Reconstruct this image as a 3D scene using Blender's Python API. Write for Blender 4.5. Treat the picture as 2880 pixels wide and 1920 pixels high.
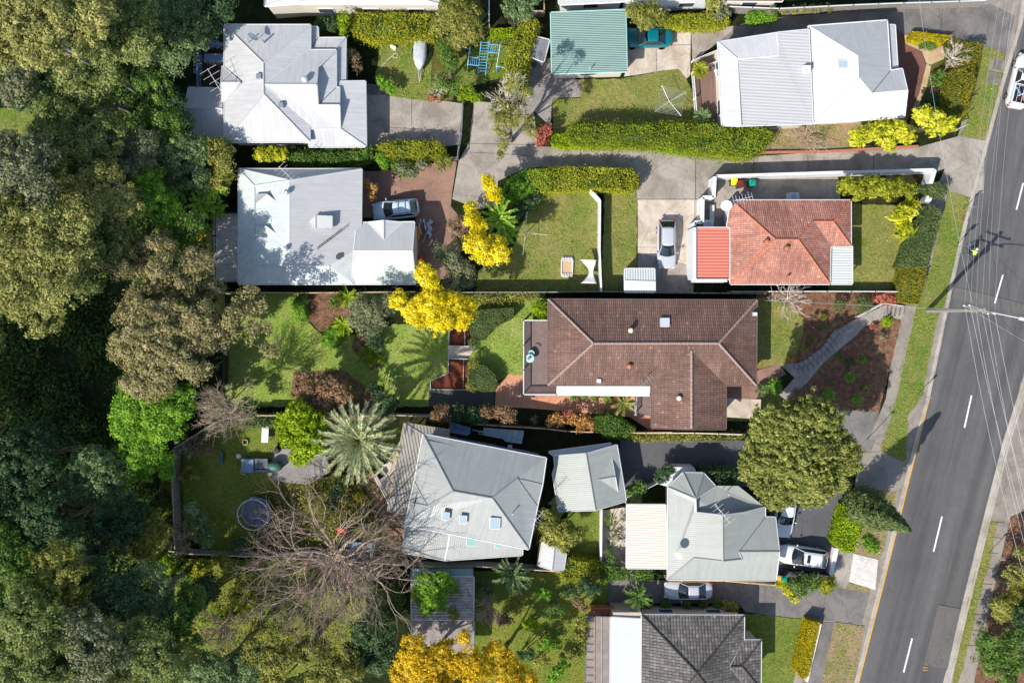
import bpy, bmesh, math, random
import numpy as np
from mathutils import Vector, Matrix
R = math.radians
for o in list(bpy.data.objects): bpy.data.objects.remove(o)
sc = bpy.context.scene
col = sc.collection
# ---------------- camera: a drone 80 m up, looking almost straight down
CAMH = 80.0; TILT = R(-1.8); F = 2240.0
cd = bpy.data.cameras.new('camera'); cam = bpy.data.objects.new('camera', cd); col.objects.link(cam)
cd.sensor_width = 36; cd.lens = 36*F/2880; cd.clip_start = 1; cd.clip_end = 3000
cam.location = (0, 0, CAMH); cam.rotation_euler = (TILT, 0, 0)
sc.camera = cam
sc.render.resolution_x = 1024; sc.render.resolution_y = 682
# ---------------- sky and sun
EL = R(42); AZ = (-0.68, -0.733)
w = bpy.data.worlds.new('World'); sc.world = w; w.use_nodes = True
nt = w.node_tree; nt.nodes.clear()
sk = nt.nodes.new('ShaderNodeTexSky'); sk.sky_type = 'NISHITA'; sk.sun_disc = False
sk.sun_elevation = EL; sk.sun_rotation = math.atan2(AZ[0], AZ[1])
bg = nt.nodes.new('ShaderNodeBackground'); bg.inputs[1].default_value = 0.135
wo = nt.nodes.new('ShaderNodeOutputWorld')
nt.links.new(sk.outputs[0], bg.inputs[0]); nt.links.new(bg.outputs[0], wo.inputs[0])
sl = bpy.data.lights.new('sun', 'SUN'); sl.energy = 4.7; sl.angle = R(0.5); sl.color = (1, .955, .88)
so = bpy.data.objects.new('sun', sl); col.objects.link(so); so.location = (-60, -60, 90)
sdir = Vector((AZ[0]*math.cos(EL), AZ[1]*math.cos(EL), math.sin(EL)))
so.rotation_euler = sdir.to_track_quat('Z', 'Y').to_euler()
sc.view_settings.view_transform = 'Standard'; sc.view_settings.look = 'None'
sc.view_settings.exposure = 0.4; sc.view_settings.gamma = 1
# ---------------- photograph pixel -> point at height z (world metres)
ct, st = math.cos(TILT), math.sin(TILT)
def P(px, py, z=0.0):
    a, b = (px-1440)/F, (960-py)/F
    dy = b*ct + st; dz = b*st - ct
    k = (CAMH-z)/(-dz)
    return Vector((a*k, dy*k, z))
CR = dict(A=(0, 0, 2.45), B=(500, 0, 2.45), C=(1200, 0, 2.45), D=(1900, 0, 2.4), E=(0, 600, 2.45), F=(500, 600, 2.45),
          G=(1200, 600, 2.45), H=(1900, 480, 2.0633), I=(0, 1240, 2.306), J=(500, 1140, 2.45), K=(1050, 1140, 2.45),
          L=(1750, 1140, 2.45), M=(1100, 1560, 2.94), N=(1600, 1560, 2.94), O=(2300, 1240, 2.305), S=(0, 0, 1.0),
          Q=(2560, 520, 3.92), U=(660, 1180, 5.2267), V=(1040, 1180, 5.2267), W=(2520, 80, 4.126), X=(1760, 60, 6.533),
          Y=(1900, 480, 4.612), Z=(1640, 1680, 6.533), T=(1040, 540, 7.127), a=(1200, 0, 5.2267), b=(1450, 880, 4.9),
          c=(1940, 100, 6.03), d=(500, 100, 7.84), e=(2680, 120, 7.84), f=(2130, 1380, 4.9), g=(1250, 1160, 7.587))
def px(c, x, y):
    o = CR[c]; return (o[0]+x/o[2], o[1]+y/o[2])
def W3(c, x, y, z=0.0):
    return P(*px(c, x, y), z)
def ground(x, y):
    t = min(1, max(0, (-33-x)/10)); t = t*t*(3-2*t)
    return -3.5*t
# ---------------- materials
MATS = {}
def nodes(name):
    m = bpy.data.materials.new(name); m.use_nodes = True
    t = m.node_tree; return m, t, t.nodes['Principled BSDF']
def setc(s, c): s.default_value = (c[0], c[1], c[2], 1)
def ramp(t, fac, stops):
    r = t.nodes.new('ShaderNodeValToRGB'); e = r.color_ramp.elements
    while len(e) < len(stops): e.new(0.5)
    for i, (p, c) in enumerate(stops):
        e[i].position = p; e[i].color = (c[0], c[1], c[2], 1)
    t.links.new(fac, r.inputs[0]); return r.outputs[0]
def noise(t, vec, scale, detail=4, rough=.6, dist=0):
    n = t.nodes.new('ShaderNodeTexNoise'); n.inputs['Scale'].default_value = scale
    n.inputs['Detail'].default_value = detail; n.inputs['Roughness'].default_value = rough
    n.inputs['Distortion'].default_value = dist
    if vec: t.links.new(vec, n.inputs['Vector'])
    return n.outputs[0]
def mixc(t, fac, a, b, mode='MIX'):
    n = t.nodes.new('ShaderNodeMix'); n.data_type = 'RGBA'; n.blend_type = mode
    if hasattr(fac, 'links'): t.links.new(fac, n.inputs[0])
    else: n.inputs[0].default_value = fac
    for v, i in ((a, 6), (b, 7)):
        if hasattr(v, 'links'): t.links.new(v, n.inputs[i])
        else: setc(n.inputs[i], v)
    return n.outputs[2]
def math_(t, op, a, b=None, c=None):
    n = t.nodes.new('ShaderNodeMath'); n.operation = op
    for i, v in enumerate((a, b, c)):
        if v is None: continue
        if hasattr(v, 'links'): t.links.new(v, n.inputs[i])
        else: n.inputs[i].default_value = v
    return n.outputs[0]
def bump(t, b, h, strength=.3, dist=.02):
    n = t.nodes.new('ShaderNodeBump'); n.inputs['Strength'].default_value = strength
    n.inputs['Distance'].default_value = dist
    t.links.new(h, n.inputs['Height']); t.links.new(n.outputs[0], b.inputs['Normal'])
def objc(t):
    n = t.nodes.new('ShaderNodeTexCoord'); return n.outputs['Object']
def sc3(t, v, s):
    n = t.nodes.new('ShaderNodeMapping'); n.inputs['Scale'].default_value = s; t.links.new(v, n.inputs[0]); return n.outputs[0]
def plain(name, c, rough=.6, metal=0, var=.12, scale=3, spec=.4):
    if name in MATS: return MATS[name]
    m, t, b = nodes(name); o = objc(t)
    n = noise(t, o, scale, 5)
    lo = [v*(1-var*1.6) for v in c]; hi = [min(1, v*(1+var*1.1)) for v in c]
    t.links.new(ramp(t, n, [(.3, lo), (.7, hi)]), b.inputs['Base Color'])
    b.inputs['Roughness'].default_value = rough; b.inputs['Metallic'].default_value = metal
    b.inputs['Specular IOR Level'].default_value = spec
    MATS[name] = m; return m
def lawn(name, a, b_, dry, dryness=.5):
    m, t, b = nodes(name); o = objc(t)
    n1 = noise(t, o, .35, 4, .65); n2 = noise(t, o, 7, 5, .8); n3 = noise(t, sc3(t, o, (1, 1.6, 1)), 1.7, 5, .7)
    c = ramp(t, n2, [(.3, a), (.7, b_)])
    f = ramp(t, math_(t, 'ADD', math_(t, 'MULTIPLY', n1, .55), math_(t, 'MULTIPLY', n3, .45)), [(.5-.22*dryness, (0,)*3), (.72-.25*dryness, (1,)*3)])
    c = mixc(t, f, c, dry)
    sp = ramp(t, noise(t, o, 11, 4, .9), [(.36, (.45,)*3), (.64, (1.45,)*3)])
    c = mixc(t, 1.0, c, sp, 'MULTIPLY')
    t.links.new(c, b.inputs['Base Color']); b.inputs['Roughness'].default_value = .95; b.inputs['Specular IOR Level'].default_value = .1
    bump(t, b, noise(t, o, 14, 4, .9), .9, .12)
    MATS[name] = m; return m
def slab(name, c, stain, var=.25, fine=.2, rough=.85, crack=.35):
    m, t, b = nodes(name); o = objc(t)
    n1 = noise(t, o, .45, 6, .7, .6); n2 = noise(t, o, 12, 3, .8)
    cc = ramp(t, n1, [(.36, stain), (.58, c)])
    cc = mixc(t, ramp(t, noise(t, o, 1.7, 5, .75, 1.2), [(.56, (0,)*3), (.74, (.55,)*3)]), cc, [v*.5 for v in stain])
    vo = t.nodes.new('ShaderNodeTexVoronoi'); vo.feature = 'DISTANCE_TO_EDGE'; vo.inputs['Scale'].default_value = .3
    dv = t.nodes.new('ShaderNodeVectorMath'); dv.operation = 'ADD'; nz = t.nodes.new('ShaderNodeTexNoise'); nz.inputs['Scale'].default_value = .9; t.links.new(o, nz.inputs['Vector'])
    t.links.new(o, dv.inputs[0]); t.links.new(nz.outputs[1], dv.inputs[1]); t.links.new(dv.outputs[0], vo.inputs['Vector'])
    ck = ramp(t, vo.outputs[0], [(.004, (crack,)*3), (.012, (0,)*3)]); cc = mixc(t, ck, cc, [v*.3 for v in stain])
    cc = mixc(t, fine, cc, ramp(t, n2, [(.3, [v*.45 for v in c]), (.7, [min(1, v*1.35) for v in c])]))
    t.links.new(cc, b.inputs['Base Color']); b.inputs['Roughness'].default_value = rough; b.inputs['Specular IOR Level'].default_value = .25
    bump(t, b, n2, .4, .02)
    MATS[name] = m; return m
def litter(name, stops, s1=1.2, s2=9, bs=1.0):
    m, t, b = nodes(name); o = objc(t)
    n = math_(t, 'ADD', math_(t, 'MULTIPLY', noise(t, o, s1, 4, .7), .5), math_(t, 'MULTIPLY', noise(t, o, s2, 4, .85), .5))
    t.links.new(ramp(t, n, stops), b.inputs['Base Color']); b.inputs['Roughness'].default_value = 1; b.inputs['Specular IOR Level'].default_value = .08
    bump(t, b, noise(t, o, 8, 5, .9), bs, .25)
    MATS[name] = m; return m
def uvn(t):
    n = t.nodes.new('ShaderNodeUVMap'); s = t.nodes.new('ShaderNodeSeparateXYZ'); t.links.new(n.outputs[0], s.inputs[0]); return n.outputs[0], s.outputs[0], s.outputs[1]
def metalroof(name, c, rib=.2, ribd=.35, stain=.15, rough=.45, moss=None, streak=.12, spec=.4):
    m, t, b = nodes(name); uv, u, v = uvn(t); o = objc(t)
    st_ = noise(t, sc3(t, uv, (3.0, .25, 1)), 1.0, 4, .7)
    cc = ramp(t, st_, [(.3, [x*(1-streak) for x in c]), (.7, [min(1, x*(1+streak*.5)) for x in c])])
    n1 = noise(t, o, .5, 5, .65, 1.)
    cc = mixc(t, ramp(t, n1, [(.45, (0,)*3), (.75, (stain,)*3)]), cc, [x*.55 for x in c])
    if moss:
        cc = mixc(t, ramp(t, noise(t, o, .8, 6, .75, 1.5), [(.42, (0,)*3), (.6, (.75,)*3)]), cc, moss)
    # sheet laps: a thin line every 0.76 m of width
    fr = math_(t, 'FRACT', math_(t, 'DIVIDE', u, .762)); ln = math_(t, 'LESS_THAN', fr, .06)
    cc = mixc(t, math_(t, 'MULTIPLY', ln, .10), cc, [x*.4 for x in c])
    t.links.new(cc, b.inputs['Base Color']); b.inputs['Roughness'].default_value = rough; b.inputs['Specular IOR Level'].default_value = spec
    wv = math_(t, 'SINE', math_(t, 'MULTIPLY', u, 2*math.pi/rib))
    bump(t, b, wv, ribd, .03)
    MATS[name] = m; return m
def tileroof(name, c1, c2, c3, row=.36, colw=.3, lich=(.55, .5, .42), lf=.25, jd=.6):
    m, t, b = nodes(name); uv, u, v = uvn(t); o = objc(t)
    ru = math_(t, 'DIVIDE', u, colw); rv = math_(t, 'DIVIDE', v, row)
    cx = t.nodes.new('ShaderNodeCombineXYZ'); t.links.new(math_(t, 'FLOOR', ru), cx.inputs[0]); t.links.new(math_(t, 'FLOOR', rv), cx.inputs[1])
    wn = t.nodes.new('ShaderNodeTexWhiteNoise'); wn.noise_dimensions = '2D'; t.links.new(cx.outputs[0], wn.inputs[0])
    cc = ramp(t, wn.outputs[0], [(.0, c1), (.5, c2), (1., c3)])
    cc = mixc(t, math_(t, 'MULTIPLY', math_(t, 'GREATER_THAN', wn.outputs[0], .985), .4), cc, [min(.7, x*1.9) for x in c3])
    sk_ = ramp(t, noise(t, sc3(t, uv, (2.2, .22, 1)), 1., 4, .7), [(.34, (.72,)*3), (.6, (1.1,)*3)]); cc = mixc(t, 1., cc, sk_, 'MULTIPLY')
    lm = ramp(t, noise(t, o, 5, 4, .8), [(.52, (0,)*3), (.66, (lf,)*3)])
    cc = mixc(t, lm, cc, lich)
    big = ramp(t, noise(t, o, .35, 4, .6), [(.35, (.8,)*3), (.65, (1.15,)*3)]); cc = mixc(t, 1., cc, big, 'MULTIPLY')
    fu = math_(t, 'FRACT', ru); fv = math_(t, 'FRACT', rv)
    j = math_(t, 'MAXIMUM', math_(t, 'LESS_THAN', fu, .2), math_(t, 'MULTIPLY', math_(t, 'LESS_THAN', fv, .17), .6))
    cc = mixc(t, math_(t, 'MULTIPLY', j, jd), cc, [x*.3 for x in c1])
    t.links.new(cc, b.inputs['Base Color']); b.inputs['Roughness'].default_value = .8; b.inputs['Specular IOR Level'].default_value = .2
    h = math_(t, 'ADD', math_(t, 'SINE', math_(t, 'MULTIPLY', fu, math.pi)), math_(t, 'MULTIPLY', fv, -1.0))
    bump(t, b, h, .55, .05)
    MATS[name] = m; return m
def leafmat(name, stops, trans=.25, rough=.55, patch=None):
    m, t, b = nodes('leaf_'+name)
    a = t.nodes.new('ShaderNodeAttribute'); a.attribute_name = 'rnd'
    o = objc(t); n = noise(t, o, .5, 3, .6)
    n = math_(t, 'ADD', math_(t, 'MULTIPLY', n, .6), math_(t, 'MULTIPLY', noise(t, o, 2.3, 3, .6), .4))
    f = math_(t, 'ADD', math_(t, 'MULTIPLY', a.outputs['Fac'], .55), math_(t, 'MULTIPLY', math_(t, 'SUBTRACT', n, .3), 1.15))
    c = ramp(t, f, stops)
    b.inputs['Roughness'].default_value = rough; b.inputs['Specular IOR Level'].default_value = .2
    t.links.new(c, b.inputs['Base Color'])
    tr = t.nodes.new('ShaderNodeBsdfTranslucent'); t.links.new(mixc(t, 1., c, (1.1, 1.25, .55), 'MULTIPLY'), tr.inputs[0])
    mx = t.nodes.new('ShaderNodeMixShader'); mx.inputs[0].default_value = trans
    out = [x for x in t.nodes if x.type == 'OUTPUT_MATERIAL'][0]
    t.links.new(b.outputs[0], mx.inputs[1]); t.links.new(tr.outputs[0], mx.inputs[2]); t.links.new(mx.outputs[0], out.inputs[0])
    MATS['leaf_'+name] = m; return m
def glass(name, c=(.05, .08, .1), rough=.08):
    if name in MATS: return MATS[name]
    m, t, b = nodes(name); setc(b.inputs['Base Color'], c); b.inputs['Roughness'].default_value = rough
    b.inputs['Specular IOR Level'].default_value = .9; MATS[name] = m; return m
def carpaint(name, c, metal=.0):
    m, t, b = nodes(name); setc(b.inputs['Base Color'], c); b.inputs['Roughness'].default_value = .32
    b.inputs['Metallic'].default_value = metal; b.inputs['Coat Weight'].default_value = .8; b.inputs['Coat Roughness'].default_value = .06
    MATS[name] = m; return m
# surfaces
litter('soil', [(.25, (.012, .011, .006)), (.45, (.045, .035, .018)), (.6, (.05, .07, .02)), (.75, (.15, .11, .06))])
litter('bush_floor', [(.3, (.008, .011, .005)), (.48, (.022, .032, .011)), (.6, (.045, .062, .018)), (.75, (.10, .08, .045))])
litter('undergrowth_soil', [(.3, (.008, .012, .005)), (.5, (.025, .035, .012)), (.6, (.03, .07, .015)), (.75, (.07, .055, .03))])
litter('mulch', [(.32, (.04, .025, .017)), (.46, (.17, .09, .055)), (.58, (.34, .19, .115)), (.72, (.5, .35, .25))], 2, 11, .8)
litter('bark_mulch', [(.3, (.05, .015, .01)), (.5, (.16, .05, .028)), (.7, (.28, .1, .06))], 2.5, 16, .6)
litter('leafy_ground', [(.3, (.03, .03, .012)), (.45, (.09, .10, .02)), (.58, (.22, .2, .05)), (.75, (.3, .2, .1))], .8, 8, .9)
lawn('lawn_green', (.075, .135, .018), (.19, .27, .045), (.25, .26, .065), .35)
lawn('lawn_dry', (.12, .165, .03), (.225, .27, .062), (.33, .285, .10), .5)
lawn('lawn_verge', (.09, .16, .02), (.20, .28, .05), (.30, .26, .09), .42)
lawn('lawn_fine', (.17, .28, .035), (.30, .42, .075), (.38, .40, .12), .35)
lawn('lawn_shade', (.08, .15, .018), (.2, .28, .04), (.3, .26, .06), .35)
lawn('lawn_bare', (.1, .15, .03), (.2, .24, .06), (.38, .27, .16), .75)
slab('concrete', (.37, .325, .28), (.2, .175, .145))
slab('concrete_pale', (.58, .5, .42), (.36, .29, .21), fine=.15)
slab('concrete_white', (.62, .59, .55), (.5, .47, .43), fine=.1)
slab('concrete_dark', (.2, .185, .17), (.11, .10, .095))
slab('concrete_kerb', (.42, .38, .33), (.27, .24, .2))
slab('path_grey', (.30, .262, .222), (.18, .155, .13))
slab('asphalt', (.116, .113, .111), (.095, .093, .092), fine=.4, crack=.0)
def roadwear():
    m = MATS['asphalt']; t = m.node_tree; b = t.nodes['Principled BSDF']; src = b.inputs['Base Color'].links[0].from_socket
    mp = t.nodes.new('ShaderNodeMapping'); mp.inputs['Rotation'].default_value = (0, 0, R(13.3)); t.links.new(objc(t), mp.inputs[0])
    a = noise(t, sc3(t, mp.outputs[0], (.55, .02, 1)), 1., 3, .5); f = noise(t, sc3(t, mp.outputs[0], (3., .12, 1)), 1., 4, .7)
    k = ramp(t, math_(t, 'ADD', math_(t, 'MULTIPLY', a, .7), math_(t, 'MULTIPLY', f, .3)), [(.38, (.72,)*3), (.62, (1.18,)*3)])
    c = mixc(t, 1., src, k, 'MULTIPLY'); st_ = ramp(t, noise(t, objc(t), 1.1, 4, .7), [(.68, (0,)*3), (.78, (.5,)*3)])
    t.links.new(mixc(t, st_, c, (.03, .03, .032)), b.inputs['Base Color'])
roadwear()
slab('asphalt_old', (.135, .125, .117), (.11, .103, .097), fine=.3)
slab('asphalt_drive', (.105, .105, .112), (.085, .085, .09), fine=.25)
slab('terracotta', (.62, .31, .19), (.48, .21, .12), fine=.2)
slab('brick_red', (.2, .09, .065), (.11, .05, .04), fine=.3)
slab('clay_ground', (.32, .19, .14), (.16, .095, .075), fine=.4)
slab('paver_dark', (.09, .085, .082), (.05, .048, .046), fine=.35)
slab('sandstone', (.5, .37, .22), (.35, .2, .09), fine=.3)
slab('stone_path', (.36, .325, .285), (.17, .15, .13), fine=.3)
slab('flagstone', (.30, .275, .26), (.15, .12, .11), fine=.35)
plain('paint_white', (.68, .68, .67), .6, var=.05); plain('line_white', (.7, .7, .68), .8, var=.12, scale=9)
plain('line_yellow', (.62, .34, .05), .8, var=.2, scale=6)
plain('cream_wall', (.64, .58, .49), .8, var=.05); plain('white_wall', (.64, .65, .66), .8, var=.05)
plain('pink_wall', (.5, .4, .33), .8, var=.05); plain('grey_wall', (.25, .3, .35), .8, var=.06); plain('brick_wall', (.2, .08, .05), .9, var=.3, scale=8)
plain('timber_grey', (.26, .24, .21), .9, var=.25, scale=5); plain('timber_brown', (.16, .085, .055), .85, var=.25, scale=4)
plain('timber_dark', (.04, .025, .025), .85, var=.3); plain('timber_pale', (.5, .38, .22), .85, var=.2)
plain('deck_mauve', (.19, .135, .125), .8, var=.12, scale=2); plain('steel', (.5, .52, .54), .35, .7); plain('aluminium', (.68, .7, .72), .4, .3)
plain('black_plastic', (.02, .02, .022), .5); plain('rubber', (.015, .015, .016), .8); plain('orange_pipe', (.6, .13, .03), .6)
plain('gutter_light', (.62, .63, .63), .5, var=.05); plain('gutter_white', (.8, .8, .78), .5, var=.04); plain('pale_patch', (.5, .47, .42), .8)
plain('gutter_dark', (.16, .12, .11), .6)
plain('valley', (.12, .11, .11), .8); plain('bark', (.2, .16, .12), .9, var=.35, scale=6); plain('bark_pale', (.42, .38, .33), .85, var=.3, scale=5)
plain('bark_dark', (.09, .06, .045), .9, var=.3, scale=5); plain('twig_tan', (.52, .41, .3), .9, var=.25, scale=2); plain('twig', (.43, .32, .24), .9, var=.3, scale=2); plain('twig_pale', (.66, .58, .5), .9, var=.25, scale=2)
plain('cloth_white', (.75, .74, .7), .9, var=.06); plain('cloth_cream', (.66, .6, .51), .9, var=.04, scale=1); plain('tarp_grey', (.46, .5, .52), .6, var=.2)
plain('blue_paint', (.12, .42, .68), .45, var=.12); plain('bin_green', (.03, .09, .05), .5); plain('lid_green', (0, .30, .19), .45, var=.08); plain('lid_yellow', (.85, .62, .02), .45, var=.06)
plain('lid_orange', (.85, .42, .02), .45, var=.06); plain('lid_red', (.68, .10, .06), .45, var=.08); plain('dark_green', (.03, .1, .08), .5); plain('hi_vis', (.62, .85, .08), .7, var=.05)
plain('skin', (.45, .27, .19), .6, var=.04); plain('navy', (.02, .03, .08), .8); plain('sand', (.55, .38, .22), .95, var=.12, scale=8); plain('slate_blue', (.14, .22, .33), .6, var=.15)
plain('terracotta_pot', (.42, .16, .09), .8); plain('mesh_black', (.12, .125, .15), .7, var=.3, scale=3); plain('blue_sign', (.05, .3, .62), .4); plain('stone_white', (.7, .62, .5), .8, var=.15)
plain('rust', (.2, .12, .09), .8, var=.4, scale=3); plain('aqua_paint', (.35, .65, .6), .6); plain('red_paint', (.6, .05, .03), .5); plain('ridge_red', (.52, .17, .09), .85)
plain('orange_paint', (.75, .22, .03), .6)
plain('wire', (.42, .43, .45), .5, .2, var=.03)
glass('window_glass'); glass('skylight_glass', (.3, .38, .42), .12); glass('skylight_white', (.75, .8, .85), .2); glass('car_glass', (.012, .02, .024), .04)
glass('glass_green', (.22, .42, .36), .15); glass('lamp_lens', (.6, .6, .62), .1); glass('tail_lens', (.35, .02, .02), .15)
metalroof('metal_slate', (.21, .225, .25), rib=.12, ribd=.6)
metalroof('metal_white', (.50, .50, .50), ribd=.12, stain=.22, streak=.16)
metalroof('metal_white2', (.54, .54, .54), ribd=.12, stain=.14, streak=.12)
metalroof('metal_bluegrey', (.47, .47, .465), ribd=.12, stain=.15)
metalroof('metal_weathered', (.52, .56, .57), ribd=.15, stain=.4, moss=(.56, .63, .55), streak=.15)
metalroof('metal_pale_green', (.52, .59, .52), ribd=.12, stain=.3, streak=.12)
metalroof('metal_grey', (.33, .345, .33), ribd=.12, stain=.22, streak=.13)
metalroof('metal_greygreen', (.33, .345, .315), ribd=.12, stain=.22, streak=.12)
metalroof('metal_ribbed', (.47, .47, .465), rib=.29, ribd=.38, stain=.1, streak=.08)
metalroof('metal_teal', (.21, .315, .275), rib=.21, ribd=.75, stain=.2, streak=.08)
metalroof('metal_red', (.66, .185, .13), rib=.3, ribd=.9, stain=.05, streak=.06)
metalroof('metal_cream', (.66, .58, .49), rib=.25, ribd=.45, stain=.05, streak=.05)
metalroof('metal_pale', (.6, .62, .6), rib=.25, ribd=.6, stain=.08, streak=.05)
metalroof('metal_old', (.26, .23, .21), rib=.3, ribd=1., stain=.5, moss=(.5, .45, .4), streak=.3)
metalroof('laserlite', (.30, .28, .245), rib=.3, ribd=.9, stain=.3, streak=.2)
metalroof('polycarb_brown', (.21, .18, .175), rib=.9, ribd=.2, stain=.3, moss=(.28, .23, .19), streak=.2)
metalroof('polycarb_white', (.56, .59, .585), rib=.9, ribd=.1, stain=.1, streak=.04)
metalroof('boards', (.58, .53, .47), rib=.14, ribd=.5, stain=.4, moss=(.6, .56, .52), streak=.35, rough=.85)
metalroof('boards_brown', (.2, .125, .10), rib=.14, ribd=.5, stain=.2, streak=.15, rough=.85)
tileroof('tile_brown', (.165, .094, .072), (.185, .106, .083), (.21, .125, .10), row=.36, colw=.2, lf=.12)
plain('ridge_brown', (.33, .24, .2), .85)
tileroof('tile_red', (.38, .155, .11), (.43, .185, .135), (.48, .235, .18), row=.3, colw=.2, lich=(.6, .45, .38), lf=.28, jd=.45)
tileroof('tile_charcoal', (.09, .082, .075), (.13, .12, .11), (.18, .16, .15), lich=(.4, .37, .33), lf=.35, jd=.75)
LM = {}
def lf(n, *c, trans=.3, pos=None, k=1.55):
    def adj(v):
        m = sum(v)/3; return tuple(min(.9, max(.003, (m+(x-m)*1.12)*k)) for x in v)
    c = [adj(v) for v in c]
    pos = pos or [i/(len(c)-1)*.75+.12 for i in range(len(c))]
    LM[n] = leafmat(n, list(zip(pos, c)), trans)
lf('gum', (.02, .032, .012), (.07, .092, .03), (.135, .155, .055), (.25, .26, .12), k=2.0)
lf('gum_gold', (.035, .038, .014), (.115, .12, .042), (.2, .19, .07), (.33, .3, .14), k=2.0)
lf('gum_grey', (.03, .036, .022), (.09, .10, .055), (.16, .165, .095), (.28, .27, .18), k=1.75)
lf('gum_pink', (.04, .042, .018), (.13, .125, .055), (.21, .175, .095), (.37, .31, .20), k=1.75)
lf('bluegreen', (.016, .028, .012), (.055, .085, .036), (.125, .165, .072), (.25, .29, .155), k=1.8)
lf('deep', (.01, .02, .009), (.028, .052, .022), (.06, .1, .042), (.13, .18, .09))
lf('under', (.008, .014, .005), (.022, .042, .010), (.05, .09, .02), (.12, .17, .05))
lf('mid', (.012, .03, .008), (.045, .085, .018), (.10, .16, .035), (.2, .26, .08))
lf('bright', (.02, .05, .008), (.07, .15, .02), (.15, .26, .035), (.3, .4, .08))
lf('lime', (.04, .075, .006), (.13, .2, .015), (.26, .34, .03), (.45, .5, .07), k=1.25)
lf('yellowgreen', (.05, .06, .008), (.17, .19, .025), (.31, .31, .045), (.5, .47, .10), k=1.2)
lf('hedgegreen', (.035, .05, .012), (.11, .15, .02), (.2, .235, .03), (.34, .36, .06), k=1.35)
lf('lemon', (.1, .12, .01), (.36, .38, .04), (.62, .58, .08), (.8, .74, .2), k=1.05)
lf('wattle', (.13, .15, .02), (.62, .48, .03), (.86, .72, .07), (.95, .88, .3), trans=.3, k=1.0)
lf('autumn', (.12, .07, .015), (.5, .34, .035), (.66, .46, .06), (.55, .5, .14), trans=.3, k=1.1)
lf('olive', (.03, .035, .008), (.11, .12, .03), (.21, .2, .055), (.34, .31, .12))
lf('brown', (.03, .022, .012), (.11, .08, .045), (.2, .14, .09), (.32, .24, .17))
lf('redleaf', (.06, .015, .012), (.22, .07, .05), (.4, .15, .11), (.5, .25, .2))
lf('orange', (.1, .04, .01), (.35, .18, .06), (.6, .35, .14), (.6, .5, .25), k=1.05)
lf('palm', (.05, .065, .025), (.17, .19, .08), (.33, .35, .19), (.5, .5, .34), trans=.1, k=1.25)
lf('fern', (.04, .09, .01), (.12, .22, .03), (.26, .36, .06), (.4, .5, .12))
lf('rusthedge', (.045, .045, .012), (.12, .13, .022), (.22, .20, .03), (.38, .27, .05), k=1.2)
lf('amber', (.16, .14, .012), (.34, .28, .02), (.48, .38, .03), (.58, .48, .06), trans=.15, k=.95)
lf('bronze', (.06, .045, .02), (.2, .13, .07), (.36, .22, .14), (.45, .36, .22), k=1.1)
lf('roundolive', (.025, .032, .008), (.10, .115, .03), (.2, .205, .06), (.36, .35, .15), k=1.65)
lf('grass', (.05, .09, .012), (.13, .19, .028), (.23, .28, .055), (.38, .34, .12), k=1.4)
lf('darkhedge', (.02, .035, .012), (.06, .085, .03), (.1, .13, .05), (.2, .21, .1))
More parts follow.
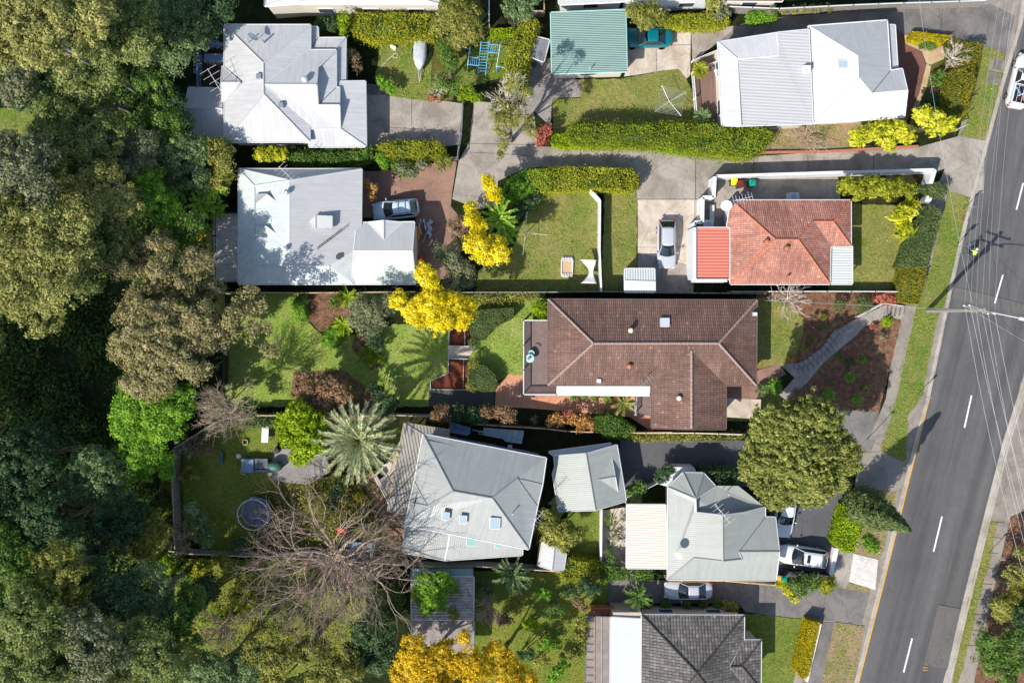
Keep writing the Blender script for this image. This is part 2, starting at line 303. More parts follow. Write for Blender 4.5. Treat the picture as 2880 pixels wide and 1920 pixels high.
# ---------------- object helpers
def tag(o, label=None, cat=None, group=None, kind=None):
    if label: o['label'] = label
    if cat: o['category'] = cat
    if group: o['group'] = group
    if kind: o['kind'] = kind
    return o
def thing(name, label, cat, loc=(0, 0, 0), rz=0, group=None):
    o = bpy.data.objects.new(name, None); col.objects.link(o); o.location = loc; o.rotation_euler = (0, 0, rz)
    o.empty_display_size = .2
    return tag(o, label, cat, group)
class MB:
    def __init__(s): s.v = []; s.f = []; s.mi = []
    def add(s, vs, fs, mi=0):
        b = len(s.v); s.v += [tuple(v) for v in vs]; s.f += [tuple(i+b for i in f) for f in fs]; s.mi += [mi]*len(fs); return s
    def box(s, c, d, rz=0, mi=0, taper=1.0):
        cx, cy, cz = c; hx, hy, hz = d[0]/2, d[1]/2, d[2]/2; ca, sa = math.cos(rz), math.sin(rz); vs = []
        for z, k in ((-hz, 1), (hz, taper)):
            for x, y in ((-hx, -hy), (hx, -hy), (hx, hy), (-hx, hy)):
                vs.append((cx+(x*ca-y*sa)*k, cy+(x*sa+y*ca)*k, cz+z))
        return s.add(vs, [(3, 2, 1, 0), (4, 5, 6, 7), (0, 1, 5, 4), (1, 2, 6, 5), (2, 3, 7, 6), (3, 0, 4, 7)], mi)
    def tube(s, pts, rad, n=6, mi=0, cap=True):
        pts = [Vector(p) for p in pts]; m = len(pts)
        if not hasattr(rad, '__len__'): rad = [rad]*m
        vs = []; up = Vector((0, 0, 1)); prev = None
        for i, p in enumerate(pts):
            d = (pts[min(i+1, m-1)]-pts[max(i-1, 0)])
            if d.length < 1e-6: d = Vector((0, 0, 1))
            d.normalize()
            a = prev if prev is not None else (up if abs(d.z) < .9 else Vector((1, 0, 0)))
            a = (a - d*a.dot(d))
            if a.length < 1e-4: a = Vector((1, 0, 0)) - d*d.x
            a.normalize(); prev = a; b = d.cross(a)
            for k in range(n):
                t = 2*math.pi*k/n; vs.append(p+(a*math.cos(t)+b*math.sin(t))*rad[i])
        fs = []
        for i in range(m-1):
            for k in range(n):
                k2 = (k+1) % n; fs.append((i*n+k, i*n+k2, (i+1)*n+k2, (i+1)*n+k))
        if cap: fs += [tuple(range(n-1, -1, -1)), tuple((m-1)*n+k for k in range(n))]
        return s.add(vs, fs, mi)
    def lathe(s, c, prof, n=14, mi=0):
        vs = []; fs = []; c = Vector(c)
        for r, z in prof:
            for k in range(n):
                t = 2*math.pi*k/n; vs.append(c+Vector((r*math.cos(t), r*math.sin(t), z)))
        for i in range(len(prof)-1):
            for k in range(n):
                k2 = (k+1) % n; fs.append((i*n+k, i*n+k2, (i+1)*n+k2, (i+1)*n+k))
        fs += [tuple(range(n-1, -1, -1)), tuple((len(prof)-1)*n+k for k in range(n))]
        return s.add(vs, fs, mi)
    def prism(s, pts, z0, z1, mi=0):
        n = len(pts); a = sum(pts[i][0]*pts[(i+1) % n][1]-pts[(i+1) % n][0]*pts[i][1] for i in range(n))
        if a < 0: pts = pts[::-1]
        vs = [(p[0], p[1], z0) for p in pts]+[(p[0], p[1], z1) for p in pts]
        return s.add(vs, [tuple(range(n-1, -1, -1)), tuple(range(n, 2*n))]+[(i, (i+1) % n, (i+1) % n+n, i+n) for i in range(n)], mi)
    def build(s, name, mats, parent=None, smooth=False):
        me = bpy.data.meshes.new(name); me.from_pydata(s.v, [], s.f)
        if not isinstance(mats, (list, tuple)): mats = [mats]
        for m in mats: me.materials.append(MATS[m] if isinstance(m, str) else m)
        if len(mats) > 1: me.polygons.foreach_set('material_index', s.mi)
        if smooth: me.polygons.foreach_set('use_smooth', [True]*len(s.f))
        me.update()
        o = bpy.data.objects.new(name, me); col.objects.link(o)
        if parent: o.parent = parent
        return o
def ptin(x, y, poly):
    c = False; n = len(poly); j = n-1
    for i in range(n):
        xi, yi, xj, yj = poly[i][0], poly[i][1], poly[j][0], poly[j][1]
        if (yi > y) != (yj > y) and x < (xj-xi)*(y-yi)/(yj-yi)+xi: c = not c
        j = i
    return c
def inset(poly, d):
    n = len(poly); a = sum(poly[i][0]*poly[(i+1) % n][1]-poly[(i+1) % n][0]*poly[i][1] for i in range(n))
    if a < 0: poly = poly[::-1]
    out = []
    for i in range(n):
        p0, p1, p2 = (Vector(poly[k % n][:2]) for k in (i-1, i, i+1))
        d1 = (p1-p0).normalized(); d2 = (p2-p1).normalized()
        n1 = Vector((-d1.y, d1.x)); n2 = Vector((-d2.y, d2.x))
        b = n1+n2
        if b.length < .2: b = n1
        b.normalize(); k = d/max(.35, b.dot(n1)); out.append((p1.x+b.x*k, p1.y+b.y*k))
    return out
# ---------------- ground sheets
LC = [0]*6; LAWNS = []
def patch(name, mat, c, pts, layer=0, drape=False, kind='structure'):
    z = .012+.03*layer+.0008*LC[layer]; LC[layer] += 1
    q = [P(*px(c, x, y), 0) for x, y in pts]
    if mat.startswith('lawn') or mat in ('mulch', 'leafy_ground', 'bark_mulch', 'soil'):
        r_ = random.Random(len(LAWNS)+17); q2 = []
        for a, b in zip(q, q[1:]+q[:1]):
            k = max(1, int((b-a).length/.35)); q2 += [a.lerp(b, j/k)+(Vector((r_.uniform(-.07, .07), r_.uniform(-.07, .07), 0)) if j else Vector((0, 0, 0))) for j in range(k)]
        q = q2
    LAWNS.append((mat, [(p.x, p.y) for p in q], drape))
    zz = -3.5 if drape else 0
    mb = MB(); mb.add([(p.x, p.y, z+zz) for p in q], [tuple(range(len(q)))])
    o = mb.build(name, mat); o.data.polygons[0].use_smooth = False
    bm = bmesh.new(); bm.from_mesh(o.data); bmesh.ops.recalc_face_normals(bm, faces=bm.faces)
    for f in bm.faces:
        if f.normal.z < 0: f.normal_flip()
    bm.to_mesh(o.data); bm.free()
    return tag(o, kind=kind)
def slabblk(name, mat, c, pts, h, layer=0):
    q = [P(*px(c, x, y), 0) for x, y in pts]; mb = MB(); mb.prism([(p.x, p.y) for p in q], -.1, h)
    return tag(mb.build(name, mat), kind='structure')
def strip(name, mat, c, pts, wdt, z0=-.1, h=.12, side=0):
    q = [P(*px(c, x, y), 0) for x, y in pts]; L = []; Rr = []
    for i, p in enumerate(q):
        d = q[min(i+1, len(q)-1)]-q[max(0, i-1)]; d.normalize(); n = Vector((-d.y, d.x, 0))
        L.append(p+n*(wdt*(.5+side))); Rr.append(p-n*(wdt*(.5-side)))
    mb = MB()
    for i in range(len(q)-1):
        mb.prism([L[i][:2], L[i+1][:2], Rr[i+1][:2], Rr[i][:2]], z0, h)
    return mb.build(name, mat)
# ---------------- roofs
def cross_n(vs):
    n = Vector((0, 0, 0))
    for i in range(len(vs)): n += vs[i].cross(vs[(i+1) % len(vs)])
    return n
def roof(parent, mat, c, verts, faces, name='roof', cap=None, gut='gutter_light', th=.1, wall=None, base=0, over=.35, capr=.085, label=None, ribs=None, gl=True, wallz=None):
    V = [P(*px(c, x, y), z) for x, y, z in verts]
    fc = []
    for f in faces:
        vs = [V[i] for i in f]
        fc.append(tuple(f) if cross_n(vs).z > 0 else tuple(f[::-1]))
    edges = {}
    for fi, f in enumerate(fc):
        for i in range(len(f)):
            e = tuple(sorted((f[i], f[(i+1) % len(f)]))); edges.setdefault(e, []).append((fi, f[i], f[(i+1) % len(f)]))
    me = bpy.data.meshes.new(name); n = len(V)
    allv = [tuple(v) for v in V]+[(v.x, v.y, v.z-th) for v in V]
    af = list(fc)+[tuple(i+n for i in f[::-1]) for f in fc]
    bnd = [(l[0][1], l[0][2], l[0][0]) for e, l in edges.items() if len(l) == 1]
    for a, b, _ in bnd: af.append((b, a, a+n, b+n))
    me.from_pydata(allv, [], af); me.materials.append(MATS[mat])
    uv = me.uv_layers.new(name='UVMap'); NF = []
    for fi, p in enumerate(me.polygons):
        if fi < len(fc):
            nn = cross_n([V[i] for i in fc[fi]]).normalized(); NF.append(nn)
            t = Vector((0, 0, 1)).cross(nn)
            if ribs is not None or t.length < .02:
                a = R(ribs or 0); t = Vector((math.cos(a), math.sin(a), 0)); t = (t-nn*t.dot(nn))
            t.normalize(); s = nn.cross(t)
        else: t = Vector((1, 0, 0)); s = Vector((0, 1, 0))
        for li in p.loop_indices:
            q = Vector(allv[me.loops[li].vertex_index]); uv.data[li].uv = (q.dot(t), q.dot(s))
    me.update(); o = bpy.data.objects.new(name, me); col.objects.link(o); o.parent = parent
    if label: o['label'] = label
    # ridge capping and valleys
    rc = MB(); vl = MB()
    for e, l in edges.items():
        if len(l) != 2: continue
        a, b = V[e[0]], V[e[1]]; f1, f2 = fc[l[0][0]], fc[l[1][0]]
        cen = sum((V[i] for i in f2), Vector())/len(f2); conv = (cen-a).dot(NF[l[0][0]])
        if abs(NF[l[0][0]].dot(NF[l[1][0]])) > .9995: continue
        if conv < 0:
            L = (b-a).length; k = max(2, int(L/.42)) if 'tile' in mat else 1; pts = []; rad = []
            for i in range(k):
                p = a.lerp(b, i/k); q = a.lerp(b, (i+.93)/k if k > 1 else 1); pts += [p, q]; rad += [capr*1.12, capr*.9] if k > 1 else [capr, capr]
            rc.tube(pts, rad, 6)
        else: vl.tube([a+Vector((0, 0, .012)), b+Vector((0, 0, .012))], .035, 4)
    if rc.v: rc.build('ridge_cap', cap or mat, o)
    if vl.v: vl.build('valley_gutter', 'valley', o)
    if gl:
        g = MB()
        for a, b, fi in bnd:
            p, q = V[a], V[b]; d = (q-p)
            if d.length < .15: continue
            nrm = Vector((d.y, -d.x, 0)).normalized()*.05
            g.tube([p+nrm+Vector((0, 0, -.04)), q+nrm+Vector((0, 0, -.04))], .062, 4)
        g.build('gutter', gut, o)
    if wall:
        # outline loop
        nx = {}
        for a, b, _ in bnd: nx[a] = b
        st_ = next(iter(nx)); loop = [st_]; k = nx[st_]
        while k != st_ and len(loop) < 200: loop.append(k); k = nx[k]
        pl = inset([(V[i].x, V[i].y) for i in loop], over)
        def rz(x, y):
            best = 1e9
            for f, nn in zip(fc, NF):
                if ptin(x, y, [V[i] for i in f]):
                    v0 = V[f[0]]; best = v0.z-((x-v0.x)*nn.x+(y-v0.y)*nn.y)/nn.z; break
            if best > 1e8: best = min(V[i].z for i in loop)
            return best-.14
        mb = MB()
        for i in range(len(pl)):
            p, q = Vector(pl[i]), Vector(pl[(i+1) % len(pl)]); L = (q-p).length; k = max(1, int(L/1.2))
            for j in range(k):
                a = p.lerp(q, j/k); b = p.lerp(q, (j+1)/k)
                za, zb = (wallz, wallz) if wallz else (rz(a.x, a.y), rz(b.x, b.y))
                mb.add([(a.x, a.y, base), (b.x, b.y, base), (b.x, b.y, zb), (a.x, a.y, za)], [(0, 1, 2, 3)])
        wo = mb.build('wall', wall, parent)
        # windows on long walls that face the camera side
        for i in range(len(pl)):
            p, q = Vector(pl[i]), Vector(pl[(i+1) % len(pl)]); L = (q-p).length
            if L < 3.2: continue
            d = (q-p).normalized(); nrm = Vector((d.y, -d.x)); mid = (p+q)/2
            if nrm.dot(-mid.normalized()) < .5 or min(rz(p.x, p.y), rz(q.x, q.y)) < 2.2: continue
            k = int(L/3.4)
            for j in range(k):
                cpt = p+d*L*(j+.5)/k; a = math.atan2(d.y, d.x); zc = base+1.45
                f = MB(); ww, hh = 1.5, 1.1
                for sx, sz, dx, dz in ((0, hh/2, ww+.1, .07), (0, -hh/2, ww+.1, .07), (-ww/2, 0, .07, hh-.07), (ww/2, 0, .07, hh-.07)):
                    f.box((cpt.x+d.x*sx+nrm.x*.02, cpt.y+d.y*sx+nrm.y*.02, zc+sz), (dx, .1, dz), a)
                fo = f.build('window', 'paint_white', parent)
                g = MB(); g.box((cpt.x+nrm.x*.012, cpt.y+nrm.y*.012, zc), (ww-.08, .05, hh-.08), a); g.build('pane', 'window_glass', fo)
    return o
def posts(parent, c, pts, z, mat='paint_white', r=.05, base=0, name='post'):
    for x, y in pts:
        p = P(*px(c, x, y), z); MB().box((p.x, p.y, (z+base)/2), (r*2, r*2, z-base)).build(name, mat, parent)
def vent(roofo, c, x, y, z, kind='cowl', mat='aluminium', s=1.0):
    p = P(*px(c, x, y), z); m = MB()
    if kind == 'cowl':
        m.lathe((p.x, p.y, z-.25), [(.1*s, 0), (.1*s, .45), (.24*s, .45), (.26*s, .6), (.16*s, .78), (.03, .82)])
    elif kind == 'pipe': m.tube([(p.x, p.y, z-.3), (p.x, p.y, z+.55)], .045*s, 8); m.lathe((p.x, p.y, z+.5), [(.09, 0), (.05, .12)], 8)
    elif kind == 'box': m.box((p.x, p.y, z), (.75*s, .75*s, .5), 0, 0, .8)
    elif kind == 'terra': m.lathe((p.x, p.y, z-.3), [(.26*s, 0), (.24*s, .6), (.28*s, .66), (.2*s, .72)])
    return m.build('roof_vent', mat, roofo, smooth=(kind != 'box'))
def skylight(roofo, c, pts, z, gmat='skylight_glass', fr='gutter_light'):
    q = [P(*px(c, x, y), zz) for (x, y), zz in zip(pts, z)]
    m = MB(); k = len(q)
    for i in range(k): m.tube([q[i], q[(i+1) % k]], .055, 4)
    f = m.build('skylight', fr, roofo)
    g = MB(); g.add([v+Vector((0, 0, .04)) for v in q]+[v-Vector((0, 0, .08)) for v in q], [(0, 1, 2, 3), (7, 6, 5, 4), (0, 4, 5, 1), (1, 5, 6, 2), (2, 6, 7, 3), (3, 7, 4, 0)])
    bm_fix(g.build('pane', gmat, f)); return f
def bm_fix(o):
    bm = bmesh.new(); bm.from_mesh(o.data); bmesh.ops.recalc_face_normals(bm, faces=bm.faces); bm.to_mesh(o.data); bm.free(); return o
def antenna(label, c, x, y, zb, zt, ang, L=1.5, mat='aluminium', n=6, w=1.1):
    p = P(*px(c, x, y), zt); t = thing('tv_antenna', label, 'antenna', (p.x, p.y, zb))
    MB().tube([(0, 0, -.1), (0, 0, zt-zb)], .025, 6).build('mast', mat, t)
    a = R(ang); d = Vector((math.cos(a), math.sin(a), 0)); e = Vector((-d.y, d.x, 0)); h = Vector((0, 0, zt-zb))
    MB().tube([h-d*L*.45, h+d*L*.55], .022, 5).build('boom', mat, t)
    m = MB()
    for i in range(n):
        q = h+d*(L*(-.42+.95*i/(n-1))); ww = w*(.5 if i % 2 else .34+.16*(i == 0)); m.tube([q-e*ww, q+e*ww], .014, 4)
    m.build('element', mat, t); return t
def dish(label, c, x, y, z, az, el, r=.42, mat='aluminium', mast=.6):
    p = P(*px(c, x, y), z+mast); t = thing('satellite_dish', label, 'satellite dish', (p.x, p.y, z))
    MB().tube([(0, 0, -.1), (0, 0, mast)], .03, 6).build('mast', 'steel', t)
    m = MB(); prof = [(.02, 0), (r*.5, .03), (r*.8, .08), (r, .13), (r, .115), (r*.5, .01), (.02, -.02)]; m.lathe((0, 0, 0), prof, 20)
    o = m.build('reflector', mat, t, smooth=True); o.location = (0, 0, mast); d = Vector((math.cos(R(az))*math.cos(R(el)), math.sin(R(az))*math.cos(R(el)), math.sin(R(el))))
    o.rotation_euler = d.to_track_quat('Z', 'Y').to_euler()
    MB().tube([(0, 0, mast), Vector((0, 0, mast))+d*.45], .015, 5).build('feed_arm', 'steel', t); return t
# ---------------- fences, walls, railings
def fence(name, label, c, pts, h=1.7, mat='timber_grey', th=.05, cat='fence', base=0, post=True, cap=None, group=None, postmat=None, rail=False):
    q = [P(*px(c, x, y), h+base) for x, y in pts]
    o0 = q[0]; t = thing(name, label, cat, (o0.x, o0.y, base), group=group); m = MB(); pm = []; cp = MB()
    for a, b in zip(q[:-1], q[1:]):
        d = b-a; L = d.length
        if L < .05: continue
        d.normalize(); ang = math.atan2(d.y, d.x); mid = (a+b)/2-o0
        if rail:
            m.box((mid.x, mid.y, h-.03), (L, .06, .06), ang); m.box((mid.x, mid.y, .12), (L, .04, .05), ang)
            k = int(L/.13)
            for j in range(k):
                s = a.lerp(b, (j+.5)/k)-o0; m.box((s.x, s.y, h/2+.02), (.03, .03, h-.16), ang)
        else: m.box((mid.x, mid.y, h/2-.02), (L, th, h-.04), ang)
        if cap: cp.box((mid.x, mid.y, h+.02), (L, th+.05, .05), ang)
        if post:
            k = max(1, round(L/2.4))
            for j in range(k+1):
                s = a.lerp(b, j/k)-o0; pm.append((s.x, s.y, ang))
    m.build('railing' if rail else ('wall_face' if not post else 'panel'), mat, t)
    if cap: cp.build('cap_rail', cap, t)
    for x, y, ang in pm:
        MB().box((x, y, (h+.03)/2), (.1, .1+th*.6, h+.06), ang).build('post', postmat or mat, t)
    return t
# ---------------- foliage
RS = np.random.RandomState(7)
def leaf_mesh(name, c, nrm, L, Wd, mats, parent=None, rnd=None, extra=None, dirs=None):
    n = len(c); RSx = RS
    if dirs is None: dirs = RSx.normal(size=(n, 3))
    u = dirs-nrm*np.sum(dirs*nrm, 1)[:, None]; u /= (np.linalg.norm(u, axis=1)[:, None]+1e-6)
    v = np.cross(nrm, u)
    s = RSx.uniform(.55, 1.5, n)[:, None]
    L = L*s*.5; Wd = Wd*s*.5
    co = np.empty((n, 4, 3)); co[:, 0] = c-u*L; co[:, 1] = c+v*Wd-u*L*.1; co[:, 2] = c+u*L; co[:, 3] = c-v*Wd-u*L*.1
    co = co.reshape(-1, 3); r4 = np.repeat(RSx.uniform(0, 1, n) if rnd is None else rnd, 4)
    nv = n*4; ev, ef = (extra if extra else ([], []))
    me = bpy.data.meshes.new(name)
    lv = np.arange(nv, dtype=np.int32); fl = np.full(n, 4, np.int32); mi = np.zeros(n, np.int32)
    if len(ev):
        ev = np.array(ev); co = np.vstack([co, ev]); r4 = np.concatenate([r4, np.zeros(len(ev))])
        el = [i+nv for f in ef for i in f]; lv = np.concatenate([lv, np.array(el, np.int32)])
        fl = np.concatenate([fl, np.array([len(f) for f in ef], np.int32)]); mi = np.concatenate([mi, np.ones(len(ef), np.int32)])
    me.vertices.add(len(co)); me.vertices.foreach_set('co', co.astype(np.float32).ravel())
    me.loops.add(len(lv)); me.loops.foreach_set('vertex_index', lv)
    me.polygons.add(len(fl)); st_ = np.concatenate([[0], np.cumsum(fl)[:-1]]).astype(np.int32)
    me.polygons.foreach_set('loop_start', st_)
    me.polygons.foreach_set('material_index', mi)
    at = me.attributes.new('rnd', 'FLOAT', 'POINT'); at.data.foreach_set('value', r4.astype(np.float32))
    for m in mats: me.materials.append(m if not isinstance(m, str) else MATS[m])
    me.update(calc_edges=True); me.validate()
    o = bpy.data.objects.new(name, me); col.objects.link(o)
    if parent: o.parent = parent
    return o
def unit(a): return a/(np.linalg.norm(a, axis=1)[:, None]+1e-9)
def crown_points(lobes, dens, clump, flat=.75, holes=.25):
    cs, ns, rr = [], [], []
    for (x, y, z, r) in lobes:
        rz = r*flat; area = 4*math.pi*r*r*.55
        k = max(6, int(area/(clump*clump)*1.5))
        d = unit(RS.normal(size=(k, 3))); d[:, 2] = np.where(d[:, 2] < -.3, -d[:, 2], d[:, 2])
        rad = RS.uniform(.45, 1., k)**.5*(1+RS.normal(0, .11, k)); ph = RS.uniform(0, 6, 3); hv = np.sin(d[:, 0]*r*1.5+ph[0])+np.sin(d[:, 1]*r*1.7+ph[1])+np.sin(d[:, 0]*r*.9-d[:, 1]*r*1.1+ph[2])+RS.normal(0, .5, k); keep = hv >= np.quantile(hv, holes)
        d = d[keep]; rad = rad[keep]; k = len(d)
        cc = np.array([x, y, z])+d*rad[:, None]*np.array([r, r, rz])
        m = max(5, int(dens*area/k)); csz = clump*RS.uniform(.5, 1.2, k)
        off = unit(RS.normal(size=(k, m, 3)).reshape(-1, 3))*(RS.uniform(0, 1, k*m)**.45)[:, None]
        off = off.reshape(k, m, 3)*csz[:, None, None]*np.array([1, 1, .65])
        p = (cc[:, None, :]+off).reshape(-1, 3)
        nn = unit(off.reshape(-1, 3)/csz.repeat(m)[:, None]*1.2+RS.normal(size=(k*m, 3))*.42+np.repeat(d, m, 0)*.4+np.array([0, 0, .5]))
        tone = np.repeat(RS.uniform(-.22, .22, k), m)
        cs.append(p); ns.append(nn); rr.append(np.clip(RS.uniform(.22, .78, k*m)+tone, 0, 1))
    return np.vstack(cs), np.vstack(ns), np.concatenate(rr)
def trunk_mb(base, top, r, lobes, m=None, nl=7, rnd=random):
    m = m or MB(); base = Vector(base); top = Vector(top); pts = []; k = 6
    for i in range(k+1):
        t = i/k; p = base.lerp(top, t); w = .25*math.sin(t*3.1); p += Vector((rnd.uniform(-w, w), rnd.uniform(-w, w), 0)); pts.append(p)
    m.tube(pts, [r*(1-.65*i/k)*(1.3 if i == 0 else 1) for i in range(k+1)], 7)
    for i in range(nl):
        l = lobes[i % len(lobes)]; a = rnd.uniform(0, 6.28); q = Vector((l[0]+math.cos(a)*l[3]*.65, l[1]+math.sin(a)*l[3]*.65, l[2]+l[3]*.3*rnd.uniform(-.3, 1)))
        s = pts[rnd.randint(2, k-1)]; mid = s.lerp(q, .5)+Vector((rnd.uniform(-.4, .4), rnd.uniform(-.4, .4), rnd.uniform(0, .6)))
        m.tube([s, mid, q], [r*.46, r*.3, r*.1], 5, cap=False)
    return m
def tree(label, leafname, c, lobes, h, name='tree', cat='tree', dens=110, leaf=(.26, .12), clump=.55, flat=.7, group=None, bark='bark', tr=.22, holes=.25, trunk=True, base=None, nl=7):
    """lobes: (x, y, r) in crop pixels, at crown height h (metres)"""
    s = 80/(CAMH-h)*28.0*CR[c][2]
    LB = []
    for i, l in enumerate(lobes):
        z = l[3] if len(l) > 3 else h-(i % 3)*.5*min(1, h/6); p = P(*px(c, l[0], l[1]), z); LB.append((p.x, p.y, z, l[2]/s))
    mx = sum(l[0] for l in LB)/len(LB); my = sum(l[1] for l in LB)/len(LB)
    if base: b = P(*px(c, *base), 0); bx, by = b.x, b.y
    else: bx, by = mx, my
    gz = ground(bx, by)
    t = thing(name, label, cat, (bx, by, gz), group=group)
    off = np.array([bx, by, gz]); L2 = [(x-bx, y-by, z-gz, r) for x, y, z, r in LB]
    co, nn, rn = crown_points(L2, dens, clump, flat, holes)
    co[:, 2] = np.maximum(co[:, 2], .05)
    leaf_mesh('crown', co, nn, leaf[0], leaf[1], [LM[leafname]], t, rn)
    if trunk:
        zc = sum(l[2] for l in L2)/len(L2); trunk_mb((0, 0, -.1), (mx-bx, my-by, zc), tr, L2, nl=nl).build('trunk', bark, t, smooth=True)
    return t
def shrub(label, leafname, c, lobes, h, name='shrub', cat='shrub', dens=170, leaf=(.2, .1), clump=.3, group=None, holes=.1, flat=.7):
    s = 80/(CAMH-h)*28.0*CR[c][2]
    LB = []
    for l in lobes:
        r = l[2]/s; z = max(h-r*flat*.8, r*flat*.3); p = P(*px(c, l[0], l[1]), h*.8); LB.append((p.x, p.y, z, r))
    bx = sum(l[0] for l in LB)/len(LB); by = sum(l[1] for l in LB)/len(LB); gz = ground(bx, by)
    t = thing(name, label, cat, (bx, by, gz), group=group); L2 = [(x-bx, y-by, z, r) for x, y, z, r in LB]
    co, nn, rn = crown_points(L2, dens, clump, flat, holes); co[:, 2] = np.maximum(co[:, 2], .03)
    leaf_mesh('foliage', co, nn, leaf[0], leaf[1], [LM[leafname]], t, rn)
    m = MB()
    for i in range(7):
        l = L2[i % len(L2)]; a = i*.9; m.tube([(l[0]*.3, l[1]*.3, -.05), (l[0]+math.cos(a)*l[3]*.3, l[1]+math.sin(a)*l[3]*.3, l[2]*.6), (l[0]+math.cos(a)*l[3]*.6, l[1]+math.sin(a)*l[3]*.6, l[2])], [.05, .03, .012], 5, cap=False)
    m.build('stem', 'bark', t); return t
def hedge(label, leafname, c, poly, h, dens=230, leaf=(.17, .1), name='hedge', rough=.12, group=None, cat='hedge', dark='darkhedge', both=None):
    q = [P(*px(c, x, y), h) for x, y in poly]; o0 = q[0].copy(); o0.z = 0; pl = [(p.x-o0.x, p.y-o0.y) for p in q]
    if sum(pl[i][0]*pl[(i+1) % len(pl)][1]-pl[(i+1) % len(pl)][0]*pl[i][1] for i in range(len(pl))) < 0: pl = pl[::-1]
    xs = [p[0] for p in pl]; ys = [p[1] for p in pl]; A = (max(xs)-min(xs))*(max(ys)-min(ys)); n = int(A*dens)
    X = RS.uniform(min(xs), max(xs), n); Y = RS.uniform(min(ys), max(ys), n)
    ins = np.zeros(n, bool); j = len(pl)-1
    for i in range(len(pl)):
        xi, yi = pl[i]; xj, yj = pl[j]
        if yi != yj: ins ^= ((yi > Y) != (yj > Y)) & (X < (xj-xi)*(Y-yi)/(yj-yi)+xi)
        j = i
    hv = np.sin(X*2.1+Y*1.3)+np.sin(Y*2.9-X*1.7)+RS.normal(0, .6, n); ins &= hv > -1.75; X = X[ins]; Y = Y[ins]; k = len(X)
    bz = np.sin(X*1.9+Y*.7)*.5+np.sin(Y*2.3-X*.8)*.5
    top = np.column_stack([X, Y, h-.05+bz*rough*.6+RS.normal(0, rough*.4, k)+(RS.uniform(size=k) > .97)*rough*1.2]); tn = unit(np.column_stack([RS.normal(0, .6, k), RS.normal(0, .6, k), np.ones(k)]))
    S, SN = [], []
    for i in range(len(pl)):
        a = np.array(pl[i]); b = np.array(pl[(i+1) % len(pl)]); L = np.linalg.norm(b-a)
        if L < .02: continue
        d = (b-a)/L; nr = np.array([d[1], -d[0]]); m = int(L*h*dens*1.05)
        t = RS.uniform(0, 1, m); zz = RS.uniform(.03, 1, m)**.8*h; o = RS.normal(0, rough*.55, m)-.05
        p = a+(b-a)*t[:, None]+nr*o[:, None]; S.append(np.column_stack([p, zz])); SN.append(unit(np.column_stack([nr[0]+RS.normal(0, .6, m), nr[1]+RS.normal(0, .6, m), RS.normal(.4, .5, m)])))
    co = np.vstack([top]+S); nn = np.vstack([tn]+SN)
    core = MB(); core.prism(inset(pl, .1), 0, h-.14)
    t = thing(name, label, cat, tuple(o0), group=group)
    leaf_mesh('foliage', co, nn, leaf[0], leaf[1], [LM[leafname], LM['mid']], t, np.clip(RS.normal(.5, .17, len(co)), 0, 1), (core.v, core.f)); return t
def branches(m, p, d, L, r, depth, rnd, up=.15, spread=.7, kids=(2, 4), minr=.008, gn=None):
    k = 3; pts = [p]; dd = Vector(d)
    for i in range(k):
        dd = (dd+Vector((rnd.uniform(-.42, .42), rnd.uniform(-.42, .42), rnd.uniform(-.15, .2)+up*.3))).normalized(); pts.append(pts[-1]+dd*L/k)
    rr = [r*(1-.45*i/k) for i in range(k+1)]; m.tube(pts, rr, 6 if r > .08 else (4 if r > .02 else 3), cap=False)
    if depth <= 0: return
    for _ in range(rnd.randint(*kids)):
        s = pts[rnd.randint(1, k)]; ax = Vector((rnd.gauss(0, 1), rnd.gauss(0, 1), rnd.gauss(0, .6))); nd = (dd+ax*spread*.6).normalized()
        branches(m, s, nd, L*rnd.uniform(.55, .82), max(minr, r*rnd.uniform(.42, .6)), depth-1, rnd, up, spread, kids, minr)
    s = pts[-1]; branches(m, s, (dd+Vector((rnd.gauss(0, .2), rnd.gauss(0, .2), rnd.gauss(0, .1)))).normalized(), L*.75, max(minr, r*.55), depth-1, rnd, up, spread, kids, minr)
def baretree(label, c, x, y, rpx, h, seed, n=14, depth=3, mat='twig', r=.2, trunkh=.35, base=None, up=.15, low=.1, name='bare_tree', group=None, minr=.012, cat='tree', kids=(2, 3)):
    p = P(*px(c, x, y), h*.7); b = P(*px(c, *base), 0) if base else p; gz = ground(b.x, b.y); t = thing(name, label, cat, (b.x, b.y, gz), group=group)
    rnd = random.Random(seed); rr = rpx/(CR[c][2]*28)*.95; m = MB(); tr = MB(); tz = h*trunkh; top = Vector((p.x-b.x, p.y-b.y, tz-gz))
    tr.tube([(0, 0, -.1), top*.5+Vector((.1, -.1, 0)), top], [r*1.2, r, r*.8], 8)
    for i in range(n):
        a = 6.283*i/n+rnd.uniform(-.2, .2); el = rnd.uniform(low, 1.0); d = Vector((math.cos(a), math.sin(a), el)).normalized()
        branches(m, top+Vector((0, 0, rnd.uniform(-.3, .4)*tz*.4)), d, rr*rnd.uniform(.38, .52), r*rnd.uniform(.3, .5), depth, rnd, up, .8, kids, minr)
    tr.build('trunk', mat, t, smooth=True); m.build('crown', mat, t); return t
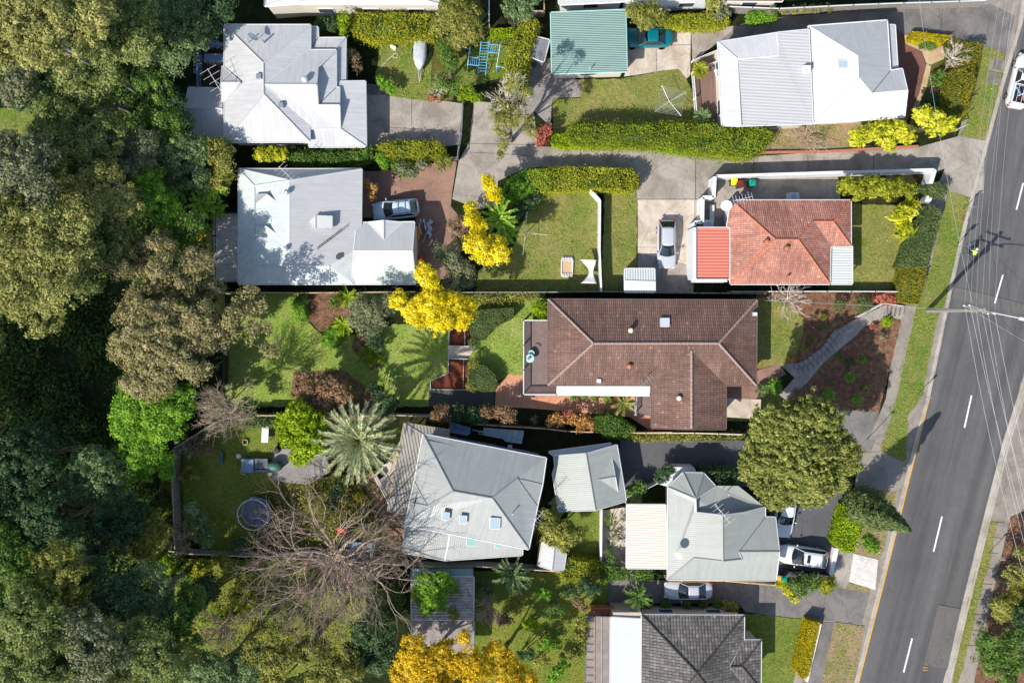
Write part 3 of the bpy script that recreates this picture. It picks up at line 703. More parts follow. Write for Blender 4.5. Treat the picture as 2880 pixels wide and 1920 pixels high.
def frondy(label, leafname, c, x, y, rpx, h, n, name, cat, seed=0, leafl=.42, leafw=.05, droop=.55, up=(.05, 1.1), stems=True, tr=.22, trunkmat='bark_dark', group=None, per=26, wid=1.0):
    p = P(*px(c, x, y), h); gz = ground(p.x, p.y); t = thing(name, label, cat, (p.x, p.y, gz), group=group); rnd = random.Random(seed)
    Rr = rpx/(CR[c][2]*28)*(CAMH-h)/80; m = MB(); C, N, D = [], [], []; hz = h-gz
    for i in range(n):
        a = i*2.39996+rnd.uniform(-.1, .1); f = i/n; el = up[1]+(up[0]-up[1])*f; L = Rr*(1.12 if el < .9 else .95)*rnd.uniform(.9, 1.05)
        d = Vector((math.cos(a)*math.cos(el), math.sin(a)*math.cos(el), math.sin(el))); pt = Vector((0, 0, hz-.1)); pts = [pt]; K = 9
        for k in range(K):
            d = (d+Vector((0, 0, -droop*1.6/K*(.5+k/K)))).normalized(); pt = pt+d*L/K*1.02; pts.append(pt)
        m.tube(pts, [.035*(1-.85*k/K)+.005 for k in range(K+1)], 4, cap=False)
        for k in range(per):
            s = (k+1)/per; q = s*K; i0 = min(K-1, int(q)); pp = pts[i0].lerp(pts[i0+1], q-i0); dd = (pts[i0+1]-pts[i0]).normalized()
            side = dd.cross(Vector((0, 0, 1))).normalized(); upv = side.cross(dd)
            for sg in (-1, 1):
                ll = leafl*math.sin(min(1, s*1.15+.12)*math.pi*.93)**.6*wid; ld = (side*sg*.8+dd*1.0+upv*.3).normalized()
                C.append(pp+ld*ll*.5); D.append(ld*1.0); N.append((upv+side*sg*-.35).normalized())
    C = np.array([tuple(v) for v in C]); D = np.array([tuple(v) for v in D]); N = np.array([tuple(v) for v in N])
    leaf_mesh('frond', C, N, leafl, leafw, [LM[leafname]], t, None, None, D)
    m.build('frond_stem', LM[leafname], t)
    if stems:
        prof = [(tr*1.3, 0)]; k = int(hz/.25)
        for j in range(k): prof += [(tr*(1.12 if j % 2 else .92), (j+.5)*hz/k)]
        m2 = MB(); m2.lathe((0, 0, -.1), prof+[(tr*.8, hz)], 10); m2.build('trunk', trunkmat, t)
    return t
# ---------------- bins
def bin_(label, lid, c, x, y, rz=0, group='wheelie bins beside the houses'):
    p = P(*px(c, x, y), 1.05); t = thing('wheelie_bin', label, 'bin', (p.x, p.y, .05), rz, group)
    MB().box((0, 0, .52), (.5, .55, .92), 0, 0, 1.12).build('body', 'bin_green', t)
    m = MB(); m.box((0, 0, 1.02), (.62, .68, .05)); m.box((0, -.02, 1.06), (.5, .54, .04), 0, 0, .9); m.tube([(-.25, .37, 1.0), (.25, .37, 1.0)], .02, 6); m.build('lid', lid, t)
    for s in (-1, 1):
        m = MB(); m.tube([(s*.22, .24, .1), (s*.3, .24, .1)], .1, 12); m.build('wheel', 'rubber', t)
# ---------------- cars
def grid(m, fn, nu, nv, mi=0):
    vs = [fn(i/(nu-1), j/(nv-1)) for i in range(nu) for j in range(nv)]
    return m.add(vs, [(i*nv+j, (i+1)*nv+j, (i+1)*nv+j+1, i*nv+j+1) for i in range(nu-1) for j in range(nv-1)], mi)
def car(name, label, cat, c, x, y, ang, L=4.6, Wd=1.8, H=1.5, paint='car_white', kind='sedan', z=.06, rails=False, sunroof=False, group='parked cars', zc=1.2, name2=None):
    p = P(*px(c, x, y), zc); t = thing(name, label, cat, (p.x, p.y, z), R(ang), group)
    Wd *= 1.06; L *= 1.02; h = Wd/2; hx = L/2
    wag = kind in ('wagon', 'suv'); van = kind == 'suv'
    belt = .92 if not van else 1.05
    def hw(s):   # half width along s in -1..1
        e = abs(s); k = 1-.06*e*e-.36*max(0, (e-.70)/.30)**2.6
        if s > .8: k -= .08*((s-.8)/.2)**2
        return h*k
    def deck(s):
        if kind == 'ute': return (.98 if s > .2 else 1.06) if s < .93 else .85
        f = belt+.02-(.24 if s > .35 else 0)*max(0, (s-.35)/.65)**1.8
        if not wag and s < -.55: f = belt+.08-.12*((-s-.55)/.45)**2
        if wag and s < -.9: f -= .15*((-s-.9)/.1)**2
        return f
    st_ = [-1, -.985, -.95, -.88, -.75, -.6, -.4, -.2, 0, .2, .4, .6, .75, .88, .95, .985, 1]
    m = MB(); ring = []
    for s in st_:
        w_ = hw(s); d = deck(s); lo = .22+.12*max(0, (abs(s)-.85)/.15); e = max(0, (abs(s)-.95)/.05)*.06
        ring.append([(s*hx, -w_*.9, lo), (s*hx, -w_, .42+e), (s*hx, -w_*1.0, .66), (s*hx, -w_*.955, d-.1-e), (s*hx, -w_*.86, d-.02-e), (s*hx, -w_*.45, d+.025-e), (s*hx, 0, d+.035-e)])
    full = [r+[(a, -b, q) for a, b, q in r[-2::-1]] for r in ring]; k = len(full[0]); vs = [v for r in full for v in r]
    fs = [(i*k+j, i*k+j+1, (i+1)*k+j+1, (i+1)*k+j) for i in range(len(full)-1) for j in range(k-1)]+[(i*k+k-1, i*k, (i+1)*k, (i+1)*k+k-1) for i in range(len(full)-1)]
    fs += [tuple(range(k-1, -1, -1)), tuple((len(full)-1)*k+j for j in range(k))]
    m.add(vs, fs); bd = m.build('body', paint, t, smooth=True); bm_fix(bd)
    # cabin: windscreen base, roof front, roof rear, rear glass base (x), as fractions of half length
    if kind == 'sedan': xs = (.38, .06, -.40, -.72)
    elif kind == 'ute': xs = (.38, .16, -.12, -.20)
    elif kind == 'wagon': xs = (.44, .10, -.68, -.90)
    else: xs = (.44, .12, -.70, -.92)
    x0, x1, x2, x3 = [v*hx for v in xs]; wb = h*.84; wt = h*.66; zt = H-.03
    bz = belt+.0
    def rf(u, v):
        xx = x2+(x1-x2)*u; yy = (v*2-1); return (xx-(.10*yy*yy if u == 1 else 0)+(.05*yy*yy if u == 0 else 0), yy*wt*(1-.04*(abs(u-.5)*2)**3), zt+.06*(1-yy*yy)*(1-.6*(abs(u*2-1))**3)-.02*(abs(yy) > .9))
    m = MB(); grid(m, rf, 9, 9); rb = m.build('roof', paint, t, smooth=True)
    sd = rb.modifiers.new('thick', 'SOLIDIFY'); sd.thickness = .04
    def pan(a0, a1, b0, b1, bul):   # a = base corners (x, y, z)*2, b = top corners
        a0, a1, b0, b1 = map(Vector, (a0, a1, b0, b1))
        def fn(u, v):
            q = a0.lerp(a1, v).lerp(b0.lerp(b1, v), u); return q+Vector(bul)*(1-(2*v-1)**2)
        return fn
    g = MB(); grid(g, pan((x0, -wb, bz), (x0, wb, bz), (x1, -wt*.95, zt), (x1, wt*.95, zt), (.24, 0, 0)), 4, 8); g.build('windscreen', 'car_glass', t, smooth=True)
    g = MB(); grid(g, pan((x3, wb*.97, bz+.04), (x3, -wb*.97, bz+.04), (x2, wt*.95, zt), (x2, -wt*.95, zt), (-.08, 0, 0)), 4, 8); g.build('rear_window', 'car_glass', t, smooth=True)
    for sg in (-1, 1):
        g = MB(); grid(g, pan((x3, sg*wb*.985, bz-.02), (x0, sg*wb*.985, bz-.02), (x2-.02, sg*wt*.985, zt-.01), (x1+.02, sg*wt*.985, zt-.01), (0, sg*.03, 0)), 4, 8); g.build('side_window', 'car_glass', t, smooth=True)
        pl = MB()
        pl.tube([(x0, sg*wb, bz-.02), (x1, sg*wt, zt+.01)], .035, 5); pl.tube([(x3, sg*wb*.98, bz), (x2, sg*wt, zt+.01)], .045, 5)
        pl.tube([(x1, sg*wt, zt+.01), ((x1+x2)/2, sg*(wt+.015), zt+.02), (x2, sg*wt, zt+.01)], .03, 5)
        pl.build('pillar', paint, t)
        mm = MB(); mm.box((x0-.18, sg*(h+.09), bz+.08), (.1, .22, .14), 0, 0, .8); mm.build('side_mirror', paint, t)
        for wx in (.62, -.60):
            ty = MB(); ty.lathe((0, 0, 0), [(.2, -.1), (.31, -.1), (.33, -.07), (.33, .07), (.31, .1), (.2, .1)], 18); to = ty.build('wheel', 'rubber', t, smooth=False)
            to.location = (wx*hx, sg*(h-.09), .33); to.rotation_euler = (R(90), 0, 0)
            rm = MB(); rm.lathe((0, 0, 0), [(.02, .105), (.08, .12), (.2, .1), (.2, -.1), (.02, -.1)], 12); ro = rm.build('rim', 'aluminium', to)
        hl = MB(); hl.box((hx*.945, sg*h*.66, .62), (.24, .34, .14), -sg*.5, 0, .8); hl.build('headlight', 'lamp_lens', t)
        tl = MB(); tl.box((-hx*.965, sg*h*.74, .8), (.16, .26, .16), sg*.35, 0, .85); tl.build('tail_light', 'tail_lens', t)
    nb = MB(); nb.box((hx*.985, 0, .42), (.06, .5, .11)); nb.build('number_plate', 'paint_white', t)
    gr = MB(); gr.box((hx*.985, 0, .62), (.05, h*.8, .1)); gr.build('grille', 'black_plastic', t)
    if rails:
        for sg in (-1, 1):
            r_ = MB(); r_.tube([(x1-.3, sg*(wt-.06), zt+.05), (x1-.36, sg*(wt-.06), zt+.1), (x2+.3, sg*(wt-.06), zt+.1), (x2+.2, sg*(wt-.06), zt+.05)], .022, 6); r_.build('roof_rail', 'black_plastic', t)
        for f in (.3, .68):
            r_ = MB(); r_.box((x2+(x1-x2)*f, 0, zt+.13), (.07, wt*1.9, .025)); r_.build('cross_bar', 'steel', t)
    if sunroof:
        s_ = MB(); grid(s_, lambda u, v: (x1-.62+.32*u, (v*2-1)*wt*.62, zt+.075-.02*(v*2-1)**2), 2, 6); s_.build('sunroof', 'car_glass', t)
    return t
# ================= terrain
def make_ground():
    xs = [-900, -400, -150]+[-90+2*i for i in range(0, 76)]+[90, 150, 400, 900]; ys = [-900, -400, -150, -90]+[-70+4*i for i in range(36)]+[90, 150, 400, 900]
    mb = MB(); mb.add([(x, y, ground(x, y)) for x in xs for y in ys], [(i*len(ys)+j, (i+1)*len(ys)+j, (i+1)*len(ys)+j+1, i*len(ys)+j+1) for i in range(len(xs)-1) for j in range(len(ys)-1)])
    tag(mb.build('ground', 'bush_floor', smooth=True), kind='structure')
make_ground()
patch('ground_verge', 'path_grey', 'S', [(2540, -60), (2905, -60), (2875, 62), (2822, 240), (2765, 455), (2716, 640), (2675, 819), (2612, 1125), (2580, 1240), (2500, 1565), (2411, 1920), (2395, 1990), (2200, 1990), (2290, 1750), (2310, 1700), (2350, 1500), (2400, 1380), (2440, 1250), (2490, 1130), (2530, 860), (2580, 700), (2620, 560), (2690, 400), (2740, 200), (2690, 60), (2560, 50)])
LK = [(2895, -60), (2875, 62), (2822, 240), (2765, 455), (2716, 640), (2675, 819), (2612, 1125), (2580, 1240), (2500, 1565), (2411, 1920), (2395, 1990)]
RK = [(3200, -60), (3060, 300), (2960, 700), (2874, 1076), (2821, 1240), (2773, 1427), (2716, 1656), (2660, 1886), (2635, 1990)]
patch('road', 'asphalt', 'S', LK+RK[::-1])
patch('road_repair', 'asphalt_old', 'H', [(1618, 676), (1800, 718), (2300, 850), (2300, 905), (2000, 832), (1603, 742)], 1)
patch('road_repair', 'asphalt_old', 'O', [(778, 1060), (925, 1085), (838, 1480), (685, 1450)], 1)
tag(strip('kerb', 'concrete_kerb', 'S', [(x-9, y) for x, y in LK], .28, -.1, .13, .35), kind='structure')
tag(strip('gutter_apron', 'concrete_kerb', 'S', [(x-3, y) for x, y in LK], .34, -.1, .03), kind='structure')
tag(strip('kerb', 'concrete_kerb', 'S', [(x+17, y) for x, y in RK], .2, -.1, .13), kind='structure')
tag(strip('gutter_apron', 'concrete_kerb', 'S', [(x+7, y) for x, y in RK], .5, -.1, .03), kind='structure')
tag(strip('yellow_line', 'line_yellow', 'S', [(2613, 1119), (2583, 1240), (2503, 1565), (2414, 1920), (2398, 1990)], .11, -.05, .052), kind='structure')
for a, b in (((2877, 515), (2858, 590)), ((2820, 773), (2797, 853)), ((2732, 1111), (2712, 1202)), ((2649, 1451), (2625, 1550)), ((2565, 1793), (2541, 1889))):
    tag(strip('lane_marking', 'line_white', 'S', [a, b], .15, -.05, .052), kind='structure')
V_ = [(2915, 1000), (2870, 1076), (2839, 1240), (2790, 1427), (2734, 1656), (2678, 1886), (2660, 1990)]
patch('footpath', 'path_grey', 'S', V_+[(2720, 1990), (2745, 1900), (2790, 1680), (2842, 1452), (2900, 1430), (3300, 1300), (3300, 700), (2980, 900)])
patch('mulch_bed', 'mulch', 'S', [(2842, 1452), (2880, 1440), (3300, 1350), (3300, 1990), (2725, 1990), (2790, 1680)])
patch('verge_lawn', 'lawn_dry', 'O', [(1110, 535), (1160, 515), (1130, 720), (1055, 970), (985, 1290), (905, 1580), (868, 1580), (935, 1200), (1010, 880), (1065, 680)], 1)
# front verges
patch('verge_lawn', 'lawn_verge', 'D', [(2085, 318), (2180, 345), (2235, 375), (2170, 700), (2110, 945), (2020, 938), (1915, 915), (1985, 790), (1965, 760), (2020, 600), (2060, 420)], 1)
patch('verge_lawn', 'lawn_verge', 'H', [(1580, 115), (1712, 160), (1640, 520), (1600, 700), (1520, 850), (1430, 1310), (1290, 1500), (1220, 1500), (1270, 1270), (1335, 960), (1395, 790), (1440, 700), (1500, 460)], 1)
patch('verge_lawn', 'lawn_verge', 'L', [(1845, -10), (1960, -10), (1960, 370), (1930, 385), (1780, 315), (1800, 200)], 1)
patch('verge_lawn', 'lawn_bare', 'L', [(1690, 578), (1885, 590), (1865, 700), (1800, 1000), (1760, 1057), (1600, 1012), (1640, 830), (1620, 700)], 1)
patch('verge_lawn', 'lawn_bare', 'L', [(1545, 1208), (1700, 1255), (1705, 1288), (1535, 1258)], 2)
patch('verge_lawn', 'lawn_bare', 'O', [(108, 1170), (300, 1195), (235, 1568), (225, 1720), (-20, 1720), (20, 1568)], 2)
patch('verge_path', 'concrete_dark', 'O', [(-30, 1168), (105, 1176), (20, 1568), (-20, 1720), (-130, 1720)], 1)
patch('drive_crossing', 'concrete', 'D', [(1900, 920), (2090, 950), (2075, 1300), (1980, 1330), (1850, 1290), (1880, 1130), (1890, 1000)], 1)
patch('drain_cover', 'path_grey', 'D', [(2130, 388), (2235, 410), (2215, 495), (2110, 475)], 2)
patch('drain_cover', 'concrete_dark', 'D', [(2108, 483), (2213, 505), (2185, 580), (2090, 565)], 2)
patch('drain_cover', 'concrete_dark', 'D', [(2145, 398), (2205, 412), (2190, 480), (2135, 466)], 3)
patch('drive_crossing', 'path_grey', 'L', [(1640, 330), (1780, 315), (1925, 390), (1885, 590), (1600, 560)], 1)
patch('service_cover', 'brick_red', 'H', [(1662, 260), (1700, 262), (1695, 295), (1658, 292)], 3)
for a, b in (((1960, 395), (1875, 590)), ((1440, 700), (1280, 1200))): pass
# driveways and yards
patch('driveway', 'concrete_dark', 'D', [(1500, 45), (2130, 30), (2290, 110), (2235, 372), (2085, 318), (1860, 245), (1545, 240), (1540, 320), (1400, 320), (900, 330), (290, 320), (280, 290), (440, 165), (700, 120)])  # dark concrete tone also carries the shade of the stretch behind the white house
patch('driveway', 'concrete_pale', 'C', [(1375, 195), (1640, 195), (1820, 195), (1815, 520), (1790, 545), (1730, 478), (1600, 492), (1500, 510), (1360, 530), (1380, 460)], 1)
patch('driveway', 'concrete', 'C', [(1822, 195), (2150, 180), (1960, 330), (1830, 430)], 1)
patch('driveway', 'concrete', 'S', [(1333, 285), (1500, 300), (1512, 412), (1560, 414), (1830, 414), (1900, 428), (1960, 437), (2130, 440), (2350, 425), (2560, 420), (2690, 385), (2710, 440), (2700, 500), (2660, 540), (2655, 475), (2640, 480), (2012, 494), (2003, 500), (2000, 550), (1970, 555), (1960, 640), (1950, 745), (1950, 822), (1793, 822), (1793, 600), (1790, 530), (1700, 470), (1510, 470), (1460, 480), (1400, 510), (1400, 575), (1350, 590), (1272, 560), (1290, 455), (1320, 400)], 1)
patch('driveway', 'concrete_pale', 'S', [(1794, 562), (1952, 562), (1948, 748), (1794, 710)], 2)
patch('driveway', 'concrete', 'B', [(1280, 650), (1490, 665), (1780, 690), (1962, 715), (1935, 1000), (1280, 1060)], 1)
patch('front_yard', 'clay_ground', 'B', [(1270, 1180), (1385, 1180), (1925, 1100), (1890, 1330), (1880, 1420), (2000, 1568), (1900, 1900), (1640, 1980), (1640, 1500), (1270, 1500)])
patch('side_path', 'concrete_dark', 'B', [(1150, 560), (1500, 600), (1480, 680), (1300, 1060), (1290, 1000)])
patch('back_lawn', 'lawn_verge', 'B', [(1400, 275), (1750, 262), (1745, 705), (1490, 668), (1360, 560)], 1)
patch('back_lawn', 'lawn_green', 'C', [(430, 255), (620, 225), (580, 520), (430, 560), (160, 640), (200, 430)], 1)
patch('garden_bed', 'leafy_ground', 'C', [(-20, 250), (200, 280), (230, 430), (180, 690), (-20, 700)])
patch('side_garden', 'soil', 'C', [(430, -60), (900, -60), (860, 90), (860, 400), (700, 400), (660, 700), (430, 700)])
patch('front_lawn', 'lawn_dry', 'C', [(865, 680), (1060, 680), (1060, 550), (1340, 545), (1600, 493), (1735, 480), (1790, 545), (1830, 640), (1860, 870), (1000, 900), (880, 930)], 1)
patch('paving', 'flagstone', 'C', [(740, 400), (860, 400), (870, 510), (1060, 555), (1060, 672), (868, 678), (850, 870), (690, 720), (640, 620)], 1)
patch('back_lawn', 'lawn_dry', 'S', [(1520, 550), (1640, 522), (1685, 560), (1688, 822), (1340, 822), (1345, 760), (1440, 700), (1480, 600)], 1)
patch('back_lawn', 'lawn_dry', 'S', [(1700, 535), (1791, 530), (1791, 735), (1780, 822), (1692, 822)], 1)
patch('back_lawn', 'lawn_fine', 'F', [(330, 545), (900, 545), (900, 750), (1000, 840), (1230, 840), (1500, 760), (1870, 780), (1865, 1100), (1740, 1170), (1730, 1330), (530, 1330), (330, 1290), (310, 900)], 1)
patch('mulch_bed', 'mulch', 'F', [(900, 545), (1200, 540), (1190, 730), (1100, 790), (980, 815), (890, 725)], 2)
patch('mulch_bed', 'mulch', 'F', [(1220, 840), (1330, 820), (1400, 960), (1400, 1060), (1330, 1080), (1200, 930)], 2)
patch('mulch_bed', 'mulch', 'F', [(800, 1090), (1150, 1080), (1280, 1180), (1500, 1290), (1500, 1420), (900, 1420), (780, 1250)], 2)
patch('mulch_bed', 'bark_mulch', 'G', [(155, 700), (295, 700), (290, 912), (155, 912)], 2)
patch('mulch_bed', 'bark_mulch', 'G', [(148, 1003), (290, 1003), (275, 1213), (25, 1210), (25, 1155), (148, 1100)], 2)
patch('paving', 'concrete_pale', 'G', [(148, 912), (345, 915), (285, 1003), (146, 1000)], 2)
patch('gravel_path', 'paver_dark', 'G', [(15, 1216), (475, 1226), (462, 1330), (15, 1330)], 2)
patch('garden_bed', 'soil', 'G', [(-20, 1325), (840, 1345), (1560, 1400), (1560, 1530), (-20, 1480)])
patch('back_lawn', 'lawn_fine', 'G', [(320, 590), (700, 570), (840, 590), (840, 735), (672, 735), (668, 1120), (560, 1110), (490, 1160), (480, 1230), (270, 1230), (285, 1000), (350, 920), (290, 700)], 1)
patch('paving', 'terracotta', 'G', [(560, 1110), (670, 1116), (700, 1240), (900, 1250), (1560, 1250), (1560, 1510), (1400, 1400), (840, 1352), (700, 1340), (470, 1330), (480, 1190)], 1)
patch('front_lawn', 'lawn_dry', 'H', [(440, 740), (560, 740), (650, 770), (735, 850), (742, 930), (705, 1060), (630, 1122), (440, 1150)], 1)
patch('mulch_bed', 'mulch', 'H', [(470, 700), (1300, 700), (1300, 765), (1210, 770), (1060, 845), (930, 930), (880, 1010), (740, 1118), (630, 1122), (480, 1160)])
patch('mulch_bed', 'mulch', 'H', [(1050, 905), (1200, 848), (1245, 850), (1310, 860), (1280, 1000), (1180, 1400), (700, 1370), (630, 1320), (860, 1060)])
patch('garden_path', 'stone_path', 'H', [(600, 1120), (750, 1110), (870, 1010), (940, 920), (1060, 850), (1210, 770), (1320, 780), (1395, 788), (1372, 880), (1240, 848), (1100, 900), (1040, 960), (860, 1110), (760, 1230), (640, 1330), (600, 1300), (690, 1200)], 1)
patch('front_paving', 'clay_ground', 'H', [(300, 1160), (475, 1160), (600, 1118), (640, 1180), (500, 1250), (470, 1320), (290, 1330)], 1)
patch('front_paving', 'concrete_pale', 'H', [(285, 1318), (495, 1326), (490, 1440), (285, 1428)], 2)
patch('verge_path', 'path_grey', 'H', [(1320, 780), (1395, 790), (1290, 1280), (1210, 1560), (1120, 1560), (1240, 1270), (1300, 1000)], 1)
patch('front_lawn', 'lawn_dry', 'H', [(1000, 195), (1280, 200), (1375, 330), (1330, 560), (1300, 640), (1300, 700), (880, 700)], 1)
patch('side_yard', 'concrete', 'H', [(240, 30), (940, 30), (955, 170), (330, 175), (305, 330), (100, 330), (150, 150), (240, 150)], 2)
patch('garden_bed', 'soil', 'H', [(940, 30), (1480, 20), (1480, 200), (955, 200)])
patch('front_paving', 'brick_red', 'D', [(1470, 180), (1545, 240), (1550, 300), (1660, 350), (1690, 440), (1640, 640), (1600, 740), (1540, 860), (1440, 860)], 1)
patch('garden_edging', 'sandstone', 'D', [(1540, 238), (1575, 240), (1600, 290), (1710, 345), (1800, 310), (1810, 400), (1720, 440), (1690, 430), (1660, 350), (1550, 300)], 2)
patch('garden_edging', 'sandstone', 'D', [(1692, 432), (1722, 450), (1690, 600), (1630, 740), (1590, 750), (1640, 640)], 2)
patch('garden_bed', 'leafy_ground', 'D', [(1575, 240), (1620, 200), (1865, 245), (2080, 320), (2000, 800), (1640, 900), (1560, 860), (1690, 600), (1722, 450)])
patch('side_yard', 'lawn_bare', 'D', [(600, 840), (1290, 820), (1260, 1000), (560, 1030)], 1)
patch('footpath', 'path_grey', 'D', [(540, 1010), (1200, 985), (1640, 985), (1640, 1010), (1000, 1030), (540, 1040)], 2)
patch('front_lawn', 'lawn_green', 'N', [(1400, 480), (1690, 500), (1972, 530), (1870, 920), (1870, 995), (1800, 1200), (1400, 1200)], 1)
patch('driveway', 'concrete_dark', 'L', [(-250, 1200), (620, 1205), (1060, 1240), (1480, 1255), (1708, 1285), (1650, 1505), (1400, 1480), (1040, 1448), (850, 1420), (800, 1360), (-250, 1360)])
patch('driveway', 'asphalt_drive', 'L', [(1000, 600), (1520, 560), (1512, 640), (1450, 900), (1450, 960), (1490, 985), (1430, 1180), (1060, 1180)], 1)
patch('driveway', 'concrete_white', 'L', [(1590, 1015), (1762, 1060), (1742, 1268), (1558, 1212)], 1)
patch('footpath', 'concrete', 'L', [(1488, 975), (1592, 1013), (1560, 1212), (1532, 1262), (1455, 1195)], 2)
patch('driveway', 'asphalt_drive', 'L', [(-130, 235), (800, 240), (1000, 250), (1000, 560), (530, 560), (350, 420), (230, 530), (100, 620), (-130, 620)])
patch('back_lawn', 'lawn_shade', 'J', [(40, 300), (280, 110), (690, 140), (680, 560), (560, 620), (500, 1000), (230, 990), (40, 900)], 1)
patch('garden_bed', 'leafy_ground', 'J', [(-130, 360), (0, 270), (290, 100), (300, 200), (90, 420), (60, 1000), (-110, 1000)])
patch('paving', 'flagstone', 'J', [(660, 298), (1000, 298), (1060, 450), (900, 545), (645, 515)], 2)
patch('garden_ground', 'leafy_ground', 'J', [(500, 560), (1500, 430), (1560, 1060), (400, 1040)])
patch('clay_yard', 'clay_ground', 'J', [(1250, 500), (1330, 470), (1600, 600), (1560, 1000), (1470, 960), (1400, 760)], 1)
patch('back_lawn', 'lawn_shade', 'J', [(-20, 1050), (1000, 1060), (1300, 1110), (1300, 1650), (700, 1900), (-20, 1600)], 1)
patch('back_lawn', 'lawn_shade', 'M', [(690, 130), (1790, 150), (1790, 430), (1620, 520), (1620, 1200), (690, 1200)], 1)
patch('courtyard', 'concrete_pale', 'K', [(1568, 722), (1790, 690), (1790, 1085), (1572, 1088)], 2)
patch('courtyard_lawn', 'lawn_green', 'K', [(1340, 690), (1566, 725), (1568, 1060), (1340, 1060)], 1)
patch('side_yard', 'soil', 'K', [(180, 60), (1700, 200), (1700, 300), (1200, 330), (180, 130)], 1)
patch('clearing', 'lawn_verge', 'S', [(-80, 280), (60, 275), (95, 300), (105, 360), (70, 410), (20, 425), (-80, 400)], 1, True)
patch('clearing', 'lawn_green', 'S', [(290, 180), (340, 170), (385, 270), (340, 300), (290, 260)], 1, True)
patch('clearing', 'lawn_green', 'S', [(275, 835), (310, 828), (338, 850), (345, 900), (325, 950), (300, 930), (280, 880)], 1, True)
patch('clearing', 'lawn_verge', 'S', [(410, 280), (450, 300), (400, 370), (385, 350)], 1, True)
# joints in the concrete
for pts in (((1618, 676), (1800, 718), (2300, 850)), ((1603, 742), (2000, 832), (2300, 905)), ((1850, 733), (1838, 800)), ((1880, 850), (1990, 1120), (2150, 1400)), ((1620, 680), (1560, 900)), ((1900, 880), (2010, 1000))): tag(strip('road_crack', 'valley', 'H', pts, .05, .03, .056), kind='structure')
for pts in (((680, 1452), (838, 1482)), ((780, 1060), (925, 1086)), ((780, 1060), (685, 1450))): tag(strip('road_crack', 'valley', 'O', pts, .045, .03, .056), kind='structure')
tag(strip('road_mark', 'line_yellow', 'O', [(682, 1464), (712, 1466)], .07, .03, .054), kind='structure'); tag(strip('road_mark', 'line_yellow', 'O', [(682, 1480), (712, 1482)], .07, .03, .054), kind='structure')
def joint(c, a, b, w_=.03, z=.085): tag(strip('paving_joint', 'valley', c, [a, b], w_, z-.02, z), kind='structure')
for c, a, b in (('C', (1580, 300), (1582, 500)), ('C', (1420, 322), (1820, 312)), ('C', (300, 1052), (470, 1060)), ('C', (480, 1060), (735, 1075)), ('C', (1555, 1180), (1745, 1040)), ('C', (1850, 1050), (1852, 1375)), ('C', (1450, 1375), (1890, 1375)), ('C', (250, 990), (740, 1000)), ('G', (1455, 235), (1850, 232)), ('B', (1612, 680), (1612, 870)), ('B', (1450, 880), (1930, 905)), ('D', (1335, 1030), (1333, 1150)), ('D', (890, 1045), (893, 1160)), ('D', (525, 1050), (525, 1165)), ('D', (135, 1040), (132, 1345)), ('L', (1270, 640), (1130, 960)), ('L', (985, 1260), (975, 1390)), ('L', (1405, 1265), (1375, 1440)), ('D', (1800, 60), (1785, 220)), ('D', (2120, 110), (2090, 310))): joint(c, a, b)
for i in range(9):
    y = 520+i*100; xl = 1140-.2*(i*100); joint('O', (xl-30, y), (xl+70, y+8), .03, .055)
# ================= houses
def house(name, label, c, x, y, cat='house'):
    p = P(*px(c, x, y), 0); t = thing(name, label, cat, (0, 0, 0)); return t
# --- white metal roof house, top left
h1 = house('house', 'large house with white metal hipped roof, satellite dish and low verandah roofs, beside the bushland', 'B', 600, 570)
r1 = roof(h1, 'metal_white', 'B', [(322, 172, 3.3), (914, 172, 3.3), (908, 975, 3.3), (322, 978, 3.3), (590, 435, 4.5), (592, 648, 4.5)],
          [(0, 1, 4), (0, 4, 5, 3), (3, 5, 2), (1, 2, 5, 4)], wall='white_wall', gut='gutter_light', cap='metal_white2')
r1b = roof(h1, 'metal_white', 'B', [(603, 582, 4.5), (955, 583, 4.5), (965, 460, 3.88), (1090, 345, 3.3), (908, 345, 3.3), (965, 725, 3.83), (1113, 725, 3.8), (1118, 883, 3.05), (912, 885, 3.22)],
           [(0, 4, 3, 2, 1), (0, 1, 5, 6, 7, 8)], th=.08, cap='metal_white2')
mb = MB(); q = [W3('B', 960, 460, 3.85), W3('B', 957, 583, 4.45), W3('B', 963, 725, 3.8)]; mb.add([(v.x-.12, v.y, v.z) for v in q]+[(v.x-.12, v.y, 3.3) for v in q], [(0, 1, 4, 3), (1, 2, 5, 4)]); mb.build('gable_wall', 'white_wall', h1)
roof(h1, 'metal_white', 'B', [(965, 460, 3.6), (1090, 345, 3.24), (1090, 605, 3.2), (965, 725, 3.6), (1115, 602, 3.2), (1113, 725, 3.57)], [(0, 1, 2, 3), (3, 2, 4, 5)], th=.08)
roof(h1, 'metal_white', 'B', [(914, 186, 2.9), (965, 188, 2.75), (968, 262, 2.75), (1157, 260, 2.65), (1153, 562, 2.65), (1090, 600, 2.95), (1090, 335, 2.95), (914, 335, 2.95)], [(0, 1, 2, 7), (2, 3, 6, 7), (3, 4, 5, 6)], wall='white_wall', over=.3)
roof(h1, 'metal_white', 'B', [(1118, 562, 2.95), (1292, 560, 2.55), (1298, 1010, 2.5), (1118, 885, 2.98), (905, 1010, 2.6), (912, 890, 3.0)], [(0, 1, 2, 3), (3, 2, 4, 5)], wall='white_wall', over=.3)
roof(h1, 'metal_white', 'B', [(308, 455, 3.3), (430, 568, 4.0), (300, 568, 4.0), (308, 700, 3.3)], [(0, 1, 2), (2, 1, 3)], th=.07)
roof(h1, 'metal_bluegrey', 'B', [(75, 605, 2.4), (300, 612, 2.4), (306, 748, 2.95), (50, 745, 2.95), (320, 938, 2.4), (68, 938, 2.4)], [(0, 1, 2, 3), (3, 2, 4, 5)], name='carport_roof')
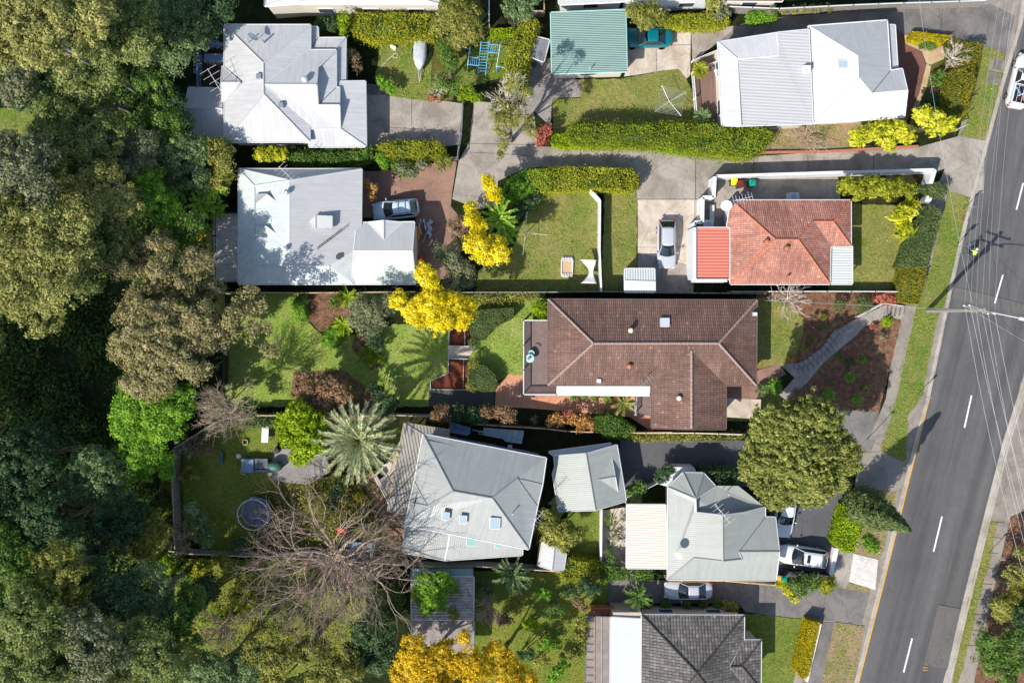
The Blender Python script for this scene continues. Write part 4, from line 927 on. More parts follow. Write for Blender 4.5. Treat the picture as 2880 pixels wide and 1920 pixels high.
posts(h1, 'B', [(85, 615), (80, 925), (70, 745), (300, 925)], 2.35)
slx = lambda pr, c, x, y, d, z, **k: skylight(pr, c, [(x-d, y-d), (x+d, y-d), (x+d, y+d), (x-d, y+d)], [z]*4, **k)
vent(r1, 'B', 590, 287, 4.1, 'pipe', 'steel', 2); vent(r1, 'B', 485, 287, 4.1, 'pipe'); vent(r1, 'B', 562, 530, 4.45, 'box', 'steel', .8); vent(r1, 'B', 713, 725, 4.1, 'box', 'steel', .7); vent(r1b, 'B', 880, 553, 4.4, 'cowl', 'aluminium', 1.3)
dk = MB(); dk.prism([W3('B', *p, 1.4)[:2] for p in ((132, 298), (320, 298), (302, 612), (132, 606))], 1.25, 1.4); dk.build('deck', 'timber_dark', h1)
posts(h1, 'B', [(135, 302), (135, 450), (135, 600), (310, 302)], 1.25, 'timber_dark', .07)
fence('deck_railing', 'blue-grey railing round the small dark deck of the white roof house', 'B', [(320, 298), (132, 298), (132, 606)], 1.0, 'slate_blue', base=1.4, rail=True, cat='railing')
antenna('large tv antenna leaning over the small dark deck', 'B', 250, 550, 2.6, 5.4, -60, 2.6, 'paint_white', 5, 1.7)
dish('satellite dish on the white metal roof nearest the bushland', 'B', 515, 262, 4.1, 45, 35, .5)
# --- weathered white-grey house, left middle
h2 = house('house', 'house with weathered grey-white metal roof and a garage wing, beside the silver wagon', 'B', 800, 1550)
z0 = 3.1
r2 = roof(h2, 'metal_bluegrey', 'B', [(420, 1165, z0), (1267, 1165, z0), (770, 1243, 4.5), (770, 1822, 4.5), (1262, 1535, z0), (1225, 1722, 3.2), (1045, 1828, 3.72)], [(0, 1, 2), (2, 1, 4, 5, 6, 3)], cap='metal_white')
r2b = roof(h2, 'metal_weathered', 'B', [(420, 1165, z0), (530, 1280, 3.7), (530, 1835, 3.7), (420, 1955, 3.0), (770, 1243, 4.5), (770, 1822, 4.5), (1045, 1828, 3.72), (1050, 1955, 2.95), (1225, 1722, 3.2), (1205, 1955, 2.95)],
           [(0, 1, 2, 3), (0, 4, 1), (1, 4, 5, 2), (3, 2, 5, 6, 7), (7, 6, 8, 9)], th=.09)
mb = MB(); mb.prism(inset([W3('B', *p, 3)[:2] for p in ((420, 1165), (1265, 1165), (1258, 1535), (1205, 1955), (420, 1955))], .4), 0, 2.95); mb.build('wall', 'white_wall', h2)
r2g = roof(h2, 'metal_bluegrey', 'B', [(1215, 1727, 3.9), (1615, 1727, 3.9), (1630, 1530, 2.95), (1237, 1535, 2.95)], [(0, 1, 2, 3)], name='garage_roof', cap='metal_white', gut='gutter_white')
roof(h2, 'metal_pale_green', 'B', [(1215, 1730, 3.9), (1615, 1730, 3.9), (1637, 1955, 2.8), (1205, 1955, 2.8)], [(0, 1, 2, 3)], name='garage_roof', gut='gutter_light')
mb = MB(); mb.prism(inset([W3('B', *p, 3)[:2] for p in ((1230, 1540), (1635, 1535), (1640, 1950), (1215, 1950))], .12), 0, 2.8); mb.build('garage_wall', 'cream_wall', h2)
mb = MB(); q = [W3('B', 1617, 1535, 2.9), W3('B', 1617, 1727, 3.85), W3('B', 1632, 1950, 2.8)]; mb.add(q, [(0, 1, 2)]); mb.build('gable_wall', 'cream_wall', h2)
roof(h2, 'metal_white2', 'B', [(1420, 1522, 3.5), (1420, 1645, 3.52), (1318, 1533, 2.98), (1545, 1533, 2.98)], [(0, 1, 2), (0, 3, 1)], name='gablet', th=.05, gut='gutter_white')
for (yy, zz) in ((1395, 4.05), (1620, 4.05)): roof(h2, 'metal_grey' if yy < 1500 else 'metal_weathered', 'B', [(535, yy, zz-.1), (680, yy-8, zz+.15), (612, yy-62, zz+.35), (540, yy-60, zz)], [(0, 1, 2), (0, 2, 3)], name='gablet', th=.25, gl=False)
roof(h2, 'metal_white2', 'B', [(905, 1525, 4.3), (948, 1482, 4.35), (1066, 1487, 4.3), (1066, 1570, 4.25), (950, 1572, 4.35)], [(0, 1, 4), (1, 2, 3, 4)], name='roof_box', th=.35, gl=False)
slx(r2, 'B', 1107, 1770, 14, 3.75, gmat='window_glass', fr='gutter_dark')
vent(r2b, 'B', 748, 1715, 4.45, 'cowl'); vent(r2b, 'B', 760, 1325, 4.5, 'cowl', 'steel')
lt = thing('ladder', 'dark ladder lying diagonally on the grey metal roof', 'ladder', tuple(W3('B', 965, 1712, 4.1)))
o0 = W3('B', 965, 1712, 4.1)
for dy in (0, 14): MB().tube([W3('B', 960, 1705+dy, 4.12)-o0, W3('B', 1132, 1575+dy, 4.05)-o0], .03, 4).build('rail', 'black_plastic', lt)
for i in range(16):
    f = (i+.5)/16; MB().tube([W3('B', 960+172*f, 1705-130*f, 4.12-.07*f)-o0, W3('B', 960+172*f, 1719-130*f, 4.12-.07*f)-o0], .018, 4).build('rung', 'black_plastic', lt)
antenna('tv antenna on the north edge of the weathered grey roof', 'B', 745, 1195, 4.4, 6.0, -45, 2.0, 'aluminium', 6, 1.3)
dk = MB(); q = [W3('B', *p, 1.2)[:2] for p in ((236, 1460), (419, 1460), (417, 1948), (236, 1942))]; dk = roof(h2, 'boards', 'B', [(236, 1460, 1.2), (419, 1460, 1.2), (417, 1948, 1.2), (236, 1942, 1.2)], [(0, 1, 2, 3)], name='deck', ribs=90, gl=False, th=.15)
fence('deck_railing', 'dark low railing along the weathered timber deck', 'B', [(419, 1462), (238, 1462), (238, 1940), (415, 1945)], .95, 'timber_dark', base=1.2, rail=True, cat='railing')
posts(h2, 'B', [(240, 1470), (240, 1700), (240, 1935)], 1.15, 'timber_dark', .07)
# --- teal double garage
h3 = house('garage', 'double garage with ribbed teal-green metal roof', 'C', 1100, 280, 'garage')
r3 = roof(h3, 'metal_teal', 'C', [(858, 88, 3.1), (1370, 68, 3.1), (1380, 492, 2.75), (866, 506, 2.75)], [(0, 1, 2, 3)], wall='cream_wall', over=.3, ribs=88, gut='aqua_paint')
vent(r3, 'C', 1122, 480, 2.85, 'pipe')
# --- white house, top right
h4 = house('house', 'white roofed house with a wide ribbed grey flat section and a small skylight', 'D', 900, 480)
r4 = roof(h4, 'metal_ribbed', 'D', [(415, 395, 3.5), (697, 371, 3.5), (690, 221, 3.5), (900, 200, 3.5), (928, 832, 3.35), (440, 848, 3.35)], [(0, 1, 2, 3, 4, 5)], wall='cream_wall', over=.3, ribs=87)
roof(h4, 'metal_white2', 'D', [(288, 285, 3.2), (415, 395, 3.56), (440, 848, 3.56), (315, 845, 3.2), (690, 222, 3.4), (697, 371, 3.58)], [(0, 1, 2, 3), (0, 4, 5, 1)], wall='cream_wall', over=.3, wallz=2.65)
r4m = roof(h4, 'metal_white2', 'D', [(898, 178, 3.2), (1428, 138, 3.2), (1228, 380, 5.0), (1232, 522, 5.0), (935, 828, 3.2), (1325, 632, 4.25), (1565, 612, 4.25), (1545, 790, 3.2)],
            [(0, 2, 3, 4), (3, 5, 6, 7, 4)], th=.09, gut='gutter_white')
r4n = roof(h4, 'metal_bluegrey', 'D', [(898, 178, 3.2), (1428, 138, 3.2), (1228, 380, 5.0), (1232, 522, 5.0), (1450, 478, 3.25), (1325, 632, 4.25), (1565, 612, 4.25), (1530, 465, 3.25)], [(0, 1, 2), (1, 4, 5, 3, 2), (5, 4, 7, 6)], th=.09, gut='gutter_white', cap='metal_white2')
mb = MB(); mb.prism(inset([W3('D', *p, 3)[:2] for p in ((900, 180), (1428, 140), (1450, 478), (1530, 465), (1560, 610), (1545, 788), (935, 826))], .35), 0, 3.1); mb.build('wall', 'cream_wall', h4)
roof(h4, 'metal_bluegrey', 'D', [(1436, 168, 2.75), (1482, 170, 2.6), (1500, 465, 2.6), (1450, 478, 2.75)], [(0, 1, 2, 3)], name='verandah_roof')
posts(h4, 'D', [(1480, 180), (1488, 300), (1496, 455)], 2.6)
skylight(r4m, 'D', [(1095, 412), (1162, 408), (1164, 460), (1098, 463)], [4.35, 4.62, 4.62, 4.35]); vent(r4, 'D', 886, 468, 3.75, 'box', 'paint_white', .95)
roof(h4, 'boards_brown', 'D', [(125, 420), (205, 412), (298, 400), (316, 838), (150, 838)] and [(125, 400, .5), (298, 330, .5), (318, 840, .5), (148, 840, .5)], [(0, 1, 2, 3)], name='deck', ribs=0, gl=False, th=.4)
fence('deck_railing', 'pale green balustrade along the west edge of the brown deck', 'D', [(122, 480), (150, 835)], .95, 'gutter_white', base=.5, rail=True, cat='railing')
fence('ramp_railing', 'upper slanting white rail beside the ramp by the pale driveway', 'D', [(122, 405), (290, 335)], .9, 'paint_white', base=.5, rail=True, cat='railing')
fence('ramp_railing', 'lower slanting white rail beside the ramp by the brown deck', 'D', [(205, 440), (298, 408)], .9, 'paint_white', base=.5, rail=True, cat='railing')
# --- red tiled house
h5 = house('house', 'house with faded orange-red tiled hip roof and a red metal carport', 'H', 650, 420)
V5 = [(325, 172, 3.1), (1018, 172, 3.1), (915, 295, 4.25), (800, 295, 4.25), (712, 400, 5.2), (580, 400, 5.2), (1018, 437, 3.12), (900, 440, 3.12), (895, 656, 3.1), (320, 656, 3.1), (320, 330, 3.1), (300, 322, 3.05)]
r5 = roof(h5, 'tile_red', 'H', V5, [(0, 1, 2, 3, 4, 5), (1, 6, 2), (2, 6, 7, 3), (3, 7, 8, 4), (5, 4, 8, 9), (0, 5, 9, 10, 11)], wall='brick_wall', cap='ridge_red', gut='gutter_light', capr=.09)
roof(h5, 'metal_red', 'H', [(121, 331, 2.7), (323, 331, 2.75), (323, 628, 2.75), (121, 626, 2.7)], [(0, 1, 2, 3)], name='carport_roof', ribs=90, gut='gutter_white')
roof(h5, 'metal_pale', 'H', [(903, 442, 2.85), (1026, 438, 2.6), (1026, 656, 2.6), (903, 656, 2.85)], [(0, 1, 2, 3)], name='awning', ribs=90)
posts(h5, 'H', [(1020, 445), (1020, 645)], 2.6); posts(h5, 'H', [(128, 340), (128, 480), (128, 618), (215, 618), (310, 618)], 2.6)
for x, y, z in ((525, 412, 4.85), (640, 450, 4.95)): vent(r5, 'H', x, y, z, 'terra', 'terracotta_pot', .8)
vent(r5, 'H', 650, 612, 3.6, 'terra', 'terracotta_pot', .4)
mb = MB(); mb.prism([W3('H', *p, 2.9)[:2] for p in ((102, 330), (120, 330), (120, 628), (300, 628), (300, 645), (118, 645), (118, 630), (102, 630))], 0, 2.9); tag(mb.build('garden_wall', 'white_wall'), 'tall white rendered wall round the red metal carport', 'wall')
fence('garden_wall', 'white wall stepping from the carport to the bin enclosure', 'H', [(110, 325), (110, 300), (155, 300), (158, 155), (222, 155), (228, 35)], 2.0, 'white_wall', .28, cat='wall', post=False, cap='paint_white')
fence('boundary_wall', 'long white rendered wall along the shared driveway', 'H', [(235, 32), (960, 10), (1500, -5), (1508, 10)], 1.8, 'white_wall', .22, cat='wall', post=False, cap='paint_white')
fence('gate_pier', 'short thick white wall end by the round bush at the street corner', 'H', [(1500, 5), (1480, 75)], 1.6, 'white_wall', .35, cat='wall', post=False, cap='paint_white')
fence('gate_pier', 'low white pier beside the dark brown steps', 'H', [(1475, 150), (1455, 195)], 1.1, 'white_wall', .5, cat='wall', post=False, cap='paint_white')
def acunit(label, c, x, y, rz, z=.1, s=1.0):
    p = P(*px(c, x, y), z+.8); t = thing('air_conditioner', label, 'air conditioner', (p.x, p.y, z), R(rz)); MB().box((0, 0, .4*s), (1.0*s, .75*s, .8*s)).build('case', 'paint_white', t)
    m = MB(); m.lathe((0, 0, .8*s), [(.28, 0), (.28, .03), (.05, .04)], 14); m.build('fan_grille', 'steel', t); return t
acunit('white air conditioner on the north wall under the red tiled roof', 'H', 688, 150, 0, .8); acunit('white air conditioner beside the red metal carport', 'H', 192, 310, 0, 1.0)
t = thing('water_tank', 'pair of narrow pale grey slimline tanks beside the tiled roof', 'water tank', tuple(W3('H', 285, 270, 0)))
for dx in (0, .75): MB().box((dx, 0, .9), (.28, 2.4, 1.8)).build('tank', 'gutter_light', t)
t = thing('garden_bench', 'pale bench behind the white wall by the carport', 'bench', tuple(W3('H', 205, 250, 0)))
MB().box((0, 0, .45), (.45, 1.6, .06)).build('seat', 'gutter_light', t)
for s in (-.65, .65): MB().box((0, s, .2), (.4, .08, .42)).build('leg', 'gutter_light', t)
dish('pale round satellite dish at the corner of the red tiled roof', 'H', 295, 200, 3.2, -100, 55, .55); antenna('tv antenna at the north west corner of the red tiled roof', 'H', 385, 165, 3.1, 4.6, 15, 1.9, 'aluminium', 7, 1.0)
# --- brown tiled house
patch('driveway', 'concrete_dark', 'H', [(690, 1370), (1180, 1400), (1160, 1560), (1100, 1720), (560, 1720)])
h6 = house('house', 'long house with dark brown tiled hip roof and a cream awning', 'G', 1500, 900)
r6 = roof(h6, 'tile_brown', 'G', [(840, 592, 3.1), (2276, 599, 3.1), (2271, 1184, 3.1), (837, 1182, 3.1), (1150, 895, 5.1), (2012, 894, 5.1), (1825, 945, 4.72), (1552, 1183, 3.1), (2062, 1184, 3.1)],
          [(0, 1, 5, 4), (1, 2, 5), (4, 5, 2, 8, 6, 7, 3), (0, 4, 3)], wall='brick_wall', gut='gutter_dark', capr=.12, cap='ridge_brown')
r6b = roof(h6, 'tile_brown', 'G', [(1825, 945, 4.72), (1552, 1183, 3.1), (1552, 1476, 3.1), (1825, 1484, 4.72), (2062, 1484, 3.1), (2062, 1184, 3.1)], [(0, 1, 2, 3), (0, 3, 4, 5)], name='roof', wall='brick_wall', gut='gutter_dark', capr=.12, cap='ridge_brown')
awn = MB(); A_ = [W3('G', 897, 1184, 3.05), W3('G', 1540, 1190, 3.05), W3('G', 1537, 1260, 2.5), W3('G', 893, 1254, 2.5)]; grid(awn, lambda u, v: tuple(A_[0].lerp(A_[1], u).lerp(A_[3].lerp(A_[2], u), v)-Vector((0, 0, .10*math.sin(v*3.14)+.03*math.sin(u*40)*v))), 60, 6); ao = awn.build('awning', 'cloth_cream', h6, smooth=True)
vent(r6, 'G', 1403, 805, 4.6, 'terra', 'stone_white', .9); vent(r6, 'G', 1393, 1052, 4.15, 'terra', 'terracotta_pot', .9); vent(r6, 'G', 1187, 1152, 3.4, 'box', 'gutter_light', .6); vent(r6b, 'G', 1735, 1270, 4.25, 'terra', 'stone_white', .9); vent(r6, 'S', 2123, 883, 3.5, 'box', 'gutter_light', .5)
skylight(r6, 'G', [(1612, 722), (1672, 722), (1672, 778), (1612, 778)], [4.12, 4.12, 4.5, 4.5], gmat='skylight_white')
antenna('faint tv antenna above the cream awning on the brown tiled roof', 'G', 1510, 1160, 3.3, 5.0, 40, 1.4, 'steel', 5, .8)
deck = MB(); deck.prism([W3('G', *p, 1.5)[:2] for p in ((668, 737), (845, 737), (845, 1184), (1560, 1184), (1560, 1240), (1000, 1244), (668, 1246))], 1.3, 1.5); deck.build('balcony_floor', 'deck_mauve', h6)
mb = MB(); mb.prism([W3('G', *p, .6)[:2] for p in ((1440, 1255), (1556, 1255), (1556, 1395), (1440, 1385))], 0, .6); mb.build('landing', 'deck_mauve', h6)
posts(h6, 'G', [(672, 742), (672, 900), (672, 1060), (672, 1240), (840, 1240)], 1.3, 'timber_dark', .08)
fence('balcony_railing', 'dark railing round the brown tiled house balcony', 'G', [(838, 737), (668, 737), (668, 1248), (893, 1248)], 1.0, 'timber_grey', base=1.5, rail=True, cat='railing', cap='gutter_light')
fence('stair_railing', 'short pale railing beside the side landing under the cream awning', 'G', [(1448, 1262), (1440, 1388)], 1.0, 'gutter_light', base=.6, rail=True, cat='railing')
# --- grey two storey house
h7 = house('house', 'grey metal roofed house with three skylights and a slatted pergola, beside the big palm', 'K', 700, 600)
za, zr = 5.0, 6.8
r7 = roof(h7, 'metal_grey', 'K', [(345, 198, za), (1190, 362, za), (1165, 540, za), (995, 500, 5.9), (820, 638, zr), (550, 590, zr), (375, 690, 5.75), (285, 522, za), (1130, 690, za), (1070, 988, za), (222, 820, za), (252, 668, za)],
          [(0, 1, 2, 3, 4, 5), (0, 5, 6, 7), (5, 4, 9, 10, 11, 6), (4, 3, 8, 9), (3, 2, 8), (7, 6, 11)], wall='grey_wall', gut='gutter_white', over=.45, base=0)
r7b = roof(h7, 'metal_grey', 'K', [(222, 822, 3.9), (530, 882, 4.0), (1028, 978, 3.9), (1025, 1028, 3.5), (495, 1064, 3.1), (205, 1010, 3.3)], [(0, 1, 4, 5), (1, 2, 3, 4)], wall='grey_wall', over=.3, gut='gutter_light', cap='gutter_white')
for x, y, a, zc in ((500, 762, 24, 6.05), (620, 785, 24, 6.0), (840, 812, 34, 5.95)):
    q = [(x-a, y-a*1.2), (x+a, y-a*1.05), (x+a*.85, y+a*1.15), (x-a*1.1, y+a)]; skylight(r7, 'K', q, [zc+.28, zc+.28, zc-.1, zc-.1], fr='paint_white')
skylight(r7b, 'K', [(642, 905), (706, 912), (714, 965), (645, 962)], [3.95, 3.95, 3.7, 3.7], gmat='glass_green'); skylight(r7b, 'K', [(838, 945), (868, 950), (868, 978), (838, 976)], [3.92, 3.92, 3.8, 3.8], gmat='glass_green')
vent(r7, 'K', 960, 738, 5.9, 'pipe')
pr = roof(h7, 'laserlite', 'K', [(215, 120, 3.3), (520, 172, 3.3), (515, 240, 3.35), (345, 200, 3.4), (285, 525, 3.4), (222, 745, 3.3), (100, 725, 3.15)], [(0, 1, 2, 3), (0, 3, 4, 5, 6)], name='pergola_roof', ribs=10, gut='timber_pale')
posts(h7, 'K', [(110, 715), (150, 480), (190, 260), (220, 135), (510, 185)], 3.1, 'paint_white', .06)
mb = MB(); mb.prism([W3('K', *p, 1.2)[:2] for p in ((5, 485), (80, 410), (180, 250), (280, 500), (215, 830), (140, 745), (100, 665))], 1.05, 1.2); mb.build('deck', 'concrete_pale', h7)
fence('deck_railing', 'white balustrade with an angled corner round the grey house deck', 'K', [(85, 405), (3, 488), (102, 672)], 1.0, 'paint_white', base=1.2, rail=True, cat='railing')
fence('stair_railing', 'short white slanting rail beside the grey house steps', 'K', [(148, 748), (205, 828)], .9, 'paint_white', base=.9, rail=True, cat='railing')
antenna('tv antenna on the east edge of the three skylight roof', 'K', 1120, 790, 4.9, 6.6, 50, 1.6, 'aluminium', 6, .9)
# --- small grey garage
h8 = house('garage', 'small grey metal roofed garage with a triangular gablet beside the dark driveway', 'K', 1480, 500, 'garage')
r8 = roof(h8, 'metal_greygreen', 'K', [(1248, 350, 2.9), (1465, 333, 3.9), (1530, 718, 3.9), (1280, 726, 2.9), (1237, 470, 2.9), (1254, 425, 2.9), (1678, 272, 2.9), (1742, 655, 2.9)], [(0, 1, 2, 3, 4, 5), (1, 6, 7, 2)], wall='cream_wall', over=.3, gut='gutter_light')
roof(h8, 'metal_greygreen', 'K', [(1535, 512, 3.62), (1665, 490, 3.62), (1637, 342, 3.05), (1686, 610, 3.02)], [(0, 1, 2), (0, 3, 1)], name='gablet', th=.06)
roof(h8, 'metal_bluegrey', 'K', [(1210, 320, 2.5), (1640, 262, 2.5), (1470, 330, 2.8), (1250, 350, 2.8)], [(0, 1, 2, 3)], name='lean_to_roof')
# --- grey green house with turret
h9 = house('house', 'grey-green metal roofed house with a five sided turret end and a cream carport', 'L', 650, 850)
V9 = [(318, 562, 3.0), (420, 462, 3.0), (560, 465, 3.0), (640, 552, 3.0), (505, 640, 4.2), (508, 738, 3.95), (800, 553, 3.0), (985, 700, 3.05), (838, 738, 3.9), (692, 758, 4.75), (694, 1070, 4.75), (495, 1048, 3.85), (315, 1195, 3.0), (828, 1056, 3.96), (805, 1007, 4.1), (1083, 1006, 4.1), (1060, 1202, 3.0), (985, 768, 3.05), (1055, 770, 3.05)]
r9 = roof(h9, 'metal_greygreen', 'L', V9, [(0, 1, 4), (1, 2, 4), (2, 3, 4), (0, 4, 5, 9, 10, 11, 12), (12, 11, 10, 13, 14, 15, 16), (9, 8, 7, 17, 14, 13, 10), (14, 17, 18, 15)], gut='gutter_light', cap='metal_greygreen', th=.09)
roof(h9, 'metal_greygreen', 'L', [(505, 640, 3.5), (640, 552, 3.0), (800, 553, 3.0), (985, 700, 3.0), (838, 738, 3.5), (692, 757, 3.5), (508, 738, 3.5)], [(0, 1, 2, 3, 4, 5, 6)], th=.06, gl=False)
mb = MB(); q = [W3('L', *p) for p in ((508, 740, 3.9), (692, 758, 4.7), (838, 740, 3.85), (838, 740, 3.3), (508, 740, 3.3))]; mb.add([tuple(v) for v in q], [(0, 1, 2, 3, 4)]); mb.build('gable_wall', 'white_wall', h9)
mb = MB(); mb.prism(inset([W3('L', *p, 3)[:2] for p in ((318, 562), (420, 462), (560, 465), (640, 552), (800, 553), (985, 700), (985, 768), (1055, 770), (1080, 1006), (1060, 1200), (315, 1193))], .3), 0, 2.95); mb.build('wall', 'cream_wall', h9)
roof(h9, 'metal_cream', 'L', [(35, 683, 2.75), (298, 684, 2.75), (310, 1120, 2.6), (32, 1118, 2.6)], [(0, 1, 2, 3)], name='carport_roof', ribs=88, gut='gutter_white')
posts(h9, 'L', [(42, 695), (40, 900), (40, 1110)], 2.6); vent(r9, 'L', 725, 605, 3.5, 'pipe')
dish('satellite dish beside its round shadow on the grey-green roof', 'L', 392, 1030, 4.0, -150, 40, .42); antenna('white tv antenna at the middle of the grey-green roof', 'L', 685, 735, 4.7, 7.2, -52, 2.3, 'paint_white', 6, 1.2)
mb = MB(); mb.prism([W3('L', *p, 2.2)[:2] for p in ((240, 540), (345, 425), (500, 430), (520, 470), (410, 455), (310, 560))], 0, 2.0); tag(mb.build('porch_wall', 'white_wall', h9))
# --- charcoal tiled house, bottom
h10 = house('house', 'house with dark charcoal tiled roof and pink rendered wall at the bottom edge', 'N', 1000, 900)
r10 = roof(h10, 'tile_charcoal', 'N', [(605, 495, 3.1), (1450, 499, 3.1), (1062, 978, 5.0), (600, 1500, 3.1), (1447, 765, 3.1), (1335, 920, 3.65), (1480, 1110, 3.1), (1455, 1500, 3.1)],
           [(0, 1, 2), (0, 2, 3), (3, 2, 7), (2, 1, 4, 5, 6, 7)], wall='pink_wall', gut='gutter_light', over=.25, cap='tile_charcoal', capr=.11)
roof(h10, 'tile_charcoal', 'N', [(1447, 703, 3.1), (1590, 703, 3.1), (1430, 917, 3.67), (1335, 921, 3.67), (1587, 1110, 3.1), (1480, 1112, 3.1)], [(0, 1, 2, 3), (1, 4, 2), (2, 4, 5, 3)], wall='pink_wall', over=.25, capr=.1)
roof(h10, 'polycarb_white', 'N', [(348, 514, 2.9), (625, 530, 2.95), (620, 1500, 2.95), (345, 1500, 2.9)], [(0, 1, 2, 3)], name='patio_roof', ribs=90, gut='gutter_light')
roof(h10, 'polycarb_brown', 'N', [(145, 505, 2.6), (344, 514, 2.75), (342, 1500, 2.75), (140, 1500, 2.6)], [(0, 1, 2, 3)], name='patio_roof', ribs=90, gut='gutter_dark')
for x in (212, 272): MB().tube([W3('N', x, 510, 2.75), W3('N', x-3, 1500, 2.75)], .04, 4).build('roof_batten', 'timber_pale', h10)
for i in range(9): MB().tube([W3('N', 146, 545+i*64, 2.66), W3('N', 212, 548+i*64, 2.72)], .025, 4).build('roof_batten', 'timber_brown', h10)
mb = MB(); mb.prism([W3('N', *p, 2.8)[:2] for p in ((365, 475), (600, 475), (600, 1400), (365, 1400))], 0, 2.75); mb.build('wall', 'pink_wall', h10)
mb = MB(); mb.prism([W3('N', *p, 1.2)[:2] for p in ((180, 440), (375, 445), (375, 500), (190, 500))], 0, 1.0); mb.build('terrace', 'terracotta_pot', h10)
fence('terrace_railing', 'terracotta coloured balustrade beside the brown patio roof', 'N', [(185, 440), (372, 443)], .9, 'terracotta_pot', base=1.0, rail=True, cat='railing')
# --- houses cut by the top edge
h11 = house('house', 'long cream walled house with white roof at the top, above the yellow hedge', 'B', 1200, -50)
r11 = roof(h11, 'metal_white2', 'B', [(600, 42, 3.6), (830, 22, 3.6), (1795, 25, 3.6), (1795, -300, 3.6), (600, -300, 3.6), (1200, -130, 5.0)], [(0, 1, 2, 5), (2, 3, 5), (3, 4, 5), (4, 0, 5)], wall='cream_wall', over=.12, gut='gutter_white')
h12 = house('house', 'house with pale blue-grey metal verandah roof at the top edge above the teal garage', 'C', 1120, -60)
roof(h12, 'metal_bluegrey', 'C', [(915, 30, 3.0), (1370, 8, 3.0), (1370, -300, 3.8), (880, -300, 3.8)], [(0, 1, 2, 3)], wall='white_wall', over=.3, gut='gutter_white')
h13 = house('house', 'white walled house with two small windows at the top edge', 'C', 1650, -60)
roof(h13, 'metal_bluegrey', 'C', [(1375, 0, 3.2), (1970, -12, 3.2), (1970, -300, 4.2), (1375, -300, 4.2)], [(0, 1, 2, 3)], wall='white_wall', over=.1, gut='gutter_white')
h14 = house('house', 'house with brown flat roof at the top edge above the row of small shrubs', 'D', 600, -60)
roof(h14, 'tile_brown', 'D', [(340, 5, 3.0), (722, 8, 3.0), (722, -300, 4.2), (340, -300, 4.2)], [(0, 1, 2, 3)], wall='cream_wall', over=.3, gut='gutter_white')
# ================= sheds
def shed(name, label, mat, c, verts, faces, wall='grey_wall', gut='gutter_white', cat='shed', ribs=None, over=.06, cap=None, base=0, pos=(0, 0)):
    t = thing(name, label, cat, (0, 0, 0)); r = roof(t, mat, c, verts, faces, wall=wall, gut=gut, ribs=ribs, over=over, th=.05, cap=cap, base=base); return t, r
shed('garden_shed', 'small ribbed grey garden shed tilted beside the teal garage', 'metal_slate', 'C', [(740, 250, 2.1), (845, 276, 2.1), (806, 424, 2.0), (707, 387, 2.0)], [(0, 1, 2, 3)], ribs=-12)
shed('garden_shed', 'pale green gabled garden shed below the dark grey parked car', 'metal_pale', 'G', [(1368, 382, 2.0), (1570, 382, 2.0), (1572, 470, 2.35), (1368, 465, 2.35), (1572, 541, 2.0), (1368, 541, 2.0)], [(0, 1, 2, 3), (3, 2, 4, 5)], gut='gutter_white', cap='paint_white')
shed('garden_shed', 'narrow pale grey gabled shed beside the flowering bush', 'metal_bluegrey', 'K', [(1165, 942, 2.0), (1250, 960, 2.35), (1232, 1130, 2.35), (1140, 1100, 2.0), (1328, 1022, 2.0), (1312, 1130, 2.0)], [(0, 1, 2, 3), (1, 4, 5, 2)], gut='gutter_light')
t, r_ = shed('old_shed', 'long old shed with rusty corrugated roof half covered in vines', 'metal_old', 'K', [(265, 1180, 2.5), (690, 1182, 2.5), (688, 1474, 2.6), (265, 1470, 2.6)], [(0, 1, 2, 3)], wall='timber_grey', gut='gutter_light', ribs=90)
roof(t, 'metal_teal', 'K', [(262, 1126, 2.3), (685, 1122, 2.3), (688, 1180, 2.45), (263, 1178, 2.45)], [(0, 1, 2, 3)], name='lean_to_roof', th=.05, gut='dark_green')
roof(t, 'polycarb_brown', 'K', [(268, 1475, 2.5), (690, 1478, 2.5), (690, 1760, 2.3), (268, 1760, 2.3)], [(0, 1, 2, 3)], name='greenhouse_roof', th=.05, gut='glass_green')
# ================= bushland trees on the left
G1 = 'tall trees in the bushland'
def gum(label, leafn, lobes, h, **k):
    k.setdefault('group', G1); k.setdefault('dens', 210); k.setdefault('tr', .3); k.setdefault('leaf', (.22, .11)); return tree(label, leafn, 'S', [(a[0], a[1], a[2]*1.2) for a in lobes], h, 'gum_tree', 'tree', **k)
gum('broad golden-olive gum tree filling the top left corner', 'gum_gold', [(60, 60, 95), (170, 90, 80), (10, 130, 60), (110, 150, 50), (250, 40, 60)], 15, bark='bark_pale', clump=.65)
gum('gum tree with pale bare limbs showing, right of the golden corner tree', 'gum', [(290, 90, 75), (370, 60, 60), (330, 150, 50), (400, 130, 40)], 11, bark='bark_pale', nl=14)
gum('dense blue-green tree just left of the top white roof and small deck', 'bluegreen', [(470, 50, 70), (530, 100, 45), (440, 130, 60), (560, 40, 40), (500, 170, 35)], 6.5, dens=140)
gum('small dark tree by the top edge left of the cream walled house', 'deep', [(620, 20, 35), (580, 75, 30)], 6, tr=.12)
gum('open olive gum with dark gaps, below the pale limbed gum', 'gum', [(210, 200, 55), (250, 280, 55), (190, 290, 50), (300, 210, 40)], 7.5, holes=.4)
gum('dusky blue-green tree beside the far left lawn', 'gum_grey', [(40, 230, 50), (30, 180, 40), (95, 215, 35)], 9, holes=.3)
gum('olive tree right of the small far left lawn', 'gum', [(170, 370, 70), (230, 420, 75), (140, 320, 45), (300, 380, 50)], 8.5)
gum('yellow-olive gum in the middle of the upper bush', 'gum_gold', [(215, 500, 70), (290, 520, 55), (180, 450, 50), (340, 560, 45)], 9.5, clump=.6)
